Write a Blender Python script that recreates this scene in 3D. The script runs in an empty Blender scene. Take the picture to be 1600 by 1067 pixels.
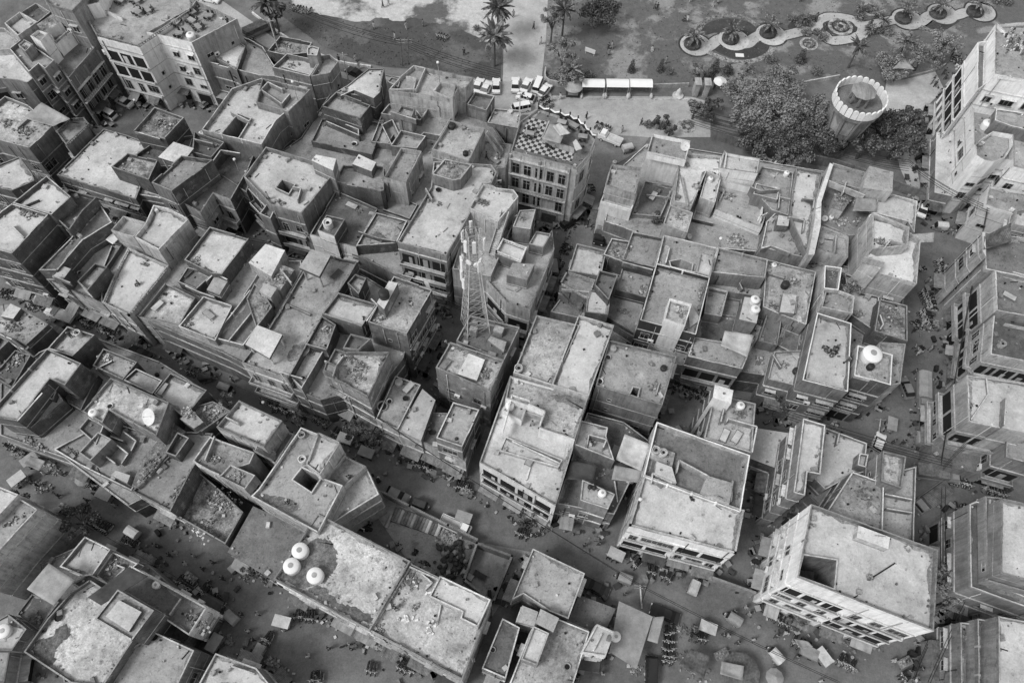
import bpy, bmesh, math, random
from mathutils import Vector, Matrix
from mathutils.geometry import tessellate_polygon
random.seed(7)
SC = bpy.context.scene
COL = SC.collection
R = math.radians
# ---------------------------------------------------------------- camera
H = 110.0
F = 1192.84
RT = Vector((0.99864871, 0.04596548, 0.02424741))
UP = Vector((-0.05196886, 0.88328605, 0.46594526))
FW = Vector((0.0, 0.46657575, -0.88448125))
cam_data = bpy.data.cameras.new('camera')
cam = bpy.data.objects.new('camera', cam_data)
COL.objects.link(cam)
m = Matrix((RT, UP, -FW)).transposed().to_4x4()
m.translation = Vector((0, 0, H))
cam.matrix_world = m
cam_data.sensor_width = 36.0
cam_data.lens = F / 1600 * 36
cam_data.clip_start = 1.0
cam_data.clip_end = 4000.0
SC.camera = cam
# ---------------------------------------------------------------- light
SUN_EL, SUN_AZ = R(52), R(238)          # azimuth clockwise from +Y: light from the left and below the picture
world = bpy.data.worlds.new('World'); SC.world = world
world.use_nodes = True
wn = world.node_tree
bgn = wn.nodes['Background']
sky = wn.nodes.new('ShaderNodeTexSky'); sky.sky_type = 'NISHITA'; sky.sun_disc = False
sky.sun_elevation = SUN_EL; sky.sun_rotation = SUN_AZ
bw = wn.nodes.new('ShaderNodeRGBToBW')
wn.links.new(sky.outputs[0], bw.inputs[0]); wn.links.new(bw.outputs[0], bgn.inputs[0])
bgn.inputs[1].default_value = 0.15
sd = bpy.data.lights.new('sun', 'SUN'); sd.energy = 1.15; sd.angle = R(16); sd.color = (1, 1, 1)
sun = bpy.data.objects.new('sun', sd); COL.objects.link(sun)
dirv = Vector((math.sin(SUN_AZ) * math.cos(SUN_EL), math.cos(SUN_AZ) * math.cos(SUN_EL), math.sin(SUN_EL)))
sun.rotation_euler = dirv.to_track_quat('Z', 'Y').to_euler()
sun.location = (0, 0, 60)
SC.view_settings.view_transform = 'Standard'; SC.view_settings.look = 'None'
SC.view_settings.gamma = 1.0; SC.view_settings.use_curve_mapping = False
SC.view_settings.exposure = 0.8
# ---------------------------------------------------------------- plan coordinates from the survey of the place
OFFY = (0, 267, 534, 800)
def px(tile, x, y):
    if tile == 'S': return x, y
    if tile == 'C': return 660 + x / 3.232, 330 + y / 3.232
    if tile == 'E': return 1420 + x / 3.333, 20 + y / 3.333
    if tile == 'F': return 1420 + x / 3.333, 320 + y / 3.333
    if tile == 'G': return 1420 + x / 3.556, 560 + y / 3.556
    if tile == 'J': return 1420 + x / 3.475, 760 + y / 3.475
    if tile == 'K': return x / 5.335, y / 5.335
    if tile == 'N': return x / 5.08, 470 + y / 5.08
    if tile == 'V': return 1066 + x / 2.996, y / 2.996
    if tile == 'Q': return x / 3.265, 740 + y / 3.265
    if tile == 'U': return 1160 + x / 4.446, 240 + y / 4.446
    return int(tile[0]) * 400 + x / 4, OFFY[int(tile[1])] + y / 4
def un(x, y, h=0.0):
    d = (x - 800) * RT - (y - 533.5) * UP + F * FW
    k = (H - h) / -d.z
    return Vector((d.x * k, d.y * k, h))
def at(tile, x, y, h=0.0):
    return un(*px(tile, x, y), h)
def scr(v):
    d = Vector(v) - Vector((0, 0, H)); z = d.dot(FW)
    return 800 + F * d.dot(RT) / z, 533.5 - F * d.dot(UP) / z
def pts(tile, s, h):
    return [at(tile, *map(float, q.split(',')), h).to_2d() for q in s.split()]
# ---------------------------------------------------------------- materials
MAT = {}
def material(name, col, var=0.35, scale=0.6, kind='plaster', rough=0.9, bump=0.3, col2=None, spots=0.0):
    m = bpy.data.materials.new(name); m.use_nodes = True
    nt = m.node_tree; N = nt.nodes; L = nt.links
    bs = N['Principled BSDF']; bs.inputs['Roughness'].default_value = rough
    bs.inputs['Specular IOR Level'].default_value = 0.2
    def noise(sc, vec, det=4, ro=0.6):
        n = N.new('ShaderNodeTexNoise'); n.inputs['Scale'].default_value = sc
        n.inputs['Detail'].default_value = det; n.inputs['Roughness'].default_value = ro
        L.new(vec, n.inputs['Vector']); return n.outputs['Fac']
    def mr(v, a, b, c, d):
        r = N.new('ShaderNodeMapRange'); L.new(v, r.inputs[0])
        for i, k in enumerate((a, b, c, d)): r.inputs[i + 1].default_value = k
        return r.outputs[0]
    def mul(a, b, op='MULTIPLY'):
        r = N.new('ShaderNodeMath'); r.operation = op
        for i, k in enumerate((a, b)):
            if isinstance(k, (int, float)): r.inputs[i].default_value = k
            else: L.new(k, r.inputs[i])
        return r.outputs[0]
    tc = N.new('ShaderNodeTexCoord')
    geo = N.new('ShaderNodeNewGeometry')
    oi = N.new('ShaderNodeObjectInfo')
    P = geo.outputs['Position']
    rnd = mr(oi.outputs['Random'], 0, 1, 1 - var * 0.45, 1 + var * 0.45)
    if kind in ('roof',):
        big = mr(noise(0.16 * scale, P, 6, 0.7), 0.32, 0.68, 1 - var, 1 + var)
        mid = mr(noise(0.9 * scale, P, 7, 0.8), 0.32, 0.68, 1 - var * 0.7, 1 + var * 0.5)
        fine = mr(noise(4, P, 6, 0.85), 0.34, 0.66, 1 - var * 0.7, 1 + var * 0.5)
        v = mul(mul(big, mid), fine)
        # dark damp / lichen patches with a shape of their own
        st = mr(noise(0.35, P, 9, 0.8), 0.54, 0.64, 1.0, 1 - spots)
        v = mul(v, st)
        sp = mr(noise(2.6, P, 4, 0.6), 0.60, 0.68, 1.0, 1 - spots)
        v = mul(v, sp)
        hgt = mul(fine, 0.5)
    elif kind == 'mix':
        v = mul(mr(noise(0.9, P, 6, 0.8), .3, .7, .75, 1.25), mr(noise(4, P, 5, .8), .3, .7, .8, 1.2))
        tt = mr(noise(scale, P, 9, 0.62), 0.5, 0.57, 0, 1)
        v = mul(v, mul(mul(tt, spots / col - 1), 1.0, 'ADD')); hgt = v
    elif kind in ('brick', 'block'):
        bt = N.new('ShaderNodeTexBrick'); L.new(tc.outputs['UV'], bt.inputs['Vector'])
        bt.inputs['Scale'].default_value = 1.0
        bt.inputs['Brick Width'].default_value = 0.36 if kind == 'brick' else 0.9
        bt.inputs['Row Height'].default_value = 0.15 if kind == 'brick' else 0.9
        bt.inputs['Mortar Size'].default_value = 0.022
        bt.inputs['Bias'].default_value = -0.2
        bt.inputs['Color1'].default_value = (0.8, 0.8, 0.8, 1); bt.inputs['Color2'].default_value = (1.25, 1.25, 1.25, 1)
        bt.inputs['Mortar'].default_value = (2.2, 2.2, 2.2, 1) if kind == 'brick' else (1.5, 1.5, 1.5, 1)
        b = N.new('ShaderNodeRGBToBW'); L.new(bt.outputs['Color'], b.inputs[0])
        mp = N.new('ShaderNodeMapping'); L.new(tc.outputs['UV'], mp.inputs[0]); mp.inputs['Scale'].default_value = (1, 0.3, 1)
        big = mr(noise(0.35, P, 5, 0.65), 0.3, 0.7, 1 - var, 1 + var)
        stv = mr(noise(1.3, mp.outputs[0], 5, 0.7), 0.35, 0.7, 1 + var * 0.5, 1 - var * 0.8)
        pl = mr(noise(0.5, P, 6, 0.6), 0.60, 0.64, 1.0, 1.9)      # patches of mortar wash
        v = mul(mul(mul(b.outputs[0], big), stv), pl)
        hgt = b.outputs[0]
    elif kind == 'plaster':
        mp = N.new('ShaderNodeMapping'); L.new(tc.outputs['UV'], mp.inputs[0]); mp.inputs['Scale'].default_value = (1.4, 0.16, 1)
        st = mr(noise(1.2, mp.outputs[0], 6, 0.7), 0.42, 0.72, 1.08, 1 - var * 1.1)
        big = mr(noise(0.3, P, 6, 0.65), 0.3, 0.7, 1 - var * 0.8, 1 + var * 0.5)
        fine = mr(noise(4, P, 6, 0.8), 0.33, 0.67, 1 - var * 0.5, 1 + var * 0.35)
        peel = mr(noise(0.8, P, 8, 0.65), 0.60, 0.63, 1.0, 1 - spots)
        v = mul(mul(mul(st, big), fine), peel); hgt = fine
    elif kind == 'corr':
        wv = N.new('ShaderNodeTexWave'); wv.inputs['Scale'].default_value = 1.6; L.new(tc.outputs['UV'], wv.inputs['Vector'])
        w = mr(wv.outputs['Fac'], 0, 1, 0.75, 1.1)
        v = mul(mul(w, mr(noise(0.8, P, 5, 0.7), 0.3, 0.7, 1 - var, 1 + var)), mr(noise(3, P, 5, 0.7), 0.35, 0.7, 1.1, 1 - var)); hgt = w
    else:
        v = mul(mr(noise(scale, P, 5, 0.65), 0.3, 0.7, 1 - var, 1 + var), mr(noise(scale * 7, P, 5, 0.7), 0.3, 0.7, 1 - var * 0.5, 1 + var * 0.5)); hgt = v
    v = mul(mul(v, rnd), col)
    v = mul(mul(v, 0.012, 'MAXIMUM'), 0.86, 'MINIMUM')
    cb = N.new('ShaderNodeCombineColor')
    for i in range(3): L.new(v, cb.inputs[i])
    L.new(cb.outputs[0], bs.inputs['Base Color'])
    if bump:
        bp = N.new('ShaderNodeBump'); bp.inputs['Strength'].default_value = bump; bp.inputs['Distance'].default_value = 0.05
        L.new(hgt, bp.inputs['Height']); L.new(bp.outputs[0], bs.inputs['Normal'])
    MAT[name] = m
    return m
material('brick_dark', 0.07, 0.4, kind='brick')
material('brick_mid', 0.14, 0.4, kind='brick')
material('block_wall', 0.13, 0.25, kind='block')
material('plaster_grey', 0.22, 0.45, spots=0.3)
material('plaster_light', 0.42, 0.45, spots=0.35)
material('plaster_white', 0.72, 0.22, spots=0.15)
material('dark_paint', 0.05, 0.4)
material('concrete', 0.3, 0.4)
material('coping', 0.47, 0.5, kind='roof', spots=0.4)
material('coping_dull', 0.27, 0.5, kind='roof', spots=0.5)
material('roof_light', 0.5, 0.28, kind='roof', spots=0.3)
material('roof_mid', 0.34, 0.38, kind='roof', spots=0.42)
material('roof_dark', 0.16, 0.42, kind='roof', spots=0.45)
material('roof_stained', 0.4, 0.5, kind='roof', spots=0.62, scale=1.1)
material('roof_white', 0.6, 0.22, kind='roof', spots=0.3)
material('roof_rubble', 0.26, 0.75, kind='roof', spots=0.6, scale=4, bump=1.0)
material('dark_glass', 0.02, 0.3, kind='flat', rough=0.25, bump=0)
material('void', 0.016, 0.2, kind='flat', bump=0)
material('frame', 0.3, 0.6, kind='flat', scale=1)
material('wood', 0.16, 0.5, kind='flat', scale=2)
material('tin', 0.15, 0.5, kind='corr', rough=0.6)
material('tin_light', 0.24, 0.35, kind='corr', rough=0.6)
material('steel', 0.3, 0.3, kind='flat', rough=0.5, bump=0)
material('steel_light', 0.6, 0.2, kind='flat', rough=0.5, bump=0)
material('plastic_white', 0.7, 0.06, kind='flat', rough=0.5, bump=0)
material('plastic_black', 0.03, 0.3, kind='flat', rough=0.5, bump=0)
material('plastic_grey', 0.3, 0.3, kind='flat', rough=0.5, bump=0)
material('car_white', 0.8, 0.04, kind='flat', rough=0.3, bump=0)
material('car_black', 0.03, 0.2, kind='flat', rough=0.25, bump=0)
material('car_grey', 0.22, 0.2, kind='flat', rough=0.3, bump=0)
material('rubber', 0.025, 0.2, kind='flat', bump=0)
material('chrome', 0.5, 0.2, kind='flat', rough=0.3, bump=0)
material('cloth_light', 0.45, 0.25, kind='flat', scale=0.8)
material('cloth_mid', 0.28, 0.25, kind='flat', scale=0.8)
material('cloth_dark', 0.06, 0.3, kind='flat', scale=0.8)
material('skin', 0.22, 0.15, kind='flat', bump=0)
material('hair', 0.02, 0.15, kind='flat', bump=0)
material('leaf', 0.18, 0.5, kind='flat', scale=1.2, bump=0)
material('leaf_light', 0.24, 0.5, kind='flat', scale=1.2, bump=0)
material('leaf_dark', 0.075, 0.5, kind='flat', scale=1.2, bump=0)
material('bark', 0.09, 0.4, kind='flat', scale=3)
material('asphalt', 0.15, 0.32, kind='roof', spots=0.2)
material('asphalt_mid', 0.27, 0.3, kind='roof', spots=0.2)
material('asphalt_pale', 0.42, 0.25, kind='roof', spots=0.15)
material('paving', 0.46, 0.22, kind='roof', spots=0.2)
material('grass', 0.085, 0.1, kind='mix', scale=.1, spots=.14, bump=1.0)
material('grass_worn', 0.12, 0.1, kind='mix', scale=.12, spots=.26, bump=1.0)
material('grass_dark', 0.06, 0.3, kind='roof', spots=0.2, scale=2, bump=1.0)
material('sand', 0.5, 0.1, kind='mix', scale=.075, spots=.12)
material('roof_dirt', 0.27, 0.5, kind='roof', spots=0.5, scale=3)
material('stone', 0.42, 0.3, kind='roof', spots=0.4)
material('flowers', 0.3, 0.8, kind='roof', spots=0.8, scale=8)
material('yard_ground', 0.33, 0.3, kind='roof', spots=0.4)
WC = dict(b='brick_dark', B='brick_mid', k='block_wall', p='plaster_grey', l='plaster_light', w='plaster_white', d='dark_paint', c='concrete')
RC = dict(L='roof_light', M='roof_mid', D='roof_dark', S='roof_stained', W='roof_white', R='roof_rubble', T='tin', t='tin_light', C='cloth_light', c='cloth_mid')
# ---------------------------------------------------------------- mesh helpers
def ear(L):
    idx = list(range(len(L))); out = []
    def cr(a, b, c): return (b.x - a.x) * (c.y - a.y) - (b.y - a.y) * (c.x - a.x)
    g = 0
    while len(idx) > 3 and g < 400:
        g += 1; best = None
        for k in range(len(idx)):
            i0, i1, i2 = idx[k - 1], idx[k], idx[(k + 1) % len(idx)]; a, b, c = L[i0], L[i1], L[i2]
            ar = cr(a, b, c)
            if ar <= 1e-9: continue
            ok = True
            for m in idx:
                p = L[m]
                if m in (i0, i1, i2) or (p - a).length < 1e-6 or (p - b).length < 1e-6 or (p - c).length < 1e-6: continue
                if cr(a, b, p) >= -1e-9 and cr(b, c, p) >= -1e-9 and cr(c, a, p) >= -1e-9: ok = False; break
            if ok: best = k; break
        if best is None: best = min(range(len(idx)), key=lambda k: abs(cr(L[idx[k - 1]], L[idx[k]], L[idx[(k + 1) % len(idx)]])))
        k = best; out.append([L[idx[k - 1]], L[idx[k]], L[idx[(k + 1) % len(idx)]]]); idx.pop(k)
    out.append([L[i] for i in idx]); return out
class MB:
    def __init__(s): s.v = []; s.f = []; s.m = []; s.uv = []
    def face(s, vs, mi=0, uv=None):
        b = len(s.v); s.v += [tuple(v) for v in vs]; s.f.append(tuple(range(b, b + len(vs)))); s.m.append(mi)
        s.uv.append(uv or [(v[0], v[1]) for v in vs])
    def wallq(s, a, b, z0, z1, mi=0, u0=0.0):
        a = Vector(a[:2]); b = Vector(b[:2]); l = (b - a).length
        s.face([(a.x, a.y, z0), (b.x, b.y, z0), (b.x, b.y, z1), (a.x, a.y, z1)], mi,
               [(u0, z0), (u0 + l, z0), (u0 + l, z1), (u0, z1)])
    def box(s, c, d, mi=0, M=None, top=None):
        """c centre-bottom, d dims, M matrix, top scale factor of the upper face"""
        hx, hy = d[0] / 2, d[1] / 2; t = top or (1, 1)
        P = [(-hx, -hy, 0), (hx, -hy, 0), (hx, hy, 0), (-hx, hy, 0),
             (-hx * t[0], -hy * t[1], d[2]), (hx * t[0], -hy * t[1], d[2]), (hx * t[0], hy * t[1], d[2]), (-hx * t[0], hy * t[1], d[2])]
        P = [Vector(c) + Vector(p) for p in P]
        if M is not None: P = [M @ p for p in P]
        for q in ((0, 3, 2, 1), (4, 5, 6, 7), (0, 1, 5, 4), (1, 2, 6, 5), (2, 3, 7, 6), (3, 0, 4, 7)):
            a, b2, c2, d2 = [P[i] for i in q]
            l = (b2 - a).length; hh = (d2 - a).length
            s.face([a, b2, c2, d2], mi, [(0, 0), (l, 0), (l, hh), (0, hh)])
    def tube(s, a, b, r, mi=0, n=6, r2=None, cap=True):
        a = Vector(a); b = Vector(b); d = (b - a)
        if d.length < 1e-6: return
        d.normalize(); x = d.orthogonal().normalized(); y = d.cross(x); r2 = r if r2 is None else r2
        A = [a + (x * math.cos(6.28318 * i / n) + y * math.sin(6.28318 * i / n)) * r for i in range(n)]
        B = [b + (x * math.cos(6.28318 * i / n) + y * math.sin(6.28318 * i / n)) * r2 for i in range(n)]
        for i in range(n):
            j = (i + 1) % n; s.face([A[i], A[j], B[j], B[i]], mi)
        if cap: s.face(A[::-1], mi); s.face(B, mi)
    def lathe(s, c, prof, mi=0, n=16, sx=1, sy=1):
        c = Vector(c); rings = []
        for r, z in prof:
            rings.append([c + Vector((r * math.cos(6.28318 * i / n) * sx, r * math.sin(6.28318 * i / n) * sy, z)) for i in range(n)])
        for k in range(len(rings) - 1):
            for i in range(n):
                j = (i + 1) % n; s.face([rings[k][i], rings[k][j], rings[k + 1][j], rings[k + 1][i]], mi)
        if prof[0][0] > 1e-4: s.face(rings[0][::-1], mi)
        if prof[-1][0] > 1e-4: s.face(rings[-1], mi)
    def poly(s, P, z, mi=0, holes=(), down=False):
        loop = [Vector((p[0], p[1], 0)) for p in ccw(P)]
        for h in holes:
            hc = [Vector((p[0], p[1], 0)) for p in ccw(h)][::-1]
            i, j = min(((i, j) for i in range(len(loop)) for j in range(len(hc))), key=lambda q: (loop[q[0]] - hc[q[1]]).length)
            loop = loop[:i + 1] + hc[j:] + hc[:j + 1] + loop[i:]
        tris = ear(loop)
        for tri in tris:
            n = (tri[1] - tri[0]).cross(tri[2] - tri[0]).z
            if (n < 0) != down: tri = tri[::-1]
            s.face([(p.x, p.y, z) for p in tri], mi)
    def prism(s, P, z0, z1, mi=0, mt=None):
        P = ccw(P); n = len(P)
        s.poly(P, z1, mi if mt is None else mt); s.poly(P, z0, mi, down=True)
        u = 0
        for i in range(n):
            s.wallq(P[i], P[(i + 1) % n], z0, z1, mi, u); u += (Vector(P[(i + 1) % n]) - Vector(P[i])).length
    def mesh(s, name, mats, smooth=False):
        me = bpy.data.meshes.new(name); me.from_pydata(s.v, [], s.f)
        for mm in mats: me.materials.append(MAT[mm] if isinstance(mm, str) else mm)
        me.polygons.foreach_set('material_index', s.m)
        uvl = me.uv_layers.new(name='UVMap')
        flat = [c for f in s.uv for u in f for c in u]
        uvl.data.foreach_set('uv', flat)
        if smooth:
            bm = bmesh.new(); bm.from_mesh(me); bmesh.ops.remove_doubles(bm, verts=bm.verts, dist=0.0005)
            for f in bm.faces: f.smooth = True
            bm.to_mesh(me); bm.free()
            try: me.set_sharp_from_angle(angle=R(50))
            except Exception: pass
        return me
    def build(s, name, mats, parent=None, smooth=False):
        return link(name, s.mesh(name, mats, smooth), parent)
def link(name, me, parent=None, loc=None, rz=0):
    o = bpy.data.objects.new(name, me); COL.objects.link(o)
    if parent is not None: o.parent = parent
    if loc is not None: o.location = loc
    if rz: o.rotation_euler = (0, 0, rz)
    return o
def area(P): return sum(P[i][0] * P[(i + 1) % len(P)][1] - P[(i + 1) % len(P)][0] * P[i][1] for i in range(len(P))) / 2
def ccw(P):
    P = [Vector((p[0], p[1])) for p in P]
    return P if area(P) > 0 else P[::-1]
def inset(P, d):
    n = len(P); out = []
    for i in range(n):
        a, b, c = P[i - 1], P[i], P[(i + 1) % n]
        e1 = (b - a).normalized(); e2 = (c - b).normalized()
        n1 = Vector((-e1.y, e1.x)); n2 = Vector((-e2.y, e2.x)); s = n1 + n2
        k = max(0.35, 1 + n1.dot(n2)); out.append(b + s * (d / k))
    return out
def inside(p, P):
    c = False; n = len(P); j = n - 1; x, y = p[0], p[1]
    for i in range(n):
        xi, yi, xj, yj = P[i][0], P[i][1], P[j][0], P[j][1]
        if (yi > y) != (yj > y) and x < (xj - xi) * (y - yi) / (yj - yi) + xi: c = not c
        j = i
    return c
def tag(o, label, cat=None, group=None, kind=None):
    if label: o['label'] = label
    if cat: o['category'] = cat
    if group: o['group'] = group
    if kind: o['kind'] = kind
    return o
def empty(name, loc=(0, 0, 0), rz=0):
    o = bpy.data.objects.new(name, None); COL.objects.link(o); o.location = loc; o.rotation_euler = (0, 0, rz)
    o.empty_display_size = 0.5; return o
def copy_tree(o, parent=None):
    c = o.copy(); COL.objects.link(c); c.parent = parent
    for ch in list(o.children): copy_tree(ch, c)
    return c
# ---------------------------------------------------------------- the buildings: (kind, short phrase, label, wall, street wall, blocks)
# block: (survey tile, height of its parapet, roof, parapet height, outline, options)
BLD = []
def B(*a): BLD.append(a)
# --- upper left quarter
B('house', 'pale round-cornered roof house', 'house with pale cracked roof and white balcony fronts at the left edge', 'p', 'p', [
 ('K', 12, 'L', .3, '-260,560 0,415 120,410 245,570 350,590 225,690 130,665 0,655 -260,700', dict(fs='bal')),
 ('K', 14.5, 'M', .8, '75,405 185,320 330,420 450,500 375,575 320,530 240,600', dict(par=.8)),
 ('K', 16, 'L', .3, '150,375 205,330 275,370 210,430', {})])
B('house', 'stepped house with pale room', 'stepped house with a pale topped upper room beside the columned house', 'l', 'p', [
 ('K', 15.5, 'L', .9, '35,195 165,100 305,185 150,300', {}),
 ('K', 13, 'M', .8, '-60,230 35,235 160,330 80,410 -80,420', {}),
 ('K', 12, 'D', .9, '170,105 300,25 420,100 310,190', {})])
B('house', 'white stair tower house', 'house with tall white stair tower and gridded facade over the parking square', 'w', 'p', [
 ('K', 16.5, 'M', .5, '250,300 320,250 400,280 335,345', dict(w='w')),
 ('K', 11.5, 'D', .5, '395,440 455,360 600,300 760,370 790,400 570,650 520,600', dict(fs='grid', fh=2.8)),
 ('K', 14.2, 'D', .8, '380,240 500,190 590,240 460,350', dict(pv='j', nw=1)),
 ('K', 15.5, 'R', .2, '300,200 435,110 510,190 360,250', {})])
B('apartment_building', 'tall plain-sided block', 'tall pale plain sided apartment block at the upper left edge', 'p', 'p', [
 ('K', 19, 'M', .6, '330,-60 420,-200 720,-220 690,0 600,90 480,60 400,30', {})])
B('hotel_building', 'terrace restaurant building', 'white fronted building with dark railed restaurant terrace behind the parking square', 'w', 'w', [
 ('00', 15.5, 'M', .9, '600,215 500,40 650,-70 1190,-120 1190,60 862,282', dict(pv='j', fs='bal')),
 ('00', 17.5, 'D', .5, '400,-10 470,-120 680,-120 620,20 510,40', {})])
B('hotel_building', 'white terrace hotel', 'bright white four storey building with dining tables on its roof terrace', 'w', 'w', [
 ('00', 15.2, 'M', .9, '915,200 1190,50 1225,0 1482,118 1198,268', dict(w='c', f='w', edges={0: 'w'}))])
B('house', 'bare terrace beside white hotel', 'low concrete house with bare pale terrace right of the white hotel', 'b', 'p', [
 ('00', 10, 'M', .9, '1240,372 1265,300 1500,210 1640,290 1760,480 1610,470', {}),
 ('00', 10.4, 'L', .3, '1330,350 1480,250 1535,290 1480,440', {}),
 ('10', 11, 'R', .9, '70,320 150,225 350,262 320,330 180,345', {})])
B('house', 'corner house by the park road', 'grey corner house with pale terrace roof facing the park road', 'p', 'p', [
 ('10', 12, 'L', .9, '100,422 190,335 400,378 335,478', {}),
 ('10', 12.2, 'M', .9, '402,376 395,350 460,340 515,385 462,455 340,478', dict(fs='bal')),
 ('10', 14, 'M', .3, '320,300 350,288 395,300 380,350 320,345', dict(nw=1))])
B('apartment_building', 'long courtyard terrace house', 'long pale apartment house with roof court and balconies on its right side', 'p', 'l', [
 ('S', 13, 'L', .9, '315,203 362,138 408,122 486,142 431,188 408,226', dict(fs='bal', ho=['345,207 371,176 390,183 370,215'])),
 ('S', 13.6, 'M', .9, '400,160 410,122 485,140 450,175', {})])
B('brick_house', 'low stepped terraces', 'low brick house with dark stepped terraces', 'b', 'p', [
 ('S', 9, 'D', .8, '292,238 303,205 400,228 420,236 400,262 385,300', {}),
 ('S', 12, 'D', .9, '303,205 322,212 350,222 330,246 300,238', {})])
B('warehouse', 'wide bright flat roof', 'low building with one wide bright unbroken roof left of the brick terraces', 'b', 'p', [
 ('S', 8.5, 'L', .3, '88,273 162,201 200,212 244,228 212,311', dict(fs='open'))])
B('house', 'rag strewn roof house', 'small tall house with rags and boards strewn over its roof', 'b', 'l', [
 ('00', 12.5, 'R', .7, '835,820 965,668 1150,735 1030,862', {})])
B('brick_house', 'brick terraces with slab roof', 'brick house of stacked terraces with a concrete slab on posts', 'b', 'p', [
 ('S', 9.5, 'D', .8, '183,262 240,222 335,205 402,228 388,262 360,312 333,302 313,332', dict(f='l', fs='bal')),
 ('S', 11.5, 'R', .8, '174,261 199,239 246,250 232,281', {}),
 ('S', 12.6, 'L', .25, '247,246 271,222 303,232 283,257', dict(z0=12.2)),
 ('S', 13.5, 'M', .9, '236,285 283,243 332,250 268,298', {})])
B('house', 'awning roof house', 'house with a sagging cloth awning on its debris covered roof at the left edge', 'p', 'p', [
 ('00', 10.5, 'S', .8, '-260,780 -80,690 30,600 180,660 325,790 180,925 -60,860 -300,900', {}),
 ('00', 10, 'M', .7, '350,820 440,740 525,735 555,775 412,905', dict(pv='j'))])
B('brick_house', 'pale roof at left edge', 'brick house with a pale cement roof cut by the left edge', 'b', 'b', [
 ('01', 12, 'L', .3, '-160,60 -60,-20 120,-90 200,20 215,60 70,125 0,110', {})])
B('brick_house', 'great brick-sided house', 'great brick sided house with bright cement roofs on the left', 'b', 'b', [
 ('01', 16, 'W', .8, '-220,420 75,203 300,272 72,517 -220,440', {}),
 ('01', 16.2, 'W', .8, '78,200 292,30 442,160 322,272', {}),
 ('01', 14.5, 'D', .8, '330,275 430,112 602,165 510,255 430,370', {}),
 ('01', 12.5, 'D', .4, '240,620 440,420 620,200 700,320 520,430 350,620', dict(nw=1))])
B('house', 'ruined terraces with brick wedge', 'stepped house with unfinished brick rooms over the market street', 'b', 'l', [
 ('01', 9.5, 'M', .8, '285,672 445,590 585,412 760,462 640,640 640,832', {}),
 ('01', 12, 'L', .15, '322,660 392,592 440,610 380,690', {}),
 ('01', 12, 'M', .8, '480,690 592,575 672,600 545,748', {})])
B('house', 'scalloped parapet house', 'house with scalloped upper parapet and white lower terrace', 'l', 'l', [
 ('01', 10, 'W', .7, '640,822 730,610 800,480 1052,592 802,902', dict(pv='j', f='l')),
 ('01', 13, 'M', .9, '692,370 772,280 912,322 835,412', {}),
 ('01', 14, 'L', .9, '838,412 905,330 958,213 1060,235 1175,300 990,492', dict(fs='bal'))])
B('house', 'thin parapet square roof', 'house with a square pale roof and thin parapet over the alley', 'b', 'l', [
 ('01', 12, 'L', .8, '1150,556 1310,348 1556,420 1385,645 1320,640', {}),
 ('01', 10.5, 'D', .7, '1110,692 1170,600 1335,640 1222,742', {})])
B('house', 'stained terrace with white basin', 'house with stained terrace holding a white basin over the market street', 'p', 'l', [
 ('01', 10, 'S', .8, '864,905 1032,700 1222,792 1112,972', {}),
 ('01', 11, 'M', .1, '1290,740 1340,655 1420,690 1370,770', dict(nw=1))])
B('house', 'pale terrace with window frame', 'narrow house with pale terrace and a window frame lying on it', 'p', 'l', [
 ('01', 10.3, 'L', .8, '1112,970 1215,850 1272,782 1450,840 1345,1060 1290,1040', {})])
B('house', 'narrow dark lane roof', 'narrow house with a long dark grey roof', 'p', 'l', [
 ('01', 10, 'D', .8, '1330,1040 1560,742 1720,800 1690,860 1520,1090', {}),
 ('11', 11, 'R', .4, '-60,800 -10,700 60,780 100,850 0,980', dict(nw=1))])
B('house', 'slanting white roof hut', 'house with small white roofed rooms beside the long bare roof', 'l', 'l', [
 ('11', 12, 'W', .2, '-50,570 58,452 178,492 92,655', {}),
 ('11', 11, 'R', .1, '30,720 130,575 240,615 150,745', {}),
 ('11', 12, 'L', .1, '20,750 50,700 130,730 90,790', {}),
 ('11', 9, 'D', .6, '-80,780 60,560 280,560 290,620 90,980', dict(f='p'))])
B('apartment_building', 'long bare roof with canopy', 'long apartment house with bare roof and a slab canopy at its far end', 'b', 'l', [
 ('S', 12, 'M', .7, '377,566 420,513 470,430 487,392 558,409 545,432 500,500 450,592', dict(fs='bal')),
 ('S', 15, 'M', .4, '467,418 486,389 517,399 499,432', dict(z0=14.4)),
 ('S', 14.2, 'L', .3, '383,538 402,508 441,523 421,560', dict(z0=13.7))])
B('house', 'low parapet square roof', 'house with a pale square roof with low parapet beside the bare roof', 'b', 'p', [
 ('11', 13, 'L', .8, '412,892 512,760 752,832 660,972', {}),
 ('11', 13, 'M', .8, '570,700 620,645 690,670 640,770', {}),
 ('11', 12, 'R', .8, '300,1080 412,905 500,960 440,1120', {})])
B('brick_house', 'tall block-walled house', 'tall house with blank panelled right wall and black water tank room', 'k', 'b', [
 ('11', 15, 'S', .8, '700,942 770,810 860,655 1100,742 942,1018', {}),
 ('11', 17, 'L', .1, '755,822 830,685 885,700 800,862', dict(nw=1))])
B('house', 'narrow strip roof house', 'narrow house with strip roof and balcony over the market street', 'p', 'l', [
 ('12', 11, 'M', .7, '190,195 330,-10 430,45 285,290', {}),
 ('12', 7.5, 'M', .5, '285,290 345,150 430,110 490,320 480,370', {})])
B('brick_house', 'bright rubble roof brick block', 'brick block with bright lime patched roof and a row of dark openings', 'B', 'B', [
 ('12', 14, 'S', .8, '414,186 494,42 560,60 832,62 700,346', {}),
 ('12', 14.5, 'D', .8, '540,40 590,-50 720,-20 640,50', {}),
 ('12', 15, 'M', .3, '420,180 440,120 510,150 500,210', dict(nw=1))])
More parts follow.
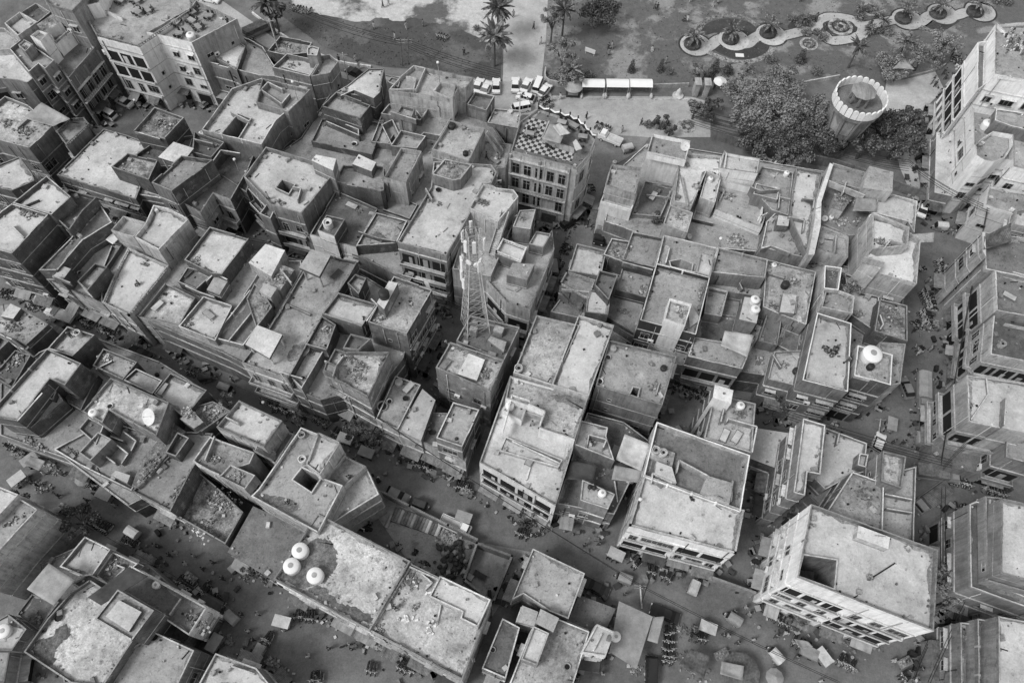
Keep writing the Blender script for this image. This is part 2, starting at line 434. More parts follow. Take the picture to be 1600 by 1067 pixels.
B('house', 'low roof with basins', 'low house with a grey roof covered in basins and crates', 'p', 'l', [
 ('12', 9, 'M', .5, '748,482 870,212 1030,266 885,550', {}),
 ('12', 7, 'D', .3, '750,490 860,420 1400,460 1310,750', dict(fs='bal')),
 ('12', 8.6, 'L', .2, '885,550 1040,290 1120,360 1030,612', {})])
B('brick_house', 'small oblong roof over arcade', 'small brick house with an oblong pale roof over the street arcade', 'b', 'p', [
 ('12', 12, 'M', .8, '1125,600 1230,375 1396,422 1288,655', {})])
B('brick_house', 'brick box with round hatch', 'free standing brick box with a pale roof and round black hatch', 'B', 'B', [
 ('12', 14, 'S', .7, '1122,160 1212,0 1550,115 1466,305', {}),
 ('12', 14.1, 'W', .05, '1260,200 1330,70 1430,110 1380,240', dict(nw=1))])
B('house', 'mast footing house', 'low roofed house carrying the steel mast', 'c', 'p', [
 ('C', 11.5, 'D', .8, '170,655 240,525 492,585 412,755', {}),
 ('C', 12.6, 'M', .1, '330,650 345,630 425,660 410,710', dict(z0=12.2, nw=1))])
# --- upper middle
B('brick_house', 'roofless brick rooms', 'brick house with sunken roof room and terrace facing the alley', 'b', 'p', [
 ('10', 12, 'M', .9, '412,662 500,572 716,655 650,742', {}),
 ('10', 8.5, 'M', .5, '345,882 412,740 640,742 800,770 722,966', {})])
B('house', 'angular cement canopy house', 'house with angular pale cement roofs by the park road', 'b', 'l', [
 ('10', 11.5, 'L', .3, '500,575 560,540 700,430 800,428 775,575 735,610', {}),
 ('10', 12.4, 'L', .1, '610,560 640,545 775,572 735,612', dict(nw=1)),
 ('10', 12.6, 'M', .3, '820,510 845,482 905,495 890,545', dict(nw=1))])
B('apartment_building', 'posted parapet terrace house', 'big house with panelled white parapet terraces facing the park', 'l', 'l', [
 ('10', 13, 'M', .9, '985,408 1358,486 1310,553 1262,556 1228,622 828,565 905,475', {}),
 ('10', 13.1, 'M', .9, '985,408 1060,425 1000,560 830,560 905,475', dict(nw=1)),
 ('10', 13.1, 'M', .9, '1110,570 1150,515 1250,525 1228,622', dict(nw=1))])
B('house', 'walled courts with little tower', 'old house of small walled roof courts around a little tower', 'p', 'p', [
 ('10', 8.5, 'M', .6, '720,885 790,700 850,600 1240,702 1150,850 1050,830 960,920', dict(ho=['790,780 850,750 900,860 850,900'])),
 ('10', 12.5, 'S', .6, '882,702 908,660 992,680 968,742', {}),
 ('10', 9.5, 'M', .9, '840,912 905,812 1062,850 1005,928', {}),
 ('10', 9.5, 'M', .9, '780,712 830,650 1080,672 1030,750', {})])
B('house', 'overhanging box terrace', 'house with overhanging box terrace and black barrel', 'l', 'l', [
 ('10', 12, 'M', .9, '1100,932 1212,750 1430,802 1328,1012', {}),
 ('10', 7.5, 'M', .4, '1330,1010 1430,880 1600,900 1560,1050 1400,1060', {})])
B('house', 'small car park house', 'small house with dark square roof beside the car park', 'p', 'l', [
 ('10', 10, 'D', .8, '1318,652 1368,575 1492,600 1440,690', {}),
 ('10', 8, 'M', .4, '1445,765 1490,680 1660,690 1640,800', {})])
B('apartment_building', 'pale roof with roof pit', 'apartment house with pale roof and square pit facing the long alley', 'p', 'p', [
 ('S', 13, 'L', .9, '381,276 415,229 528,263 471,333 423,320', dict(ho=['431,291 440,279 459,286 450,300'], fs='bal')),
 ('10', 15.5, 'L', .1, '345,1000 375,965 500,990 480,1065', dict(nw=1)),
 ('11', 11, 'D', .8, '20,268 78,190 130,215 90,300', dict(fs='bal'))])
B('house', 'courtyard with ball tank', 'house with sunken courtyard and white lettered facade over the alley', 'b', 'w', [
 ('11', 9.5, 'D', .7, '335,398 500,120 760,235 625,478', {}),
 ('11', 12, 'D', .6, '385,372 440,275 556,302 490,412', dict(nw=1))])
B('brick_house', 'broken slab roof house', 'brick house with a broken bright slab on its roof', 'b', 'p', [
 ('11', 12, 'M', .8, '485,64 545,-40 800,-30 800,120 780,130', {}),
 ('10', 13.2, 'W', .2, '600,1020 640,960 750,1010 720,1067', dict(nw=1))])
B('house', 'tall narrow parapet house', 'tall narrow house with walled oblong roof', 'l', 'p', [
 ('10', 13, 'M', .9, '905,923 1035,945 935,1142 795,1112', {})])
B('house', 'mouldering walled roof', 'house with mouldering roof walls and a charpoy by the bright roof', 'b', 'p', [
 ('11', 9.5, 'S', .5, '622,470 750,260 945,310 878,450', dict(f='p')),
 ('11', 7.5, 'M', .6, '790,240 840,130 1010,210 960,300', {})])
B('apartment_building', 'wide bright empty roof', 'wide apartment building with bright empty roof and laundry hung balconies', 'p', 'p', [
 ('11', 15, 'L', .6, '882,446 1093,100 1110,-60 1470,-40 1505,10 1470,82 1415,80 1330,280 1190,528', dict(fs='bal')),
 ('11', 17, 'R', .5, '1098,18 1180,-75 1350,-40 1280,50 1230,60', dict(nw=1))])
B('house', 'wavy parapet terrace', 'house with wavy white parapet terrace and long outside stair', 'l', 'l', [
 ('11', 15.8, 'L', .7, '1330,232 1418,82 1480,90 1500,105 1610,118 1640,160 1512,318', {}),
 ('C', 11.5, 'M', .7, '150,290 235,30 300,60 440,20 460,60 345,330 200,300', dict(nw=1))])
B('house', 'white balustrade corner house', 'crowded corner house with white balustrades over the street mouth', 'p', 'l', [
 ('C', 10.2, 'M', .6, '322,348 395,150 450,110 600,165 655,95 667,190 545,500 425,460', dict(fs='bal')),
 ('C', 13, 'L', .8, '370,202 405,137 526,182 497,252', dict(pv='j')),
 ('C', 12.5, 'M', .2, '425,318 456,256 566,264 530,345', {}),
 ('C', 14, 'M', .3, '455,78 490,-5 572,-10 545,92', {}),
 ('C', 12, 'L', .5, '538,165 575,100 650,115 610,185', {})])
B('hotel_building', 'chequered terrace block', 'ornate old corner building with a chequered tiled roof terrace', 'l', 'l', [
 ('S', 16, 'D', .5, '798,236 812,190 841,170 884,184 908,196 930,218 922,240 902,262 890,259', dict(fs='grid', fh=3.6))])
# --- upper right
B('house', 'white kiosk garden house', 'white walled corner house with two stone band parapets by the little garden', 'w', 'w', [
 ('S', 12.5, 'M', .8, '1011,237 1020,208 1079,220 1072,250', dict(fs='win'))])
B('house', 'peeling white street house', 'narrow house with peeling white front at the street mouth', 'w', 'w', [
 ('21', 12, 'M', .6, '585,90 620,-40 812,-20 775,140', dict(w='l')),
 ('21', 9, 'M', .6, '552,190 595,95 785,140 745,245', dict(w='w'))])
B('house', 'dark sunken terraces', 'low house with dark sunken terraces and a creeper on its wall', 'B', 'p', [
 ('21', 7, 'D', .5, '750,270 830,60 1015,95 930,285', {})])
B('house', 'bright strip roof house', 'house with bright strip roof and pipework', 'l', 'l', [
 ('21', 11, 'W', .4, '1010,190 1040,-30 1090,-110 1310,-90 1300,40 1215,0 1125,215', {}),
 ('21', 10.2, 'L', .4, '1175,165 1215,15 1305,50 1270,200', {})])
B('house', 'square ornate turret', 'low house topped by a square ornate turret roof', 'l', 'l', [
 ('21', 10, 'S', .5, '945,330 988,210 1132,262 1095,388', {}),
 ('21', 3, 'D', .3, '1130,260 1580,360 1490,520 1270,440 1100,400', dict(nw=1))])
B('house', 'white house with crested parapet', 'white house with crested parapet and wide grey court in front', 'w', 'w', [
 ('20', 12, 'L', .7, '1328,940 1345,955 1556,990 1535,1085 1300,1050', {}),
 ('21', 8, 'M', .3, '1270,240 1300,60 1640,110 1560,360', dict(nw=0))])
B('house', 'row of tiny pale roofs', 'house of tiny pale roof rooms behind the long white wall', 'p', 'p', [
 ('U', 10, 'M', .4, '60,225 135,90 355,130 320,430 200,390', {}),
 ('U', 9.4, 'M', .4, '130,650 170,470 240,400 440,460 430,720', dict(f='b')),
 ('U', 10.8, 'L', .1, '240,495 252,425 330,440 320,502', dict(nw=1)),
 ('U', 10.6, 'M', .3, '75,280 95,205 255,245 240,320', {})])
B('house', 'long pale roof by white wall', 'house with long pale roof ending at the high white wall', 'p', 'p', [
 ('U', 11, 'L', .5, '350,240 378,95 558,130 480,500 450,700 330,430', {})])
B('house', 'high white party wall house', 'house with high narrow white party wall and cluttered dark court', 'l', 'p', [
 ('U', 12.5, 'W', .1, '460,700 500,480 520,320 610,62 632,75 552,330 545,500 500,700', dict(nw=1)),
 ('U', 9, 'D', .3, '545,480 560,300 600,200 830,280 900,410 830,560 740,570', {}),
 ('U', 11.5, 'M', .6, '600,190 630,65 860,130 835,250', {}),
 ('U', 11, 'R', .2, '620,375 650,275 765,295 700,400', {}),
 ('U', 9.8, 'M', .6, '520,660 548,500 738,575 735,720 640,700', {})])
B('house', 'box room above park lane', 'house with a bare concrete box room above the park lane', 'l', 'p', [
 ('U', 13.5, 'M', .15, '838,235 885,82 1052,125 1045,262', dict(w='l')),
 ('U', 11, 'L', .5, '905,400 950,290 1045,282 1218,330 1195,550 1150,470 890,410', {})])
B('apartment_building', 'pale block with staircase', 'tall pale building with long left wall and white roof stair', 'l', 'w', [
 ('U', 14, 'W', .8, '840,800 890,660 880,430 912,408 1162,510 1160,545 1240,600 1212,905', dict(fs='bal')),
 ('U', 15.5, 'W', .7, '905,660 905,412 1160,512 1152,640', dict(nw=1)),
 ('U', 16, 'L', .2, '848,738 895,690 985,735 960,800', dict(nw=1))])
B('house', 'tree court house', 'low house with a tree beside its court and stair', 'b', 'p', [
 ('31', 8.5, 'M', .5, '520,900 480,640 700,718 682,1010', {}),
 ('31', 10.5, 'R', .5, '700,800 872,842 872,1065 665,1000', {})])
B('house', 'puddled cell house', 'tall narrow house with a whitewashed puddle filled cell', 'l', 'p', [
 ('31', 12.5, 'D', .9, '355,590 462,605 442,745 348,735', dict(cp='w')),
 ('31', 12, 'M', .7, '335,852 345,735 445,745 540,782 530,892', {})])
B('house', 'debris roof with black barrel', 'house with debris strewn roof and a black barrel', 'p', 'p', [
 ('31', 10, 'S', .4, '-10,552 300,628 240,960 60,890 -30,850', {}),
 ('31', 10.8, 'L', .1, '75,880 95,765 180,775 165,890', dict(nw=1)),
 ('31', 8.5, 'D', .5, '-60,1060 0,880 90,900 60,1090', {}),
 ('31', 7, 'D', .4, '60,1090 95,950 270,985 230,1180', {})])
B('apartment_building', 'laundry roof block', 'tall block with a white laundry heap and people on its roof', 'p', 'p', [
 ('S', 13.5, 'L', .8, '1277,488 1331,505 1325,612 1254,594', dict(cp='w')),
 ('32', 9, 'M', .4, '0,230 40,60 215,50 240,290', {})])
B('house', 'large round tank house', 'house with a very large round white tank over the market street', 'l', 'b', [
 ('S', 14, 'M', .7, '1340,539 1395,554 1392,602 1335,586', dict(cp='w')),
 ('32', 10, 'M', .4, '690,60 700,0 862,10 828,260 770,270', {})])
# --- centre right
B('house', 'grainy square roof', 'house with grainy grey square roof behind the bright strip', 'b', 'p', [
 ('21', 11, 'M', .8, '752,378 945,418 892,604 690,552', {}),
 ('21', 10.5, 'R', .6, '572,522 622,420 742,442 700,572', {}),
 ('21', 8.5, 'M', .4, '650,740 690,600 885,650 850,790', {}),
 ('21', 5.5, 'D', .4, '590,930 640,740 850,790 780,1050', {})])
B('house', 'bright cement street roof', 'low house with bright cement roof at the dark street', 'p', 'p', [
 ('21', 10, 'L', .6, '405,452 590,500 555,660 352,622', {})])
B('house', 'curtained balcony house', 'small house with a striped cloth draped over its front balcony', 'l', 'p', [
 ('21', 9.5, 'M', .7, '300,702 342,625 520,682 478,800', dict(pv='j')),
 ('21', 5, 'M', .3, '240,880 300,800 480,830 430,920', dict(nw=1))])
B('brick_house', 'brick box above curtains', 'small brick box house beside the draped balcony', 'b', 'b', [
 ('21', 11, 'D', .8, '515,710 545,620 662,650 605,808', {}),
 ('21', 9.6, 'L', .3, '470,780 490,740 620,770 600,900 460,880', {})])
B('house', 'roof with railed inner well', 'house with railed inner well and white raised terrace', 'l', 'p', [
 ('21', 11.5, 'M', .8, '948,400 1288,482 1240,660 902,580', dict(ho=['990,560 1060,548 1130,575 1120,625 1000,598'])),
 ('21', 12.5, 'L', .5, '1150,632 1180,510 1264,535 1240,662', dict(nw=1))])
B('apartment_building', 'wide roof with walled tank room', 'black fronted apartment house with wide roof and walled tank room', 'd', 'd', [
 ('21', 12.5, 'M', .8, '902,577 1238,665 1150,1022 800,932', {}),
 ('21', 14.5, 'S', .6, '985,797 1125,832 1082,968 952,925', dict(w='w', nw=1))])
B('house', 'bare roof with folded corner', 'house with bare grey roof and a folded wall at its corner', 'p', 'p', [
 ('21', 11.5, 'M', .7, '1290,478 1600,552 1582,668 1250,632', {}),
 ('21', 8.5, 'M', .5, '1240,640 1580,668 1560,790 1215,730', {}),
 ('21', 9, 'M', .7, '1200,890 1225,722 1350,750 1310,910', {}),
 ('21', 10.5, 'L', .1, '1420,925 1455,785 1560,800 1530,950', dict(nw=1)),
 ('21', 7, 'D', .4, '1150,1040 1195,880 1570,930 1530,1060 1500,1100', dict(fs='bal'))])
B('house', 'balcony house with cloth roof', 'house of wavy balconies under a pale cloth roof', 'p', 'p', [
 ('22', 9.5, 'M', .3, '1100,90 1140,-30 1500,30 1440,170', dict(fs='bal'))])
B('apartment_building', 'tall grey roof block', 'tall block with stained grey roof beside the bright one', 'l', 'l', [
 ('S', 14.5, 'S', .8, '838,492 906,508 864,602 802,582', {})])
B('apartment_building', 'tall bright roof block', 'tall block with the bright smooth roof in the middle', 'l', 'l', [
 ('S', 15, 'W', .8, '904,492 960,508 920,619 862,601', {})])
B('apartment_building', 'square grey roof with hatch', 'tall block with square grey roof and open stair hatch', 'p', 'p', [
 ('S', 14.5, 'M', .7, '952,531 1057,556 1035,633 931,602', dict(ho=['985,615 990,604 999,606 996,619']))])
B('apartment_building', 'white balconied front block', 'long block with white balconied front and stepped pale terraces', 'l', 'w', [
 ('S', 11, 'L', .6, '796,590 920,619 868,790 749,722', dict(fs='bal', f='w')),
 ('S', 14, 'S', .6, '797,587 919,620 898,686 843,668 850,640 790,622', dict(w='w')),
 ('22', 12.5, 'M', .3, '-60,430 0,330 110,365 60,490', dict(w='w', nw=1)),
 ('22', 11.2, 'L', .3, '-80,680 -40,590 318,735 290,785', dict(nw=1))])
B('house', 'awning court house', 'low house with cloth awnings and a raised tank room in its court', 'p', 'p', [
 ('22', 8, 'D', .5, '470,440 700,500 860,620 640,1080 280,1010', dict(fs='win')),
 ('22', 11, 'M', .3, '425,990 440,860 645,950 600,1045', dict(nw=1)),
 ('22', 11.5, 'M', .3, '390,640 430,490 600,535 590,590 640,740', dict(nw=1))])
B('apartment_building', 'walled court block', 'block with a high walled roof court and twin cement tanks', 'l', 'w', [
 ('S', 13, 'D', .9, '1026,659 1172,711 1157,800 1005,745', dict(cp='w', f='c')),
 ('S', 13, 'L', .7, '1007,741 1163,797 1150,864 984,820', dict(fs='bal', f='w', pv='j')),
 ('22', 13, 'M', .2, '860,720 890,640 1022,690 1000,790', dict(nw=1)),
 ('22', 13.6, 'L', .1, '895,820 905,745 1000,780 1030,880', dict(nw=1)),
 ('22', 13.8, 'M', .1, '1180,935 1225,835 1385,880 1360,1010', dict(nw=1))])
B('house', 'white box topped tower house', 'tall narrow house with a white box at its top corner', 'p', 'p', [
 ('22', 13, 'M', .7, '1200,600 1265,330 1340,340 1525,385 1498,695', {}),
 ('22', 15.5, 'W', .1, '1255,345 1270,265 1385,300 1370,385', dict(w='w', nw=1))])
B('shed', 'low pale store roof', 'low store with pale patched roof beside the tower house', 'l', 'b', [
 ('S', 6, 'L', .2, '1182,668 1234,676 1225,735 1172,715', {})])
B('apartment_building', 'narrow L-shaped tall block', 'tall narrow block with long L shaped pale roof', 'p', 'p', [
 ('S', 16, 'L', .6, '1255,653 1290,664 1282,741 1262,737 1258,774 1240,769', {})])
B('house', 'clouded cement roof', 'low house with a clouded pale cement roof', 'p', 'p', [
 ('S', 9, 'L', .5, '1290,668 1355,692 1350,738 1330,742 1290,765 1270,745', {}),
 ('32', 10.5, 'M', .6, '560,770 572,695 630,702 612,785', dict(nw=1))])
B('apartment_building', 'small high cracked roof', 'tower like block with small cracked roof by the truck street', 'p', 'p', [
 ('S', 15, 'S', .5, '1380,704 1416,713 1409,763 1377,751', {})])
B('apartment_building', 'pitted mortar roof', 'block with pitted mortar roof behind the big grey one', 'p', 'p', [
 ('S', 13.5, 'S', .5, '1332,737 1382,754 1379,845 1288,805', {}),
 ('S', 11.5, 'M', .5, '1379,752 1385,740 1432,728 1428,848 1378,832', {})])
B('apartment_building', 'big grainy roof block', 'big four storey corner block with grainy roof, sunken stair pit and white front', 'l', 'w', [
 ('S', 17.5, 'L', .9, '1268,787 1466,859 1460,986 1246,902', dict(fs='bal', f='w', w='p', ho=['1250,898 1258,866 1309,874 1305,918'])),
 ('33', 17.9, 'W', .1, '555,155 568,80 765,155 755,230', dict(nw=1))])
# --- right edge
B('hotel_building', 'round balcony hotel', 'large white hotel with rounded balconies by the park', 'w', 'w', [
 ('E', 12.5, 'M', .9, '345,748 332,490 540,470 546,768', dict(fs='win', stf=1)),
 ('E', 14, 'M', .9, '352,742 345,685 385,652 440,618 545,635 543,690 505,752 450,775 395,768', {}),
 ('E', 13, 'M', .9, '546,800 543,560 760,610 760,850', dict(fs='win', stf=1)),
 ('E', 14.8, 'M', .3, '448,560 456,500 560,515 760,560 760,640 530,590', dict(w='p')),
 ('E', 9.5, 'M', .5, '400,1000 420,900 760,960 760,1120', dict(fs='win')),
 ('E', 20, 'M', .6, '448,318 452,60 760,40 760,380', dict(stf=1))])
B('shed', 'grey park arcade', 'low grey flat roofed arcade along the foot of the white hotel', 'p', 'p', [
 ('E', 5.5, 'L', .1, '135,935 145,620 228,625 226,955', dict(fs='open'))])
B('apartment_building', 'white screen wing', 'wing with white walled roof and planted balconies beside the hotel', 'w', 'w', [
 ('E', 17.5, 'D', .9, '358,402 358,155 440,142 445,335', dict(fs='bal', ba=1, cp='w')),
 ('E', 7, 'R', .5, '262,520 262,330 330,250 345,440', dict(w='p', fs='bal', ba=1))])
B('house', 'curved awning roof house', 'house with a curved striped awning strung over its roof', 'l', 'l', [
 ('F', 13, 'D', .8, '403,335 388,140 760,195 760,405', dict(fs='bal', ba=1)),
 ('F', 14.5, 'W', .1, '388,240 385,140 400,142 405,270', {}),
 ('F', 11.5, 'L', .6, '545,100 560,30 760,-20 760,150', {})])
B('apartment_building', 'shuttered facade block', 'dense block with shuttered balconies facing the market street', 'p', 'l', [
 ('F', 14, 'D', .8, '458,548 450,340 760,412 760,610', dict(fs='bal', ba=1)),
 ('F', 12.5, 'D', .6, '425,778 443,562 760,628 760,845', dict(fs='bal', ba=1, w='l'))])
B('apartment_building', 'rumpled tarpaulin roof', 'block with railed balconies and a rumpled tarpaulin roof', 'p', 'l', [
 ('G', 13.5, 'L', .3, '335,350 325,90 700,150 700,425', dict(fs='bal', ba=1)),
 ('G', 14.2, 'C', .2, '522,382 530,225 700,265 700,420', dict(nw=1))])
B('house', 'end house at the crossing', 'low house at the crossing with framed side window', 'p', 'p', [
 ('G', 10.5, 'M', .5, '540,545 545,430 740,470 740,600', dict(fs='bal')),
 ('G', 4, 'D', .1, '130,530 135,270 235,240 330,420 430,470 425,650 190,590', dict(nw=1))])
B('apartment_building', 'fluted cornice block', 'block with a fluted cornice and pale roof at the right edge', 'c', 'c', [
 ('J', 15, 'L', .7, '500,470 505,62 740,110 740,540', {}),
 ('J', 12, 'M', .5, '425,510 415,50 505,60 500,480 740,560 740,600', {}),
 ('J', 10.5, 'D', .5, '335,545 330,95 365,80 425,90 430,510 740,640 740,690', {}),
 ('J', 4.2, 'T', .05, '232,560 230,125 330,140 338,590', dict(nw=1))])
B('apartment_building', 'ribbed terraces corner block', 'block of narrow ribbed terraces at the lower right corner', 'p', 'p', [
 ('J', 14, 'L', .5, '490,1180 488,702 740,750 740,1180', {}),
 ('J', 11, 'R', .8, '380,1180 375,715 490,735 490,1180', {}),
 ('J', 9, 'D', .8, '285,1180 282,735 375,745 380,1180', {}),
 ('J', 4, 'T', .05, '150,1180 125,830 190,840 205,1180', dict(nw=1))])
# --- lower left quarter
B('brick_house', 'shanty roof with jars', 'low shack house with patched tin and a white tub', 'b', 'p', [
 ('N', 8, 'S', .2, '-60,60 0,35 80,18 165,60 380,180 200,345 60,270 -60,220', {}),
 ('N', 9, 'W', .1, '0,120 80,20 162,58 100,140', dict(nw=1))])
B('brick_house', 'timber pile roof', 'brick house with loose timber piled on its dark roof', 'b', 'p', [
 ('N', 9, 'D', .6, '-60,560 0,525 120,390 240,430 95,690 -60,600', {}),
 ('N', 9.5, 'M', .6, '-60,380 0,280 68,320 0,385 -60,440', {})])
B('brick_house', 'long pale roof with recess', 'long brick sided house with pale roof and sunken recess', 'b', 'p', [
 ('N', 12.5, 'L', .8, '-80,880 370,375 645,495 515,670 395,615 130,950 -80,920', {}),
 ('N', 9.5, 'M', .5, '135,950 395,620 500,790 240,1010', dict(nw=1)),
 ('N', 7.5, 'D', .3, '390,600 650,500 780,590 640,870 500,790', dict(nw=1)),
 ('N', 11, 'M', .8, '378,378 535,200 750,270 570,440', {}),
 ('02', 5, 'D', .5, '190,530 330,470 400,400 540,470 440,640 330,670', dict(nw=1))])
B('brick_house', 'pale half roof by the street', 'brick house with half pale roof next to the long recess house', 'b', 'p', [
 ('02', 10, 'S', .6, '578,150 645,40 857,125 765,237', {}),
 ('02', 9.8, 'M', .6, '768,237 850,165 1015,240 952,325', {})])
B('house', 'roof with dark damp edge', 'house with pale roof and leaning board over the market street', 'b', 'p', [
 ('02', 11, 'L', .7, '960,322 1065,193 1292,300 1152,475 1110,440', {}),
 ('02', 10, 'R', .3, '1120,480 1200,410 1330,370 1440,430 1260,560', {}),
 ('02', 11.5, 'M', .1, '1125,480 1190,415 1270,500 1210,540', dict(nw=1))])
B('house', 'wide roof with satellite dish', 'house with wide mottled roof, satellite dish and dark porch', 'B', 'l', [
 ('02', 13, 'S', .7, '505,430 690,222 1056,376 975,588 678,426 640,505', {}),
 ('02', 10, 'D', .5, '490,545 550,470 650,520 600,640', {})])
B('house', 'small terraces house', 'house of small terraces with a ruined dividing wall', 'p', 'l', [
 ('02', 8, 'M', .5, '335,672 540,560 700,500 1000,590 820,930 500,770', dict(fs='win', f='l')),
 ('02', 10.5, 'M', .7, '490,690 612,562 695,608 562,742', {}),
 ('02', 9.4, 'R', .1, '820,900 880,740 1080,500 1160,560 920,850 860,910', dict(nw=1)),
 ('02', 9.5, 'L', .2, '690,830 720,800 810,830 790,880', dict(nw=1))])
B('house', 'bare terrace with brick cell', 'house with bare sloping terrace and a dark brick cell', 'b', 'l', [
 ('02', 9, 'M', .5, '825,932 1080,690 1150,560 1332,570 1200,790 1065,1058', dict(fs='win', f='l')),
 ('02', 10.8, 'D', .9, '1032,692 1108,562 1182,600 1098,716', {})])
B('brick_house', 'ruined debris court', 'roofless brick walled court full of debris', 'b', 'p', [
 ('S', 6, 'R', 1.5, '266,800 308,735 338,760 380,800 352,850', dict(nw=1))])
B('house', 'pale cluttered roof house', 'house with pale cluttered roofs and boards over the lower street', 'l', 'l', [
 ('02', 10, 'S', .7, '1200,746 1312,592 1590,690 1560,760 1440,800 1370,842', {}),
 ('02', 11, 'M', .5, '1370,842 1440,765 1595,832 1530,922', {}),
 ('S', 12, 'L', .7, '338,667 373,625 441,657 412,698', {}),
 ('S', 8, 'D', .4, '400,700 412,697 430,668 460,678 430,725', {})])
B('apartment_building', 'roof with square light well', 'large pale house with square light well and bright upper room', 'l', 'l', [
 ('S', 12.5, 'M', .8, '392,775 404,763 470,667 528,690 500,745 536,758 497,832', dict(ho=['457,748 471,730 501,744 486,767'])),
 ('S', 14.5, 'L', .3, '478,725 496,676 531,692 500,742', {}),
 ('S', 11, 'M', .8, '500,745 537,711 572,728 537,760', {}),
 ('S', 9.5, 'M', .3, '497,832 536,758 572,728 592,772 545,800', dict(nw=1))])
B('shed', 'speckled low roof', 'low shed with speckled dark roof left of the three tank house', 'b', 'b', [
 ('S', 5.5, 'D', .2, '355,862 395,790 480,828 428,908', {})])
B('apartment_building', 'three white tank house', 'large house with stained roof and three white water tanks', 'l', 'l', [
 ('S', 12, 'S', .7, '427,904 496,802 641,876 577,985', {})])
B('apartment_building', 'brick littered roof', 'large house with scattered bricks on its pale roof', 'l', 'l', [
 ('S', 11.5, 'S', .7, '578,985 642,880 690,904 768,940 722,1062', {}),
 ('13', 13.2, 'L', .4, '1080,526 1150,395 1466,545 1385,716 1275,662 1288,622', {})])
B('house', 'white lettered wall house', 'long house with a slatted white wing over the lower street', 'p', 'w', [
 ('03', 9.5, 'L', .7, '370,340 530,150 690,230 580,390 520,400', {}),
 ('03', 8.5, 'R', .6, '590,390 690,240 860,320 680,460', {}),
 ('03', 8.5, 'D', .7, '700,470 812,330 1290,595 1180,770 960,620', {}),
 ('03', 9.5, 'D', .8, '555,530 440,440 545,375 680,450', dict(w='w'))])
B('house', 'lichened roof with skylight cube', 'house with lichened dark roof and a raised cube with skylight', 'b', 'l', [
 ('03', 10.5, 'S', .7, '145,872 300,660 440,500 560,420 900,640 830,800 640,1090 440,1067', {}),
 ('03', 13.5, 'M', .4, '590,666 735,480 962,612 822,802', {}),
 ('03', 13.9, 'L', .2, '655,650 740,545 880,620 800,745', dict(nw=1)),
 ('03', 5, 'D', .4, '100,640 200,510 370,560 300,650 240,740', dict(nw=1))])
B('house', 'carpet corner roof', 'house with pale roof and a patterned carpet corner at the bottom edge', 'p', 'p', [
 ('03', 9, 'M', .5, '620,1180 800,830 950,740 1212,862 1060,1180', {})])
B('house', 'white pipe roof house', 'house with bright roof and curved pipe at the bottom edge', 'l', 'p', [
 ('03', 8, 'L', .5, '1230,1090 1345,880 1600,972 1720,1120', {})])
B('house', 'striped tank roof', 'small pale house with a striped round tank at the left edge', 'b', 'p', [
 ('Q', 8, 'L', .3, '-60,770 40,715 135,790 60,900 -60,900', {}),
 ('Q', 6, 'M', .3, '-60,860 50,900 20,1067 -60,1067', {})])
B('apartment_building', 'blank walled left block', 'block with smooth blank pale wall and junk on its roof at the left edge', 'l', 'l', [
 ('Q', 12, 'M', .5, '-200,390 -60,230 0,200 90,120 190,180 0,385 -140,560', dict(nw=1)),
 ('Q', 13, 'L', .6, '-120,180 -60,90 0,68 92,105 0,205 -60,260', {})])
# --- lower middle
B('house', 'low roof with ribbed wall', 'low house with a bare walled roof beside the parked black car', 'l', 'p', [
 ('23', 7.5, 'M', .5, '0,545 130,226 456,380 352,665 240,620 70,510', {}),
 ('23', 8.2, 'M', .2, '30,680 65,580 165,620 140,710', dict(nw=1))])
B('house', 'oblong cistern roof house', 'house with hatched box and oblong walled cistern on its roof', 'p', 'p', [
 ('23', 7.5, 'S', .4, '-60,1180 110,750 180,640 300,670 485,745 350,1180', {}),
 ('23', 9.8, 'M', .1, '145,690 180,602 295,660 258,748', dict(nw=1)),
 ('23', 9.8, 'L', .5, '55,918 135,710 232,755 157,957', {}),
 ('13', 7.5, 'D', .4, '1410,975 1540,660 1650,720 1560,1040', {})])
B('shed', 'rough low yard roof', 'low rough roofed store between the car and the sheet roof', 'p', 'p', [
 ('23', 3.5, 'D', .2, '350,680 420,515 650,600 590,730 480,740', {})])
B('house', 'little white lamp house', 'little white house with a lamp and a round white tank', 'w', 'w', [
 ('23', 8.5, 'L', .4, '430,878 530,697 640,745 585,900', {})])
B('shed', 'plain sheet roof', 'shed under one plain smooth sheet roof in the lower market', 'p', 'p', [
 ('23', 4.5, 'c', .05, '610,870 668,555 880,652 778,980', dict(z0=4.3, nw=1))])
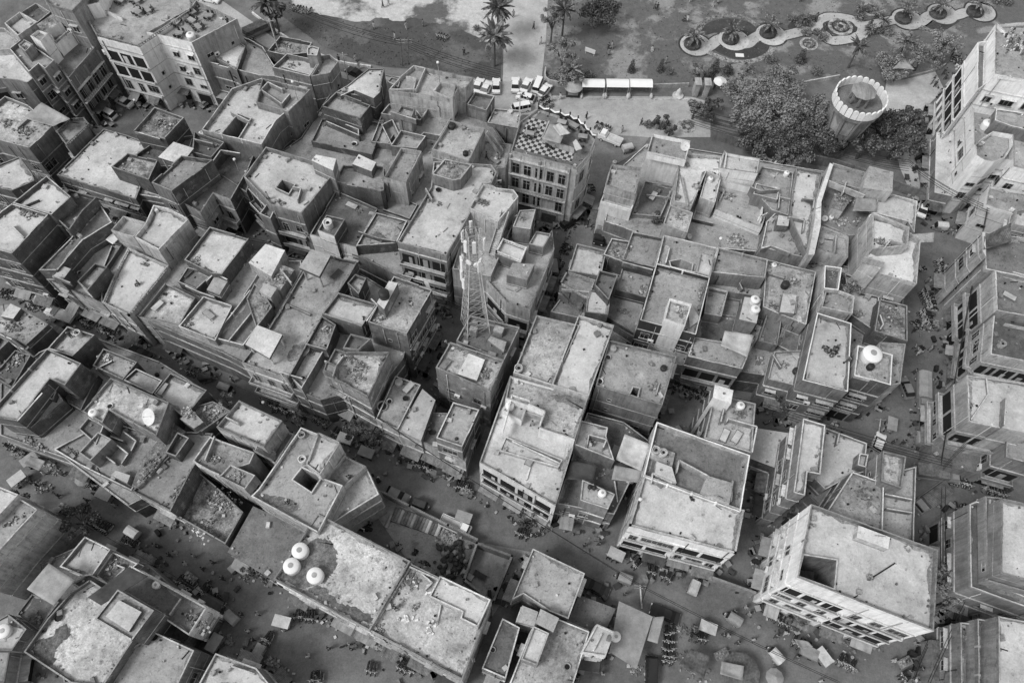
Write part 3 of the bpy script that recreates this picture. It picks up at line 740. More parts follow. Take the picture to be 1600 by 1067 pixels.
# --- low courts and back roofs that close the gaps between the taller houses
for nm_, sh_, lb_, h_, rf_, q_ in [
 ('house', 'market row back courts', 'low back courts and sheds between the houses above the market street', 8.8, 'M', '95,430 150,385 215,350 300,372 400,392 500,412 560,425 650,480 630,560 600,600 500,625 440,600 350,552 220,497'),
 ('house', 'bright roof back courts', 'low courts among the brick terraces right of the wide bright roof', 8, 'M', '195,300 235,222 320,215 390,235 365,300 315,322'),
 ('house', 'panelled house back courts', 'low courts and back roofs between the panelled terraces and the alley', 7.3, 'M', '400,262 470,215 520,140 600,115 740,150 790,225 740,300 700,340 640,440 560,400 480,370 430,320'),
 ('house', 'garden side courts', 'low courts between the houses below the garden wall', 6.3, 'M', '955,275 1010,225 1080,232 1290,268 1410,325 1300,400 1200,395 1040,380 945,345'),
 ('house', 'cross street courts', 'low courts between the houses above the dark cross street', 6.4, 'M', '900,400 1000,382 1200,410 1300,410 1415,440 1400,580 1290,600 1150,580 1060,570 990,520 890,460'),
 ('house', 'lower row back courts', 'low back courts between the houses of the lower left row', 6.2, 'M', '0,600 60,550 130,520 250,565 330,615 345,650 300,740 200,790 100,715 0,680'),
 ('house', 'tower block courts', 'low courts between the blocks at the lower right', 6, 'M', '1250,760 1300,690 1350,690 1425,735 1425,835 1290,800'),
 ('house', 'lettered wall yards', 'low yards behind the white lettered wall at lower left', 4.5, 'D', '60,880 130,850 230,880 320,960 250,1067 100,1067')]:
    B(nm_, sh_, lb_, 'b', 'p', [('S', h_, rf_, .3, q_, dict(nw=1))])
# ---------------------------------------------------------------- shared parts
def window_mesh(w, h, mull=1, sill=True):
    f = MB(); t = .09
    f.box((-w / 2 - t / 2, 0, -t), (t, .12, h + 2 * t)); f.box((w / 2 + t / 2, 0, -t), (t, .12, h + 2 * t))
    f.box((0, 0, h), (w - .004, .12, t)); f.box((0, -.04, -t), (w - .004 if not sill else w + .4, .24 if sill else .12, t - .003))
    for i in range(mull): f.box((-w / 2 + w * (i + 1) / (mull + 1), 0, 0), (.06, .1, h))
    if h > 1: f.box((0, .003, h * .68), (w, .08, .05))
    p = MB(); p.box((0, .01, 0), (w, .06, h))
    return f.mesh('window', ['frame']), p.mesh('pane', ['dark_glass'])
WIN = dict(a=window_mesh(1.2, 1.5), b=window_mesh(2.1, 1.5, 2), c=window_mesh(.55, .6, 0, False), d=window_mesh(.95, 2.1, 1, False), e=window_mesh(1.3, .7, 1, False), g=window_mesh(1.15, 2.3, 1, False))
def shade_mesh(w, d):
    b = MB(); b.box((0, -d / 2, 0), (w, d, .09)); return b.mesh('sunshade', ['coping'])
SHADE = {'a': shade_mesh(1.6, .5), 'b': shade_mesh(2.5, .55)}
def shop_mesh(w, k):
    f = MB(); h = 2.6
    f.box((-w / 2, -.02, 0), (.18, .2, h)); f.box((w / 2, -.02, 0), (.18, .2, h)); f.box((0, -.03, h), (w + .2, .24, .35), 0)
    p = MB()
    if k == 0: p.box((0, .0, 0), (w - .18, .08, h), 0)
    else:
        p.box((0, .0, 0), (w - .18, .06, h), 0)
        for i in range(9): p.box((0, -.03, .1 + i * .28), (w - .2, .05, .12), 1)
    return f.mesh('shopfront', ['concrete']), p.mesh('shutter', ['void', 'tin'])
SHOP = [shop_mesh(2.8, 0), shop_mesh(2.8, 1)]
def awn_mesh(w, d, mt, drop):
    b = MB(); n = 6
    rows = []
    for i in range(n + 1):
        x = -w / 2 + w * i / n; s = .06 * math.sin(i * 2.1)
        rows.append((x, s))
    for i in range(n):
        x0, s0 = rows[i]; x1, s1 = rows[i + 1]
        a, b2, c, d2 = (x0, 0, 0), (x1, 0, 0), (x1, -d, -drop + s1), (x0, -d, -drop + s0)
        b.face([a, d2, c, b2], 0, [(x0, 0), (x0, d), (x1, d), (x1, 0)])
        lo = [(p[0], p[1], p[2] - .05) for p in (a, b2, c, d2)]
        b.face(lo, 0, [(x0, 0), (x0, d), (x1, d), (x1, 0)])
        b.face([d2, (d2[0], d2[1], d2[2] - .05), (c[0], c[1], c[2] - .05), c], 0)
    for x in (-w / 2, w / 2): b.face([(x, 0, 0), (x, 0, -.05), (x, -d, -drop - .05), (x, -d, -drop)], 0)
    for x in (-w / 2 + .1, w / 2 - .1): b.tube((x, -d + .1, -drop), (x, -.05, -drop - .6), .03, 1, 4)
    return b.mesh('awning', [mt, 'steel'])
AWN = [awn_mesh(3.0, 1.2, 'tin', .4), awn_mesh(3.0, 1.4, 'tin_light', .35), awn_mesh(2.8, 1.3, 'cloth_mid', .4), awn_mesh(3.1, 1.2, 'concrete', .06), awn_mesh(3.1, 1.2, 'plaster_grey', .04),
       awn_mesh(3.0, 1.6, 'wood', .4), awn_mesh(2.2, 1.6, 'tin', .5), awn_mesh(3.1, 1.4, 'cloth_dark', .3), awn_mesh(1.9, 1.8, 'cloth_mid', .5)]

_a = MB(); _a.box((0, -.25, 0), (.85, .36, .6)); _a.tube((-.1, -.44, .3), (-.1, -.45, .3), .22, 1, 12); _a.box((0, -.1, -.06), (.7, .3, .05), 1); ACM = _a.mesh('air_conditioner', ['steel_light', 'void'])
BLOCKS = []; ROOTS = []
for kind, short, label, wal, fro, blks in BLD:
    bl = []
    for (tile, h, rf, par, s, o) in blks:
        P = ccw(pts(tile, s, h))
        P = [Vector((p.x + random.uniform(-.02, .02), p.y + random.uniform(-.02, .02))) for p in P]
        hol = [ccw(pts(tile if tile != 'x' else 'S', q, h)) for q in o.get('ho', [])]
        b = dict(P=P, h=h, par=par, z=h - par, z0=o.get('z0', 0.0), rf=RC[rf], w=WC[o.get('w', wal)], f=WC[o.get('f', fro)], o=o, ho=hol)
        xs = [p.x for p in P]; ys = [p.y for p in P]; b['bb'] = (min(xs), min(ys), max(xs), max(ys))
        bl.append(b)
    P0 = bl[0]['P']; c = sum(P0, Vector((0, 0))) / len(P0)
    root = empty(kind, (c.x, c.y, 0)); tag(root, label, kind.replace('_', ' '), 'houses of the old town')
    for b in bl: b['root'] = root; b['short'] = short; BLOCKS.append(b)
    ROOTS.append((root, short, bl))
def solid_at(p, z, skip=None):
    for b in BLOCKS:
        if b is skip or not (b['z0'] <= z < b['h']): continue
        x0, y0, x1, y1 = b['bb']
        if x0 <= p[0] <= x1 and y0 <= p[1] <= y1 and inside(p, b['P']): return b
    return None
def surface(tile, x, y):
    """the highest roof (or the ground) that the plan point lies on"""
    X, Y = px(tile, x, y); best = (0.0, None)
    for b in BLOCKS:
        p = un(X, Y, b['z'])
        x0, y0, x1, y1 = b['bb']
        if x0 <= p.x <= x1 and y0 <= p.y <= y1 and b['z'] > best[0] and inside(p, b['P']) and not any(inside(p, h) for h in b['ho']):
            best = (b['z'], b)
    return un(X, Y, best[0]), best[1]
def off(root, o):
    o.location = Vector(o.location) - root.location
def part(root, name, me, loc, rz=0, sc=None):
    o = link(name, me, root, Vector(loc) - root.location, rz)
    if sc: o.scale = sc
    return o
SLABP = 'concrete'
for b in BLOCKS:
    P = b['P']; n = len(P); z = b['z']; h = b['h']; root = b['root']; o = b['o']
    base = b['z0']
    ctr = sum(P, Vector((0, 0))) / n
    streets = []; fac = None
    for i in range(n):
        a, c = P[i], P[(i + 1) % n]; e = c - a; L = e.length
        nn = Vector((e.y, -e.x)).normalized() if L > 0 else Vector((1, 0))
        ok = 0
        for t in (.2, .5, .8):
            q = a + e * t
            if all(solid_at(q + nn * d, min(5.2, h * .6), b) is None for d in (.9, 2.0, 3.2)): ok += 1
        streets.append((ok >= 2 or o.get('stf', 0) == 1) and L > 1.8)
    b['st'] = streets
    w = MB(); u = 0
    top = z if base == 0 else h
    for i in range(n):
        a, c = P[i], P[(i + 1) % n]; L = (c - a).length
        w.wallq(a, c, base, top, 1 if streets[i] else 0, u + i * 7.3); u += L
        if base == 0 and z > 5 and L > 1 and (streets[i] or random.random() < .7):
            pj = .16 if streets[i] else .06
            e = (c - a).normalized(); nn = Vector((e.y, -e.x)); fh = o.get('fh', 3.3)
            k = 1
            ang = math.atan2(e.y, e.x)
            while k * fh < z - 1:
                M = Matrix.Translation(Vector((*(a + c) / 2, k * fh))) @ Matrix.Rotation(ang, 4, 'Z')
                w.box((0, -pj / 2 + .02, 0), (L - .02, pj, .16 if streets[i] else .1), 2, M); k += 1
    if base:
        w.poly(P, base, 0, down=True)
        wo = w.build('slab', [b['w'], b['f'], 'coping'], root); off(root, wo)
        posts = MB(); I = inset(P, .35); zb = base - 2.6
        for q in I:
            posts.tube((q.x, q.y, zb - .4), (q.x, q.y, base + .02), .14, 0, 8)
        off(root, posts.build('post', ['coping'], root))
    else:
        wo = w.build('wall', [b['w'], b['f'], 'coping'], root); off(root, wo)
    rm = MB()
    if base: rm.poly(P, h + .004, 0); 
    else:
        rm.poly(P, z, 0, b['ho'])
        for hp in b['ho']:
            m_ = len(hp); zz = max(z - 6.5, .5)
            for i in range(m_): rm.wallq(hp[(i + 1) % m_], hp[i], zz, z + .55, 1); 
            rm.poly(hp, zz, 1)
            ho = [q for q in inset(hp, -.18)]
            for i in range(m_):
                j = (i + 1) % m_
                rm.wallq(ho[i], ho[j], z, z + .55, 1)
                rm.face([(*ho[i], z + .55), (*ho[j], z + .55), (*hp[j], z + .55), (*hp[i], z + .55)], 2)
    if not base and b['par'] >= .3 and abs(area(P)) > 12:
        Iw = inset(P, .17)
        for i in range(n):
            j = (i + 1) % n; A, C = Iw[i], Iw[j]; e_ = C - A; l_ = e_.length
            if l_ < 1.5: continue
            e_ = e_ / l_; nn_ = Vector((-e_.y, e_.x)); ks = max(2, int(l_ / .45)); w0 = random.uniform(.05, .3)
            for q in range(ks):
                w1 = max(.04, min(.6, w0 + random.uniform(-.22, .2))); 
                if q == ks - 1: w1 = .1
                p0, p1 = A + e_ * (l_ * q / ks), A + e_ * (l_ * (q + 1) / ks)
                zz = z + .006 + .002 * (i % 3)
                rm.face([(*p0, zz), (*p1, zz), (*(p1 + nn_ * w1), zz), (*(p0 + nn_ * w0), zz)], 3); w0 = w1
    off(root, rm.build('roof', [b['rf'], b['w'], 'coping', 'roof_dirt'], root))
    if not base and b['par'] >= .25:
        th = .17; I = inset(P, th); pm = MB(); pv = o.get('pv', ''); cm = 'plaster_white' if o.get('cp') == 'w' else ('coping_dull' if b['w'] in ('brick_dark', 'brick_mid') and random.random() < .6 else random.choice(('coping', 'coping', 'coping_dull')))
        solid_top = h if pv != 'j' else z + b['par'] * .42
        for i in range(n):
            j = (i + 1) % n
            Lw = (P[j] - P[i]).length; ks = max(1, int(Lw / 1.7)); pz = None; wi = 0 if not streets[i] else 1
            rough = b['w'] in ('brick_dark', 'brick_mid') or b['rf'] in ('roof_rubble', 'roof_stained')
            for q in range(ks):
                A0, A1, B0, B1 = P[i].lerp(P[j], q / ks), P[i].lerp(P[j], (q + 1) / ks), I[i].lerp(I[j], q / ks), I[i].lerp(I[j], (q + 1) / ks)
                tz = solid_top + random.uniform(-.07, .03) * (1 if ks > 1 else 0)
                if rough and ks > 2 and random.random() < .12: tz -= random.uniform(.12, .4) * min(1, b['par'])
                tz2 = tz + random.uniform(-.04, .04)
                for (S0, S1) in ((A0, A1), (B1, B0)):
                    za, zb = (tz, tz2) if S0 is A0 else (tz2, tz); l_ = (S1 - S0).length; u0 = (S0 - P[i]).length
                    pm.face([(*S0, z), (*S1, z), (*S1, zb), (*S0, za)], wi if S0 is A0 else 0, [(u0, z), (u0 + l_, z), (u0 + l_, zb), (u0, za)])
                pm.face([(*A0, tz), (*A1, tz2), (*B1, tz2), (*B0, tz)], 2)
                if pz is not None: pm.face([(*A0, z), (*B0, z), (*B0, max(tz, pz)), (*A0, max(tz, pz))] if tz < pz else [(*B0, z), (*A0, z), (*A0, max(tz, pz)), (*B0, max(tz, pz))], 0)
                pz = tz2
            if pv == 'j':
                L = (P[j] - P[i]).length; k = max(1, int(L / .45)); C0 = (P[i] + I[i]) / 2; C1 = (P[j] + I[j]) / 2
                for q in range(k + 1):
                    c0 = C0.lerp(C1, q / k); big = q % 5 == 0
                    pm.box((c0.x, c0.y, solid_top), (.26 if big else .1,) * 2 + (h - solid_top - .1 + (.14 if big else 0),), 2)
                e = (C1 - C0); ang = math.atan2(e.y, e.x); mid = (C0 + C1) / 2
                pm.box((0, 0, 0), (e.length + .1, .2, .1), 2, Matrix.Translation((mid.x, mid.y, h - .1)) @ Matrix.Rotation(ang, 4, 'Z'))
            elif (P[j] - P[i]).length > 7 and random.random() < .35 and b['par'] > .6:
                k = int((P[j] - P[i]).length / 3.2)
                for q in range(1, k):
                    c0 = P[i].lerp(P[j], q / k); e = P[j] - P[i]; ang = math.atan2(e.y, e.x)
                    pm.box((0, .1, 0), (.24, .3, b['par'] + .06), 2, Matrix.Translation((c0.x, c0.y, z)) @ Matrix.Rotation(ang, 4, 'Z'))
        off(root, pm.build('parapet', [b['w'], b['f'], cm], root))
# facades
cam2 = Vector((0, 0)); NWIN = {}
for b in BLOCKS:
    o = b['o']; root = b['root']
    if o.get('nw') == 1 or b['z0']: continue
    P = b['P']; n = len(P); z = b['z']; fs = o.get('fs', 'win'); fh = o.get('fh', 3.3)
    for i in range(n):
        a, c = P[i], P[(i + 1) % n]; e = c - a; L = e.length
        if L < 1.7: continue
        ed = e / L; nn = Vector((ed.y, -ed.x)); mid = (a + c) / 2
        facing = nn.dot(-mid) / max(1, mid.length)
        if facing < -.25: continue
        st = b['st'][i]; rz = math.atan2(ed.y, ed.x)
        nf = max(1, int((z - .2) / fh))
        if fs == 'grid' and st and L > 4:
            for k in range(1, int(z / fh) + 1):
                gb = MB(); dd = .75 if k == 2 else .4; gb.box((0, -dd / 2, 0), (L + .3, dd, .18), 1)
                if k == 2:
                    for q in range(int(L / .5)): gb.box((-L / 2 + .25 + q * .5, -.7, .18), (.07, .07, .7), 0)
                    gb.box((0, -.7, .85), (L + .2, .1, .08), 0)
                gm = gb.build('gallery' if k == 2 else 'cornice', [b['f'], 'coping'], root); gm.location = Vector((mid.x, mid.y, min(k * fh, z - .1))) - root.location; gm.rotation_euler = (0, 0, rz)
            pm = MB(); kk = max(2, int(L / 3.6))
            for q in range(kk + 1):
                c0 = a + ed * (L * q / kk); pm.box((0, -.12, 0), (.38, .34, z - .1), 0, Matrix.Translation((c0.x, c0.y, 0)) @ Matrix.Rotation(rz, 4, 'Z'))
            off(root, pm.build('pilaster', [b['f']], root))
        if L > 2.5 and z > 5 and facing > 0:
            for q in range(int(L / 4.5) + 1):
                if random.random() < .45: continue
                pq = a + ed * (L * (q + random.uniform(.08, .92)) / (int(L / 4.5) + 1)); zb = 1.0
                while zb < z - 2 and solid_at(pq + nn * .3, zb, b): zb += 1.5
                if zb >= z - 2: continue
                pm = MB(); r_ = random.uniform(.04, .07); c0 = pq + nn * .1; sl = random.choice((0, 0, 0, random.uniform(-1, 1))); zt = z + random.uniform(-.5, .4)
                c1 = c0 + ed * sl; zm = zb + (zt - zb) * random.uniform(.3, .8)
                pm.tube((c0.x, c0.y, zt), (c0.x, c0.y, zm), r_, 0, 5); pm.tube((c0.x, c0.y, zm), (c1.x, c1.y, zm - abs(sl) * .4), r_, 0, 5); pm.tube((c1.x, c1.y, zm - abs(sl) * .4), (c1.x, c1.y, zb), r_, 0, 5)
                off(root, pm.build('drain_pipe', [random.choice(('steel_light', 'steel', 'plastic_black', 'coping'))], root))
        for k in range(nf):
            zf = k * fh
            if zf + 2.5 > z: break
            if k == 0:
                if not st or z < 3.4: continue
                m_ = max(1, int(L / 3.3)); 
                for q in range(m_):
                    t = (q + .5) / m_; pq = a + ed * (L * t)
                    if L < 2.9 or solid_at(pq + nn * 1.2, 1.5, b) or solid_at(pq + nn * .4, 1.5, b): continue
                    s = SHOP[random.random() < .3]
                    so = part(root, 'shopfront', s[0], (pq.x, pq.y, 0), rz); link('shutter', s[1], so)
                    if random.random() < .8 and not solid_at(pq + nn * 2.2, 2.8, b):
                        ao = part(root, 'awning', random.choice(AWN), (pq.x + nn.x * .05, pq.y + nn.y * .05, random.uniform(2.9, 3.3)), rz)
                continue
            if st and fs == 'bal' and (o.get('ba') or nn.dot(Vector((-.31, -.95))) > .6):
                # continuous balcony with parapet rail
                segs = max(1, int(L / 6.5)); 
                for sgi in range(segs):
                    t0, t1 = (sgi + .03) / segs, (sgi + .97) / segs
                    pm_ = a + ed * (L * (t0 + t1) / 2); ll = L * (t1 - t0)
                    if solid_at(pm_ + nn * .7, zf + .5, b) or ll < 2: continue
                    bm_ = MB(); D = .42 if b['f'] == 'plaster_white' else .95
                    bm_.box((0, -D / 2, 0), (ll, D, .14), 1)
                    rail = MB(); RHH = .32 if b['f'] == 'plaster_white' else .62
                    if (hash(b['short']) + k) % 2 or ll < 3 or 1:
                        rail.box((0, -D + .05, .14), (ll, .09, RHH), 0); rail.box((0, -D + .05, .14 + RHH), (ll + .03, .12, .06), 1)
                        for sx in (-1, 1): rail.box((sx * (ll / 2 - .05), -D / 2 + .05, .14), (.09, D - .12, RHH), 0)
                    bo = bm_.build('balcony', [b['f'], 'coping'], root); bo.location = Vector((pm_.x, pm_.y, zf)) - root.location; bo.rotation_euler = (0, 0, rz)
                    rail.build('railing', [b['f'], 'coping'], bo)
                    if random.random() < .75:
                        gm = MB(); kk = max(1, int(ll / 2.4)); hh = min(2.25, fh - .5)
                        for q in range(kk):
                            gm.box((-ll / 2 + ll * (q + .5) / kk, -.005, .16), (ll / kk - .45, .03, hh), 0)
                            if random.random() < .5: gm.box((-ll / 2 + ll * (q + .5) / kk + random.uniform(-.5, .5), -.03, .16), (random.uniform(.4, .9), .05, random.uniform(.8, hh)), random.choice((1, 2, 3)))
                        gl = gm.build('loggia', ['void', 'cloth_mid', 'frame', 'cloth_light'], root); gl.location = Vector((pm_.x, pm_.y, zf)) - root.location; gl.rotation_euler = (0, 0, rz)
                        continue
                    m_ = max(1, int(ll / 2.1))
                    for q in range(m_):
                        pq = pm_ + ed * (ll * ((q + .5) / m_ - .5))
                        if NWIN.get(root.name, 0) > 95: break
                        NWIN[root.name] = NWIN.get(root.name, 0) + 1
                        wk = random.choice('dadb' if ll > 4 else 'da')
                        wo = part(root, 'door' if wk == 'd' else 'window', WIN[wk][0], (pq.x, pq.y, zf + (.15 if wk == 'd' else .9)), rz); link('pane', WIN[wk][1], wo)
                continue
            step = (2.4 if st else 3.1) if fs != 'grid' else 1.75
            m_ = max(1, int((L - .5) / step))
            for q in range(m_):
                t = (q + .5) / m_; pq = a + ed * (L * t)
                if random.random() > (.97 if fs == 'grid' else .92 if st else .3 if b['w'] in ('brick_dark', 'block_wall', 'brick_mid') else .62): continue
                if NWIN.get(root.name, 0) > 95: break
                zz = zf + 1.0
                if solid_at(pq + nn * .4, zz, b) or solid_at(pq + nn * .4, zz + 1.3, b) or solid_at(pq + nn * 1.0, zz + .6, b): continue
                NWIN[root.name] = NWIN.get(root.name, 0) + 1
                wk = random.choice('aabe') if st else random.choice('ccae')
                if fs == 'grid': wk = 'g'
                if L < 3 and wk == 'b': wk = 'a'
                wo = part(root, 'window', WIN[wk][0], (pq.x, pq.y, zz if wk not in 'dg' else zz - .7), rz); link('pane', WIN[wk][1], wo)
                if fs != 'grid' and random.random() < .13: part(root, 'air_conditioner', ACM, (pq.x + nn.x * .02 + ed.x * 1.1, pq.y + nn.y * .02 + ed.y * 1.1, zz - .2), rz)
                if wk in SHADE and random.random() < (.6 if fs != 'grid' else .3):
                    link('sunshade', SHADE[wk], wo, (0, 0, 1.5))
        if z - nf * fh > 0 and st and z > 6 and fs != 'open':
            pass
# ---------------------------------------------------------------- ground
def closed(P, k=4):
    n = len(P); out = []
    for i in range(n):
        p0, p1, p2, p3 = P[i - 1], P[i], P[(i + 1) % n], P[(i + 2) % n]
        for j in range(k):
            t = j / k; out.append(.5 * ((2 * p1) + (-p0 + p2) * t + (2 * p0 - 5 * p1 + 4 * p2 - p3) * t * t + (-p0 + 3 * p1 - 3 * p2 + p3) * t ** 3))
    return out
def sheet(name, P, z, mat, label=None, kind='structure'):
    if name in ('sand', 'grass_patch', 'garden_bed'):
        P = closed(P, 6); rj = random.Random(len(P)); P = [p + Vector((rj.uniform(-.35, .35), rj.uniform(-.35, .35))) for p in P] if name != 'garden_bed' else P
    b = MB(); b.poly(P, z, 0); o = b.build(name, [mat]); tag(o, label, kind=kind); return o
def S(s, h=0): return pts('S', s, h)
sheet('ground', [(-900, -300), (900, -300), (900, 1200), (-900, 1200)], -.02, 'asphalt', 'dark dusty ground of streets and lanes between the houses')
# park grass: everything beyond the park road
sheet('lawn', S('340,-60 440,25 500,70 560,96 600,105 700,112 745,122 782,128 785,60 785,-300 200,-300'), .02, 'grass', 'rough dark grass field left of the paved avenue')
sheet('sand', S('455,0 470,20 500,22 560,35 590,28 620,33 650,28 668,36 700,40 730,50 760,68 772,84 780,70 778,20 784,-60 440,-60'), .03, 'sand', 'bare pale sandy ground beyond the grass')
sheet('avenue', S('786,118 787,60 790,-200 866,-200 853,60 847,118 848,128 785,128'), .06, 'paving', 'pale straight paved avenue leading into the park')
sheet('garden_lawn', S('853,-200 849,110 880,133 925,138 1075,136 1080,122 1250,128 1310,118 1395,128 1460,112 1500,60 1700,20 1700,-200'), .024, 'grass_worn', 'wide worn lawn of the park garden')
sheet('park_road', S('300,-40 345,0 395,35 430,62 455,78 480,96 530,112 560,118 745,124 785,128 850,126 862,150 1080,152 1110,160 1110,215 1010,215 960,225 935,215 900,190 860,180 800,180 740,190 700,140 560,130 500,112 440,90 300,0'), .05, 'asphalt_pale', 'pale road along the park with parked cars')
sheet('road', S('880,195 935,210 1015,215 1000,235 955,262 930,330 925,390 880,470 850,520 800,640 770,700 750,690 800,560 850,470 885,370 905,300 925,245 900,215'), .056, 'asphalt_mid', 'mid grey street running down from the park road beside the chequered terrace block')
sheet('footpath', S('1385,126 1460,110 1475,140 1440,175 1420,205 1440,300 1430,320 1405,260 1395,200 1380,160'), .052, 'asphalt_pale', 'pale path around the stone tower')
sheet('market_yard', S('560,765 596,766 700,838 830,862 770,962 640,880'), .03, 'yard_ground', 'dusty swept yard of the fuel seller')
# serpentine garden walk
def ribbon(name, C, wd, z, mat, label, closed=False):
    n = len(C); Lp = []; Rp = []
    for i in range(n):
        a = C[i - 1] if i else C[0]; c = C[i + 1] if i < n - 1 else C[-1]
        d = (c - a).normalized(); nn = Vector((-d.y, d.x)); w = wd[i] if isinstance(wd, list) else wd
        Lp.append(C[i] + nn * w / 2); Rp.append(C[i] - nn * w / 2)
    b = MB()
    for i in range(n - 1): b.face([(*Rp[i], z), (*Rp[i + 1], z), (*Lp[i + 1], z), (*Lp[i], z)], 0)
    o = b.build(name, [mat]); tag(o, label, kind='structure'); return o
def smooth(P, k=5):
    out = []
    for i in range(len(P) - 1):
        p0 = P[max(0, i - 1)]; p1 = P[i]; p2 = P[i + 1]; p3 = P[min(len(P) - 1, i + 2)]
        for j in range(k):
            t = j / k
            out.append(.5 * ((2 * p1) + (-p0 + p2) * t + (2 * p0 - 5 * p1 + 4 * p2 - p3) * t * t + (-p0 + 3 * p1 - 3 * p2 + p3) * t ** 3))
    out.append(P[-1]); return out
def V(q): return pts('V', q, 0)
def disc(c, r, z, mat, label):
    b = MB(); b.poly([(c.x + r * math.cos(6.283 * i / 24), c.y + r * math.sin(6.283 * i / 24)) for i in range(24)], z); tag(b.build('garden_path', [mat]), label, kind='structure')
P1 = smooth(V('62,238 120,222 180,182 240,200 300,208 335,182 385,160 430,182 480,168 560,148 630,125 680,82 790,92 850,122 930,108 1000,95 1055,112 1110,108 1165,72 1215,88 1290,72 1330,60 1400,72 1440,66'))
P2 = smooth(V('632,128 660,160 700,192 780,182 838,165 850,122'))
for k, (C_, z_) in enumerate(((P1, .05), (P2, .058))):
    ribbon('path_edging', C_, 3.1, z_ - .012, 'grass_dark', ('dark earth edging of the long winding walk', 'dark earth edging of the short walk loop')[k])
    ribbon('garden_path', C_, 2.5, z_, 'paving', ('pale winding garden walk', 'short loop of the pale garden walk')[k])
for k, (x, y) in enumerate(((62, 212), (240, 188), (415, 165), (1052, 92), (1218, 68), (1395, 55))):
    c_ = V(f'{x},{y}')[0]; disc(c_, 3.6, .044, 'grass_dark', 'dark edging around the palm circle, number %d along the walk' % (k + 1)); disc(c_, 3.2, .066 + .002 * k, 'paving', 'pale paved circle around a palm, number %d along the walk' % (k + 1))
def bed(q, z, label): sheet('garden_bed', V(q), z, 'grass_dark', label)
bed('88,140 130,105 220,88 310,105 345,135 335,160 290,178 240,160 160,155 110,165', .035, 'dark clipped bed above the winding walk')
bed('150,232 200,218 260,225 330,192 400,205 400,240 350,270 270,282 200,262', .036, 'dark clipped bed below the winding walk')
bed('660,110 720,95 790,105 812,140 780,168 710,165 670,145', .075, 'dark round bed enclosed by the walk')
bed('500,115 560,70 640,80 625,112 560,135 500,135', .037, 'dark planted bed left of the round bed')
bed('1120,105 1170,88 1240,112 1300,100 1210,150 1130,135', .038, 'dark bed at the right end of the walk')
ribbon('flower_border', smooth(V('80,125 120,92 200,76 290,84 355,125')), 1.2, .07, 'flowers', 'speckled curved flower border above the beds')
ribbon('flower_border', smooth(V('120,245 180,272 260,295 340,285 400,258 425,225')), 1.2, .07, 'flowers', 'speckled curved flower border below the beds')
ribbon('flower_border', smooth(V('1110,128 1160,148 1200,162')), 1.6, .07, 'flowers', 'short speckled flower border at the right of the park')
def kerb(name, pl, label, hgt=.14, w=.25, mat='coping'):
    C = smooth(pl, 4); b = MB()
    n = len(C); Lp = []; Rp = []
    for i in range(n):
        a = C[max(0, i - 1)]; c = C[min(n - 1, i + 1)]; d = (c - a).normalized(); nn = Vector((-d.y, d.x))
        Lp.append(C[i] + nn * w / 2); Rp.append(C[i] - nn * w / 2)
    for i in range(n - 1):
        b.face([(*Rp[i], hgt), (*Rp[i + 1], hgt), (*Lp[i + 1], hgt), (*Lp[i], hgt)], 0)
        b.wallq(Rp[i], Rp[i + 1], -.02, hgt, 0); b.wallq(Lp[i + 1], Lp[i], -.02, hgt, 0)
    o = b.build(name, [mat]); return o
tag(kerb('kerb', S('858,152 960,156 1080,156'), ''), 'long kerb along the park road below the stage carts', kind='structure')
tag(kerb('kerb', S('395,22 440,55 480,78 530,98 580,106'), '', .5, .3), 'low kerb wall between the rough grass and the road', kind='structure')
tag(kerb('boundary_wall', S('1395,128 1460,112 1478,100'), '', .7), 'low wall behind the stone tower along the park path', 'wall')
tag(kerb('boundary_wall', S('852,112 858,132 925,140'), '', 1.2), 'dark low wall at the avenue mouth', 'wall')
tag(kerb('boundary_wall', S('1015,138 1075,136'), '', 1.0), 'low wall right of the stage carts', 'wall')
tag(kerb('boundary_wall', S('1110,215 1200,245 1300,262 1420,305 1500,330'), '', 2.2, .3, 'plaster_grey'), 'long wall between the garden and the houses on the right', 'wall')
tag(kerb('boundary_wall', S('1240,135 1310,122'), '', .8), 'pale low wall left of the stone tower', 'wall')
# dividing walls standing on roofs
def rwall(t, s, hgt=.9, w=.16):
    q0 = [tuple(map(float, q.split(','))) for q in s.split()]
    mx, my = (q0[0][0] + q0[1][0]) / 2, (q0[0][1] + q0[1][1]) / 2
    loc, b = surface(t, mx, my)
    if b is None: return
    X = [at(t, x, y, b['z'] + hgt) for x, y in q0]; m = MB()
    for i in range(len(X) - 1):
        a, c = X[i].to_2d(), X[i + 1].to_2d(); e = c - a; k = max(1, int(e.length / 1.5)); ang = math.atan2(e.y, e.x)
        for j in range(k):
            p = a + e * ((j + .5) / k); m.box((0, 0, 0), (e.length / k + (w if k == 1 else .0), w, hgt + random.uniform(-.08, .05)), 0, Matrix.Translation((p.x, p.y, b['z'])) @ Matrix.Rotation(ang, 4, 'Z'))
            m.box((0, 0, 0), (e.length / k, w + .02, .03), 1, Matrix.Translation((p.x, p.y, b['z'] + hgt + .05)) @ Matrix.Rotation(ang, 4, 'Z'))
    off(b['root'], m.build('divider_wall', [b['w'], 'coping'], b['root']))
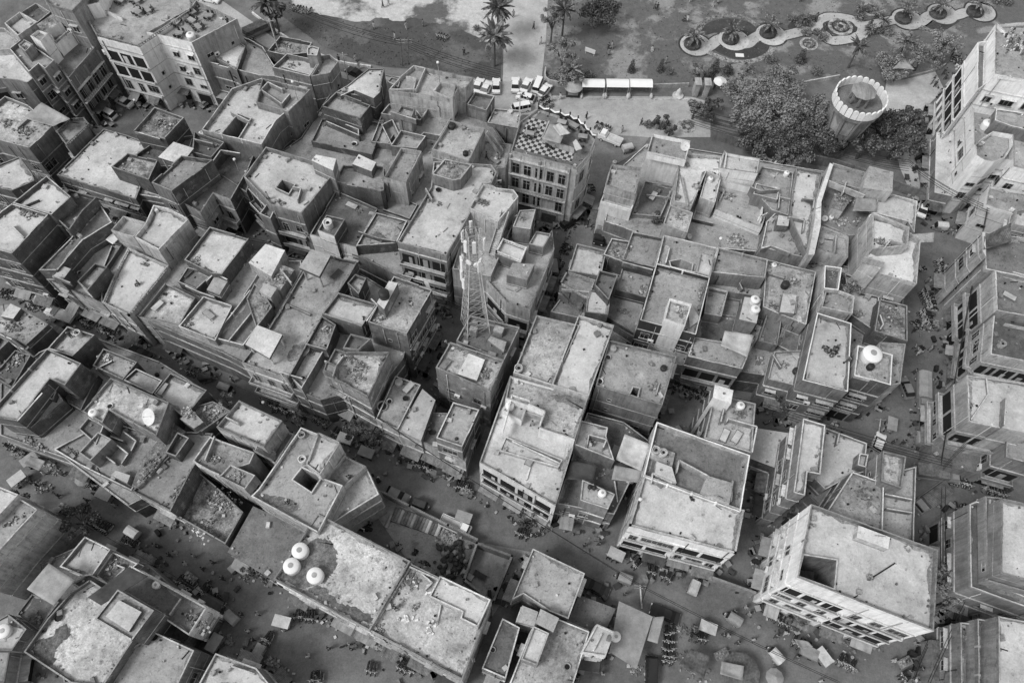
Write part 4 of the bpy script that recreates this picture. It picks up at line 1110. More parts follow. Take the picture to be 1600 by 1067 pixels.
for a in [('01', '285,672 360,600'), ('01', '330,655 440,700'), ('01', '1430,1060 1600,850'), ('01', '1160,720 1250,760 1340,790'), ('01', '1290,690 1340,640 1420,680', 1.4), ('01', '120,230 240,180', .5), ('01', '60,330 150,420'), ('01', '700,470 640,620', .5),
          ('12', '430,120 500,150 545,90'), ('12', '500,150 480,215'), ('12', '1290,430 1300,380', 1.2), ('12', '900,520 1030,300', .6), ('12', '150,190 290,230', .5), ('11', '150,610 220,700'), ('11', '185,830 340,900', .3), ('11', '420,890 640,960', .5), ('11', '690,940 760,840 720,800', 1.1), ('11', '640,380 760,420 870,440', .8), ('11', '500,130 760,200', 1), ('11', '230,100 280,110 260,180', 1), ('11', '1060,110 1100,180', .8),
          ('21', '960,470 985,480 960,575'), ('21', '1385,625 1440,740', 1.3), ('21', '1215,730 1345,760 1300,900', .9), ('21', '1430,830 1440,760 1560,790', .8), ('21', '1000,585 1010,570 1230,640', 1), ('21', '690,570 880,620', 1.1), ('21', '310,740 500,760', .5), ('21', '1060,30 1100,210', .7), ('21', '1290,100 1330,120 1300,180', .7), ('21', '840,150 1000,170', .6), ('21', '1150,240 1130,300 1260,330', .8), ('21', '1310,60 1570,120', 1.5),
          ('22', '-60,560 0,335 110,368', 1.5), ('22', '180,500 205,435 105,390', 1.6), ('22', '0,620 300,760', .5), ('22', '120,760 90,860', .25), ('22', '1030,810 1045,740 1230,840', 1.4), ('22', '870,880 880,820 1000,880', 1), ('22', '390,650 520,700 640,745', .7), ('22', '470,640 480,580 590,610 570,660', 1.3), ('22', '1305,500 1340,350', 1.2), ('22', '1340,500 1350,480 1530,530 1500,690', 1), ('22', '1380,870 1370,990', 1), ('22', '920,260 900,330', .4), ('22', '640,870 660,1000', .5), ('22', '30,420 190,470', 1.4),
          ('U', '205,235 255,240 240,320'), ('U', '60,235 130,260 255,250'), ('U', '120,440 200,400 330,430', 1), ('U', '170,430 150,560 120,640', .9), ('U', '320,440 430,465 420,540', .7), ('U', '600,190 850,290', 1.2), ('U', '720,200 700,270', 1), ('U', '910,410 1150,470', 1.2), ('U', '650,570 640,690', 1), ('U', '540,500 660,570', 1), ('U', '990,650 1030,600 1150,640', .9), ('U', '850,720 985,760', 1.2), ('U', '420,310 500,320 490,380', .8), ('U', '130,660 200,640 330,690', 1), ('U', '250,300 340,320', .7), ('U', '360,140 345,260', 1.2), ('U', '260,280 250,380', .8), ('U', '140,370 130,460', 1),
          ('31', '360,760 340,840'), ('31', '700,900 720,960 700,990', .7), ('31', '0,640 100,670', .5), ('31', '180,780 170,890', .6), ('31', '560,760 700,790', .4), ('32', '1340,950 1330,1050', .8), ('32', '445,570 430,640', .9), ('32', '730,950 900,985', .9), ('32', '740,1040 900,1067', .9), ('32', '30,80 80,160', .7), ('32', '540,210 700,250', .6), ('32', '250,190 240,230 480,300', .9),
          ('02', '490,545 560,470 630,510', .8), ('02', '1280,740 1340,590', .9), ('02', '1215,745 1240,775 1370,830', .6), ('02', '1390,600 1440,610 1590,670', .8), ('02', '770,560 850,620 820,680', .7), ('02', '700,620 800,700 760,760', .9), ('02', '110,495 265,320', .7), ('02', '640,700 720,760', .8), ('02', '260,330 330,360 350,310', 1), ('02', '690,590 770,620', 1), ('02', '600,170 700,120', .4), ('02', '1000,260 1040,290', .6), ('02', '1410,470 1490,510', .8),
          ('03', '610,390 700,260', .7), ('03', '730,330 780,350 700,430', .9), ('03', '1130,540 1060,640', .7), ('03', '830,850 960,760', .4), ('03', '1420,990 1440,960 1590,1010', .7), ('13', '1155,575 1130,700', .3), ('13', '960,340 1140,420', .8), ('13', '1030,380 1100,440 1060,480', .6), ('23', '70,500 60,560', .8), ('23', '160,620 190,560', .7), ('23', '300,660 480,740', .8), ('23', '510,860 560,760', .5),
          ('10', '20,575 75,515 165,560', 1), ('10', '30,560 160,650 210,590', 1), ('10', '940,480 1000,490 985,560', .9), ('10', '1110,570 1150,520 1250,530', .9), ('10', '440,760 650,850', 1.2), ('10', '560,780 640,810 640,850', 1.4), ('10', '840,700 1000,750', 1.0), ('10', '1000,690 1040,740 1080,670', 1.2), ('10', '1440,780 1580,800', .7), ('10', '150,700 300,760', 1), ('10', '530,600 620,560', .7), ('10', '860,840 820,900', 1), ('10', '160,420 340,470', .3),
          ('00', '340,690 180,620', .4), ('00', '870,830 1000,870', .5), ('00', '1070,900 1150,760', .8), ('00', '1440,700 1560,760', 1), ('00', '640,60 760,110', .8), ('00', '1260,290 1500,210', 1.2), ('00', '1330,1010 1380,940 1500,960', .8), ('00', '960,1040 1130,1040', 1), ('00', '1210,870 1330,900', 1), ('00', '110,800 180,740', .5), ('20', '850,960 1085,1010', 1.2), ('20', '640,1040 780,1060', .7), ('20', '190,860 390,930', 1.1), ('20', '230,760 190,860', 1.1), ('20', '1340,960 1330,1040', .7), ('12', '330,740 390,570 520,630', .5), ('12', '400,840 540,905', 1.2), ('12', '20,820 150,720', .6), ('12', '460,830 560,710', .8),
          ('F', '540,350 720,400', .9), ('F', '450,560 700,640', .8), ('F', '500,620 640,650', .5), ('G', '345,340 440,200 430,110', .3), ('G', '530,370 540,220', .7), ('G', '350,80 640,140', 1.1), ('J', '440,70 450,500', .6), ('E', '470,330 600,350', .5), ('E', '460,60 520,120', .5)]:
    rwall(*a)
# yard walls
def wallrun(pl, hgt, label, mat='plaster_grey', w=.3):
    b = MB()
    for i in range(len(pl) - 1):
        a, c = pl[i], pl[i + 1]; e = c - a; m_ = (a + c) / 2
        b.box((0, 0, 0), (e.length + w, w, hgt), 0, Matrix.Translation((m_.x, m_.y, 0)) @ Matrix.Rotation(math.atan2(e.y, e.x), 4, 'Z'))
    return tag(b.build('boundary_wall', [mat]), label, 'wall', 'boundary walls of yards')
wallrun(S('598,768 640,790 700,820 745,842', 2.4), 2.4, 'long yard wall between the fuel yard and the market street', 'brick_mid')
wallrun(S('745,848 725,905 768,938', 2.6), 2.6, 'yard wall around the right half of the fuel yard', 'brick_mid')
wallrun(S('745,848 800,868 772,936', 2.6), 2.6, 'outer yard wall beside the narrow lane', 'plaster_grey')
wallrun(S('1115,902 1180,925', 3), 3, 'street wall of the bare yard left of the big grainy roof block', 'plaster_grey')

material('moss', 0.17, 0.65, kind='roof', spots=0.5, scale=3)
for t, q in [('13', '330,185 380,165 440,170 500,225 505,300 480,380 430,430 300,470 160,420 150,390 240,350 300,260'), ('13', '330,480 420,470 520,560 640,600 720,650 715,700 600,660 480,590 380,530'), ('03', '200,840 330,760 400,700 440,760 360,850 330,960 250,930'), ('12', '240,20 330,10 300,90 200,120'), ('22', '300,330 470,345 440,420 360,400 250,350'), ('12', '20,960 130,960 260,1010 240,1060 120,1030')]:
    cx, cy = [sum(float(v.split(',')[i]) for v in q.split()) / len(q.split()) for i in (0, 1)]
    loc, b_ = surface(t, cx, cy)
    if b_ is None: continue
    P_ = closed(pts(t, q, b_['z']), 7); rj = random.Random(int(cx)); P_ = [p + Vector((rj.uniform(-.22, .22), rj.uniform(-.22, .22))) for p in P_]
    m_ = MB(); m_.poly(P_, b_['z'] + .011); off(b_['root'], m_.build('moss_patch', ['moss'], b_['root']))
# ---------------------------------------------------------------- labels that single one thing out
def seg_d(p, a, c):
    e = c - a; t = max(0, min(1, (p - a).dot(e) / max(1e-9, e.length_squared))); return (p - a - e * t).length
def near_short(p):
    best = (1e9, '')
    for root, short, bl in ROOTS:
        if short.endswith('courts') or short.endswith('yards'): continue
        for b in bl[:2]:
            P = b['P']
            d = min(seg_d(p, P[i], P[(i + 1) % len(P)]) for i in range(len(P)))
            if inside(p, P): d = 0
            if d < best[0]: best = (d, short)
    return best
PEND = []
LAND = [('the paved avenue', 'S', 822, 60), ('the sandy ground', 'S', 620, 20), ('the rough grass', 'S', 640, 70), ('the winding walk', 'S', 1170, 60),
        ('the stage carts', 'S', 960, 135), ('the stone tower', 'S', 1330, 200), ('the worn lawn', 'S', 980, 60), ('the car row', 'S', 820, 135), ('the round garden bed', 'S', 1315, 45),
        ('the right park corner', 'S', 1480, 40), ('the little kiosk garden', 'S', 1050, 190), ('the fuel yard pile', 'S', 705, 870), ('the parking square', 'S', 185, 165)]
LANDP = [(n, at(t, x, y).to_2d()) for n, t, x, y in LAND]
def desc(o, what, cat, loc, b=None, group=None, on='on the', by='beside the'):
    """queue a thing: its label is finished once all its look-alikes are known"""
    if b is not None and isinstance(b, dict): ph = f"{what} {on} {b['short']}"
    else:
        d, s = near_short(Vector((loc[0], loc[1])))
        l = min(((Vector((loc[0], loc[1])) - q).length, n) for n, q in LANDP)
        ph = f"{what} {by} {s}" if d < 9 or d < l[0] * .6 else f"{what} near {l[1]}"
    o['category'] = cat
    if group: o['group'] = group
    PEND.append((o, ph, scr(loc)))
ORD = ['', 'first', 'second', 'third', 'fourth', 'fifth', 'sixth', 'seventh', 'eighth', 'ninth', 'tenth', 'eleventh', 'twelfth', 'thirteenth', 'fourteenth', 'fifteenth', 'sixteenth', 'seventeenth', 'eighteenth', 'nineteenth', 'twentieth']
def finish_labels():
    by = {}
    for o, ph, s in PEND: by.setdefault(ph, []).append((s[0], s[1], o))
    for ph, L in by.items():
        if len(L) == 1: L[0][2]['label'] = ph; continue
        n = len(L)
        if n > 80: print('BIG', n, ph)
        if n > 13:
            L.sort(key=lambda q: q[1]); nb = -(-n // 12); names = {2: ['upper', 'lower'], 3: ['upper', 'middle', 'lower'], 4: ['topmost', 'upper', 'lower', 'lowest']}.get(nb, ['topmost', 'upper', 'middle', 'lower', 'lowest'])
            per = -(-n // len(names))
            for bi in range(0, n, per):
                S_ = sorted(L[bi:bi + per], key=lambda q: q[0])
                for i, (_, _, o) in enumerate(S_):
                    w = 'leftmost' if i == 0 else (ORD[i + 1] + ' from left' if i < 20 else f'{i + 1}th from left')
                    o['label'] = f"{ph}, {w} {names[bi // per]} band"
                    if not o.get('group'): o['group'] = ph
            continue
        L.sort(key=lambda q: q[0])
        for i, (_, _, o) in enumerate(L):
            if n > 40: w = f"number {i + 1} from the left"
            elif i == 0: w = 'leftmost of these'
            elif i == n - 1: w = 'rightmost of these'
            elif i < 20: w = ORD[i + 1] + ' from left'
            else: w = ORD[n - i] + ' from the right'
            o['label'] = f"{ph}, {w}"
            if not o.get('group'): o['group'] = ph
def dirz(tile, x0, y0, x1, y1, h=0):
    a = at(tile, x0, y0, h); c = at(tile, x1, y1, h); return math.atan2(c.y - a.y, c.x - a.x)
# ---------------------------------------------------------------- water tanks
TANKS = {}
def tank(tile, x, y, r=.6, hgt=1.2, style='white', what=None, dz=0):
    loc, b = surface(tile, x, y)
    k = (style, r, hgt)
    if k not in TANKS:
        root = empty('water_tank'); mt = {'white': 'plastic_white', 'black': 'plastic_black', 'cement': 'coping', 'grey': 'plastic_grey'}[style]
        m = MB(); pr = [(r * .96, 0), (r, .05)]
        for i in range(5): z = hgt * .78 * (i + .5) / 5; pr += [(r, z), (r * (1.03 if style in ('white', 'black') else 1), z + hgt * .06)]
        pr += [(r, hgt * .8), (r * .9, hgt * .9), (r * .45, hgt * .98), (.0, hgt)] if style != 'cement' else [(r, hgt), (r * .8, hgt + .02), (r * .8, hgt - .25), (0, hgt - .25)]
        m.lathe((0, 0, 0), pr, 0, 20); m.build('barrel', [mt], root, True)
        l = MB(); l.lathe((0, 0, hgt * (.93 if style != 'cement' else .8)), [(r * .34, 0), (r * .34, .12), (0, .14)], 0, 12); l.build('lid', ['plastic_grey' if style == 'white' else 'void' if style == 'cement' else mt], root)
        p_ = MB(); p_.tube((r, 0, .15), (r + .3, 0, .15), .04); p_.tube((r + .3, 0, .15), (r + .3, 0, -.0), .04); p_.build('pipe', ['steel'], root)
        TANKS[k] = root; o = root
    else: o = copy_tree(TANKS[k])
    o.location = loc + Vector((0, 0, dz)); o.rotation_euler = (0, 0, random.uniform(0, 6))
    desc(o, what or {'white': 'round white water tank', 'black': 'black plastic water tank', 'cement': 'round cement water tank', 'grey': 'grey round water tank'}[style], 'water tank', loc, b, 'water tanks on the roofs')
for a in [('03', 1885, 250, 1.0, 1.4, 'white'), ('03', 1832, 345, 1.0, 1.4, 'white'), ('03', 1978, 405, 1.0, 1.4, 'white'),
          ('32', 630, 100, 1.35, 1.7, 'white'), ('32', 632, 165, .5, 1, 'black'), ('22', 40, 180, .6, 1, 'cement'), ('22', 1290, 400, .65, 1.3, 'white'),
          ('22', 1420, 410, .6, 1, 'white'), ('22', 893, 690, .55, 1.1, 'cement'), ('22', 938, 705, .55, 1.1, 'cement'), ('22', 560, 955, .55, 1, 'white'),
          ('22', 630, 55, .45, .9, 'grey'), ('22', 945, 170, .45, .6, 'black'), ('21', 1510, 820, .7, 1.1, 'white'), ('21', 1512, 880, .7, 1.1, 'white'),
          ('21', 1235, 65, .45, 1, 'white'), ('11', 455, 350, .75, 1.3, 'cement'), ('11', 803, 785, .75, 1.3, 'black'), ('11', 1377, 190, .4, .9, 'grey'),
          ('10', 1225, 800, .6, .9, 'black'), ('10', 1310, 970, .45, .8, 'black'), ('00', 1200, 245, .75, 1.2, 'white'), ('00', 1270, 858, .5, 1.2, 'white'),
          ('01', 500, 1030, .5, 1.1, 'cement'), ('02', 595, 455, .6, 1, 'white'), ('12', 296, 745, .55, 1, 'cement'), ('12', 895, 262, .6, .8, 'grey'),
          ('23', 645, 780, .65, .9, 'white'), ('23', 38, 850, .5, .8, 'white'), ('03', 985, 458, .5, .7, 'white'), ('Q', 30, 805, .85, .9, 'white'),
          ('N', 315, 262, .7, .9, 'white'), ('U', 300, 152, .45, .9, 'white'), ('12', 1585, 410, .6, 1.1, 'white'), ('31', 100, 725, .6, 1.2, 'black'),
          ('31', 35, 595, .4, .5, 'white'), ('U', 612, 452, .4, .6, 'white'), ('21', 900, 640, .4, .4, 'black'), ('T0' and '22', 485, 910, .3, .6, 'black'), ('22', 512, 915, .3, .6, 'black'),
          ('F', 475, 735, .5, .9, 'cement'), ('20', 640, 1025, .4, .7, 'white'), ('32', 172, 190, .55, .8, 'black'), ('02', 985, 210, .3, .5, 'black'),
          ('12', 290, 590, .5, .7, 'cement'), ('E', 395, 600, .9, 1.5, 'white'), ('10', 1500, 1000, .3, .6, 'white'), ('21', 1150, 110, .35, .8, 'grey'), ('30', 130, 1350, .4, .8, 'white')]:
    tank(*a)
# ---------------------------------------------------------------- dishes, basins, beds, tables, boxes
def proto_copy(store, key, maker):
    if key not in store: store[key] = maker(); return store[key]
    return copy_tree(store[key])
PR = {}
def mk_dish(r=.9):
    root = empty('satellite_dish'); m = MB()
    m.lathe((0, 0, 0), [(0, 0), (r * .4, .04 * r), (r * .75, .16 * r), (r, .3 * r), (r * .98, .33 * r), (r * .7, .18 * r), (0, .03)], 0, 20)
    d = m.build('reflector', ['steel_light'], root, True); d.rotation_euler = (R(38), 0, 0); d.location = (0, 0, .75)
    a = MB(); a.tube((0, 0, 0), (0, 0, .8), .05); a.tube((0, 0, .8), (0, -.55 * r, .8 + .75 * r), .02); a.box((0, -.55 * r, .78 + .75 * r), (.1, .1, .14)); a.build('mount', ['steel'], root)
    return root
for t, x, y, r in [('02', 955, 480, 1.2), ('20', 1075, 935, .8), ('U', 560, 470, .5), ('02', 885, 405, .5), ('21', 1100, 425, .5)]:
    loc, b = surface(t, x, y); o = mk_dish(r); o.location = loc; o.rotation_euler = (0, 0, random.uniform(-1, 1)); desc(o, 'pale satellite dish', 'satellite dish', loc, b)
def mk_basin(r=.6, mt='plastic_grey'):
    root = empty('basin'); m = MB(); m.lathe((0, 0, 0), [(r * .75, 0), (r, .3), (r * 1.08, .32), (r * .93, .28), (r * .7, .05), (0, .05)], 0, 16); m.build('bowl', [mt], root, True)
    w = MB(); w.lathe((0, 0, .16), [(r * .8, 0), (0, .001)], 0, 14); w.build('water', ['dark_glass'], root); return root
for t, x, y, r, mt in [('12', 790, 405, .75, 'steel'), ('12', 835, 375, .4, 'steel_light'), ('12', 936, 358, .4, 'plastic_black'), ('12', 296, 232, .45, 'steel'), ('11', 1140, 125, .4, 'plastic_black'),
                       ('01', 500, 640, .3, 'steel_light'), ('22', 548, 250, .45, 'steel_light'), ('22', 600, 100, .4, 'steel'), ('12', 1100, 570, .4, 'plastic_black'), ('02', 690, 405 + 0, .4, 'steel_light'),
                       ('03', 372, 660, .45, 'rubber'), ('03', 968, 775, .5, 'rubber'), ('13', 1480, 860, .35, 'steel'), ('10', 615, 905, .5, 'steel_light'), ('23', 345, 965, .4, 'plastic_grey'), ('12', 118, 635, .3, 'plastic_black'), ('21', 1410, 290, .3, 'steel')]:
    loc, b = surface(t, x, y); o = mk_basin(r, mt); o.location = loc
    desc(o, {'steel': 'wide metal basin', 'steel_light': 'pale round basin', 'plastic_black': 'round black basin', 'plastic_grey': 'grey round basin', 'rubber': 'black tyre-like tub'}[mt], 'basin', loc, b)
def mk_bed(mt='cloth_light'):
    root = empty('charpoy'); f = MB()
    for sx in (-1, 1):
        f.tube((sx * .45, -.95, .42), (sx * .45, .95, .42), .04); f.tube((-.45, sx * .95, .42), (.45, sx * .95, .42), .04)
    f.build('frame', ['wood'], root)
    for sx in (-1, 1):
        for sy in (-1, 1):
            l = MB(); l.tube((sx * .45, sy * .95, 0), (sx * .45, sy * .95, .5), .05, 0, 6, .04); l.build('leg', ['wood'], root)
    w = MB(); w.box((0, 0, .40), (.84, 1.84, .06)); w.build('webbing', [mt], root); return root
for t, x, y, mt in [('01', 990, 850, 'cloth_light'), ('01', 1310, 905, 'cloth_mid'), ('11', 770, 420, 'wood'), ('11', 600, 225, 'cloth_light'), ('11', 505, 655, 'cloth_dark'), ('22', 1325, 590, 'cloth_light'), ('22', 1400, 600, 'cloth_light'),
                    ('12', 955, 290, 'cloth_light'), ('10', 1490, 1010, 'cloth_mid'), ('22', 640, 690, 'cloth_mid'), ('21', 880, 165, 'cloth_light'), ('21', 1545, 180, 'cloth_dark'), ('31', 625, 780, 'cloth_mid'), ('31', 250, 200, 'cloth_dark'),
                    ('13', 1400, 400, 'cloth_dark'), ('02', 1020, 300, 'cloth_mid'), ('22', 115, 800 - 60, 'cloth_mid'), ('13', 1320, 395, 'cloth_light'), ('30', 1500, 1090 - 20, 'cloth_light'), ('31', 1500, 790, 'cloth_light'), ('01', 1180, 640, 'cloth_dark'), ('12', 1180, 150, 'wood')]:
    loc, b = surface(t, x, y); o = proto_copy(PR, 'bed' + mt, lambda: mk_bed(mt)); o.location = loc; o.rotation_euler = (0, 0, dirz('S', 0, 0, 30, 14) + random.choice((0, 1.57)) + random.uniform(-.2, .2))
    desc(o, {'cloth_light': 'low bed with pale cover', 'cloth_mid': 'low bed with grey cover', 'cloth_dark': 'low bed with dark cover', 'wood': 'bare wooden low bed'}[mt], 'bed', loc, b)
def mk_table():
    root = empty('dining_table'); t = MB(); t.box((0, 0, .7), (1.5, .9, .06)); t.build('table_top', ['cloth_mid'], root)
    for sx in (-1, 1):
        for sy in (-1, 1): l = MB(); l.box((sx * .65, sy * .36, 0), (.06, .06, .7)); l.build('leg', ['wood'], root)
    return root
def mk_chair():
    root = empty('chair'); t = MB(); t.box((0, 0, .42), (.44, .44, .05)); t.build('seat', ['plastic_black'], root)
    t = MB(); t.box((0, .2, .47), (.44, .05, .5)); t.build('backrest', ['plastic_black'], root)
    for sx in (-1, 1):
        for sy in (-1, 1): l = MB(); l.box((sx * .19, sy * .19, 0), (.04, .04, .42)); l.build('leg', ['plastic_black'], root)
    return root
for t, x, y in [('00', 1105, 155), ('00', 1205, 145), ('00', 1210, 90), ('00', 1310, 115), ('00', 1245, 185), ('00', 1125, 225), ('00', 870, 110 - 20), ('00', 930, 80), ('00', 760, 20), ('00', 860, 20), ('20', 310, 780), ('20', 385, 800), ('20', 440, 870), ('20', 110, 850), ('20', 250, 910)]:
    loc, b = surface(t, x, y); rz = dirz('S', 0, 0, 30, 14) + random.uniform(-.4, .4); o = proto_copy(PR, 'tab', mk_table); o.location = loc; o.rotation_euler = (0, 0, rz)
    desc(o, 'small dining table', 'table', loc, b, 'dining tables on roof terraces')
    for k in range(4):
        q = Vector(((-.4, .4)[k % 2], (-.75, .75)[k // 2], 0)); q.rotate(Matrix.Rotation(rz, 3, 'Z'))
        c = proto_copy(PR, 'chair', mk_chair); c.location = loc + q; c.rotation_euler = (0, 0, rz + (3.1416 if k < 2 else 0)); desc(c, 'dark chair', 'chair', loc + q, b, 'chairs on roof terraces')
# ---------------------------------------------------------------- people
def skin_mesh(name, joints, edges, mats, sub=1):
    me = bpy.data.meshes.new(name + '_base'); me.from_pydata([j[0] for j in joints], edges, [])
    o = bpy.data.objects.new('tmp', me); COL.objects.link(o)
    md = o.modifiers.new('s', 'SKIN'); 
    for i, j in enumerate(joints): me.skin_vertices[0].data[i].radius = (j[1], j[1] if len(j) < 3 else j[2])
    me.skin_vertices[0].data[0].use_root = True
    s = o.modifiers.new('u', 'SUBSURF'); s.levels = sub; s.render_levels = sub
    dg = bpy.context.evaluated_depsgraph_get(); ev = o.evaluated_get(dg)
    out = bpy.data.meshes.new_from_object(ev); out.name = name
    bpy.data.objects.remove(o); out.materials.clear()
    for k in mats: out.materials.append(MAT[k])
    for p in out.polygons: p.use_smooth = True; p.material_index = 0
    return out
def mk_person(pose, cl, bot):
    root = empty('person')
    hip = .92 if pose != 'sit' else .25; st = .22 if pose == 'walk' else .06
    J = [((0, 0, hip), .15, .11), ((0, 0, hip + .25), .14, .1), ((0, 0, hip + .47), .17, .1), ((0, 0, hip + .58), .06), ((0, 0, hip + .66), .08), ((0, -.02, hip + .76), .095), ((0, 0, hip + .82), .06)]
    E_ = [(0, 1), (1, 2), (2, 3), (3, 4), (4, 5), (5, 6)]
    for s in (-1, 1):
        k = len(J)
        if pose == 'sit': leg = [((s * .1, -.02, hip - .04), .09), ((s * .22, -.42, hip + .05), .065), ((s * .05, -.5, .07), .05), ((s * .0, -.62, .05), .045)]
        else: leg = [((s * .09, 0, hip - .08), .09), ((s * .1, s * st * .4 - .03, .5), .065), ((s * .1, s * st, .08), .045), ((s * .1, s * st - .14, .04), .04)]
        J += leg; E_ += [(0, k), (k, k + 1), (k + 1, k + 2), (k + 2, k + 3)]
        k = len(J); f = -s * st * .8
        arm = [((s * .2, 0, hip + .46), .06), ((s * .27, f * .4, hip + .2), .045), ((s * .26, f - .06, hip - .03), .035), ((s * .26, f - .1, hip - .12), .03)]
        if pose == 'sit': arm = arm[:2] + [((s * .2, -.25, hip + .08), .035), ((s * .15, -.34, hip + .08), .03)]
        J += arm; E_ += [(2, k), (k, k + 1), (k + 1, k + 2), (k + 2, k + 3)]
    J = [((j[0][0], j[0][1], j[0][2]),) + tuple(j[1:]) for j in J]
    me = skin_mesh('body', J, E_, ['skin']); link('body', me, root)
    m = MB(); h0 = hip - .38 if pose != 'sit' else .12
    m.lathe((0, 0, 0), [(.23, h0), (.2, hip), (.17, hip + .25), (.2, hip + .44), (.09, hip + .57)], 0, 10, 1, .72)
    for s in (-1, 1): m.tube((s * .17, 0, hip + .47), (s * .27, -s * st * .3, hip + .17), .085, 0, 6, .06)
    m.build('tunic', [cl], root, True)
    m = MB()
    if pose != 'sit':
        for s in (-1, 1): m.tube((s * .09, 0, hip - .05), (s * .1, s * st * .4 - .03, .5), .12, 0, 7, .09); m.tube((s * .1, s * st * .4 - .03, .5), (s * .1, s * st, .12), .09, 0, 7, .07)
    else:
        for s in (-1, 1): m.tube((s * .1, 0, hip - .02), (s * .22, -.42, hip + .05), .11, 0, 7, .09); m.tube((s * .22, -.42, hip + .05), (s * .05, -.5, .1), .09, 0, 7, .07)
    m.build('trousers', [bot], root, True)
    m = MB(); m.lathe((0, .02, hip + .70), [(.085, 0), (.108, .08), (.09, .16), (0, .19)], 0, 10); m.build('hair', ['hair'], root, True)
    return root
DR = [('cloth_light', 'cloth_light', 'pale clothes'), ('cloth_dark', 'cloth_dark', 'dark clothes'), ('cloth_mid', 'cloth_dark', 'grey shirt'), ('cloth_light', 'cloth_dark', 'white shirt'), ('cloth_dark', 'cloth_dark', 'dark clothes')]
def person(tile, x, y, pose='stand', dr=None):
    loc, b = surface(tile, x, y); k = random.randrange(5) if dr is None else dr; d = DR[k]
    o = proto_copy(PR, ('p', pose, d[:2]), lambda: mk_person(pose, d[0], d[1])); o.location = loc; o.rotation_euler = (0, 0, random.uniform(0, 6.28)); o.scale = (1.08,) * 3
    desc(o, f"person in {d[2]} {dict(stand='standing', walk='walking', sit='sitting')[pose]}", 'person', loc, b, 'people in the streets and park')
for t, s in {'10': '795,50 830,35 740,185 940,185 1045,170 1300,345 645,435 625,385 870,250 1440,995 1510,1000 520,390 45,500', '20': '8,110 135,185 180,280 300,625 600,315 622,305 603,350 875,315 1075,130 1092,140 905,65 890,60 960,400 1253,45 1285,25 1113,15 463,745 683,830 805,785 95,650 152,640 190,640 245,640 1260,560 1310,560',
             '30': '1090,470 1100,500 1020,520 1035,545 1010,530 710,430 200,15 1060,600 1120,300 1140,360 1180,380 1210,390 1150,330 930,420 900,440 1020,810', '23': '450,215 120,150 150,155 540,205 1380,625 1310,770 1340,775 760,340 700,520 560,1010 1450,600 1470,640 1500,800 1400,820 400,1040',
             '33': '770,930 845,935 935,980 220,885 165,910 315,1055 830,1040 860,1000 40,780 100,760 900,1050', '03': '1070,275 985,215 1005,220 1225,280 1340,320 1280,360 1325,440 1560,745 1590,800 960,290 1110,260 1520,640 1400,420 620,60 1170,330',
             '13': '335,900 460,855 1250,400 1095,705 870,600 60,830 600,860 180,740 20,640 380,1020 920,880 720,80', '02': '290,830 395,835 245,905 380,970 610,965 120,700 730,1030 500,820 560,1000 200,880 340,760 640,940 1460,250 1300,230 60,660', '12': '1320,915 45,380 440,535 575,855 592,860 1180,850 1080,800 1100,870 300,520 560,640 900,760 200,470',
             '01': '870,710 40,790 210,850 270,880 560,960 700,1000 450,1040 90,700', '31': '1165,250 1090,620 1060,580 980,700 1000,870 900,1010 1120,700 960,960', '32': '735,520 770,635 490,130 1000,60 930,80 900,200 1060,400 1100,830 700,560 1200,880 1340,920 830,640', '22': '485,655 475,720 705,985 125,525 1000,330 1110,360 1050,300 1190,390 1160,350',
             '11': '1200,900 1185,870 1230,950 80,180', '21': '330,520 300,560 510,240 460,215 270,600 200,780 400,300 250,650', '00': '560,760 600,700 690,620 1430,160'}.items():
    for q in s.split():
        x, y = map(float, q.split(',')); person(t, x, y, 'sit' if (t, q) in [('01', '870,710'), ('22', '475,720'), ('12', '575,855'), ('20', '1075,130'), ('20', '875,315')] else random.choice(['stand', 'walk', 'walk']))
# the group round the laundry on the tall block
for q in '350,50 372,70 398,80 420,62 430,40'.split(): person('32', *map(float, q.split(',')), 'sit', 1)
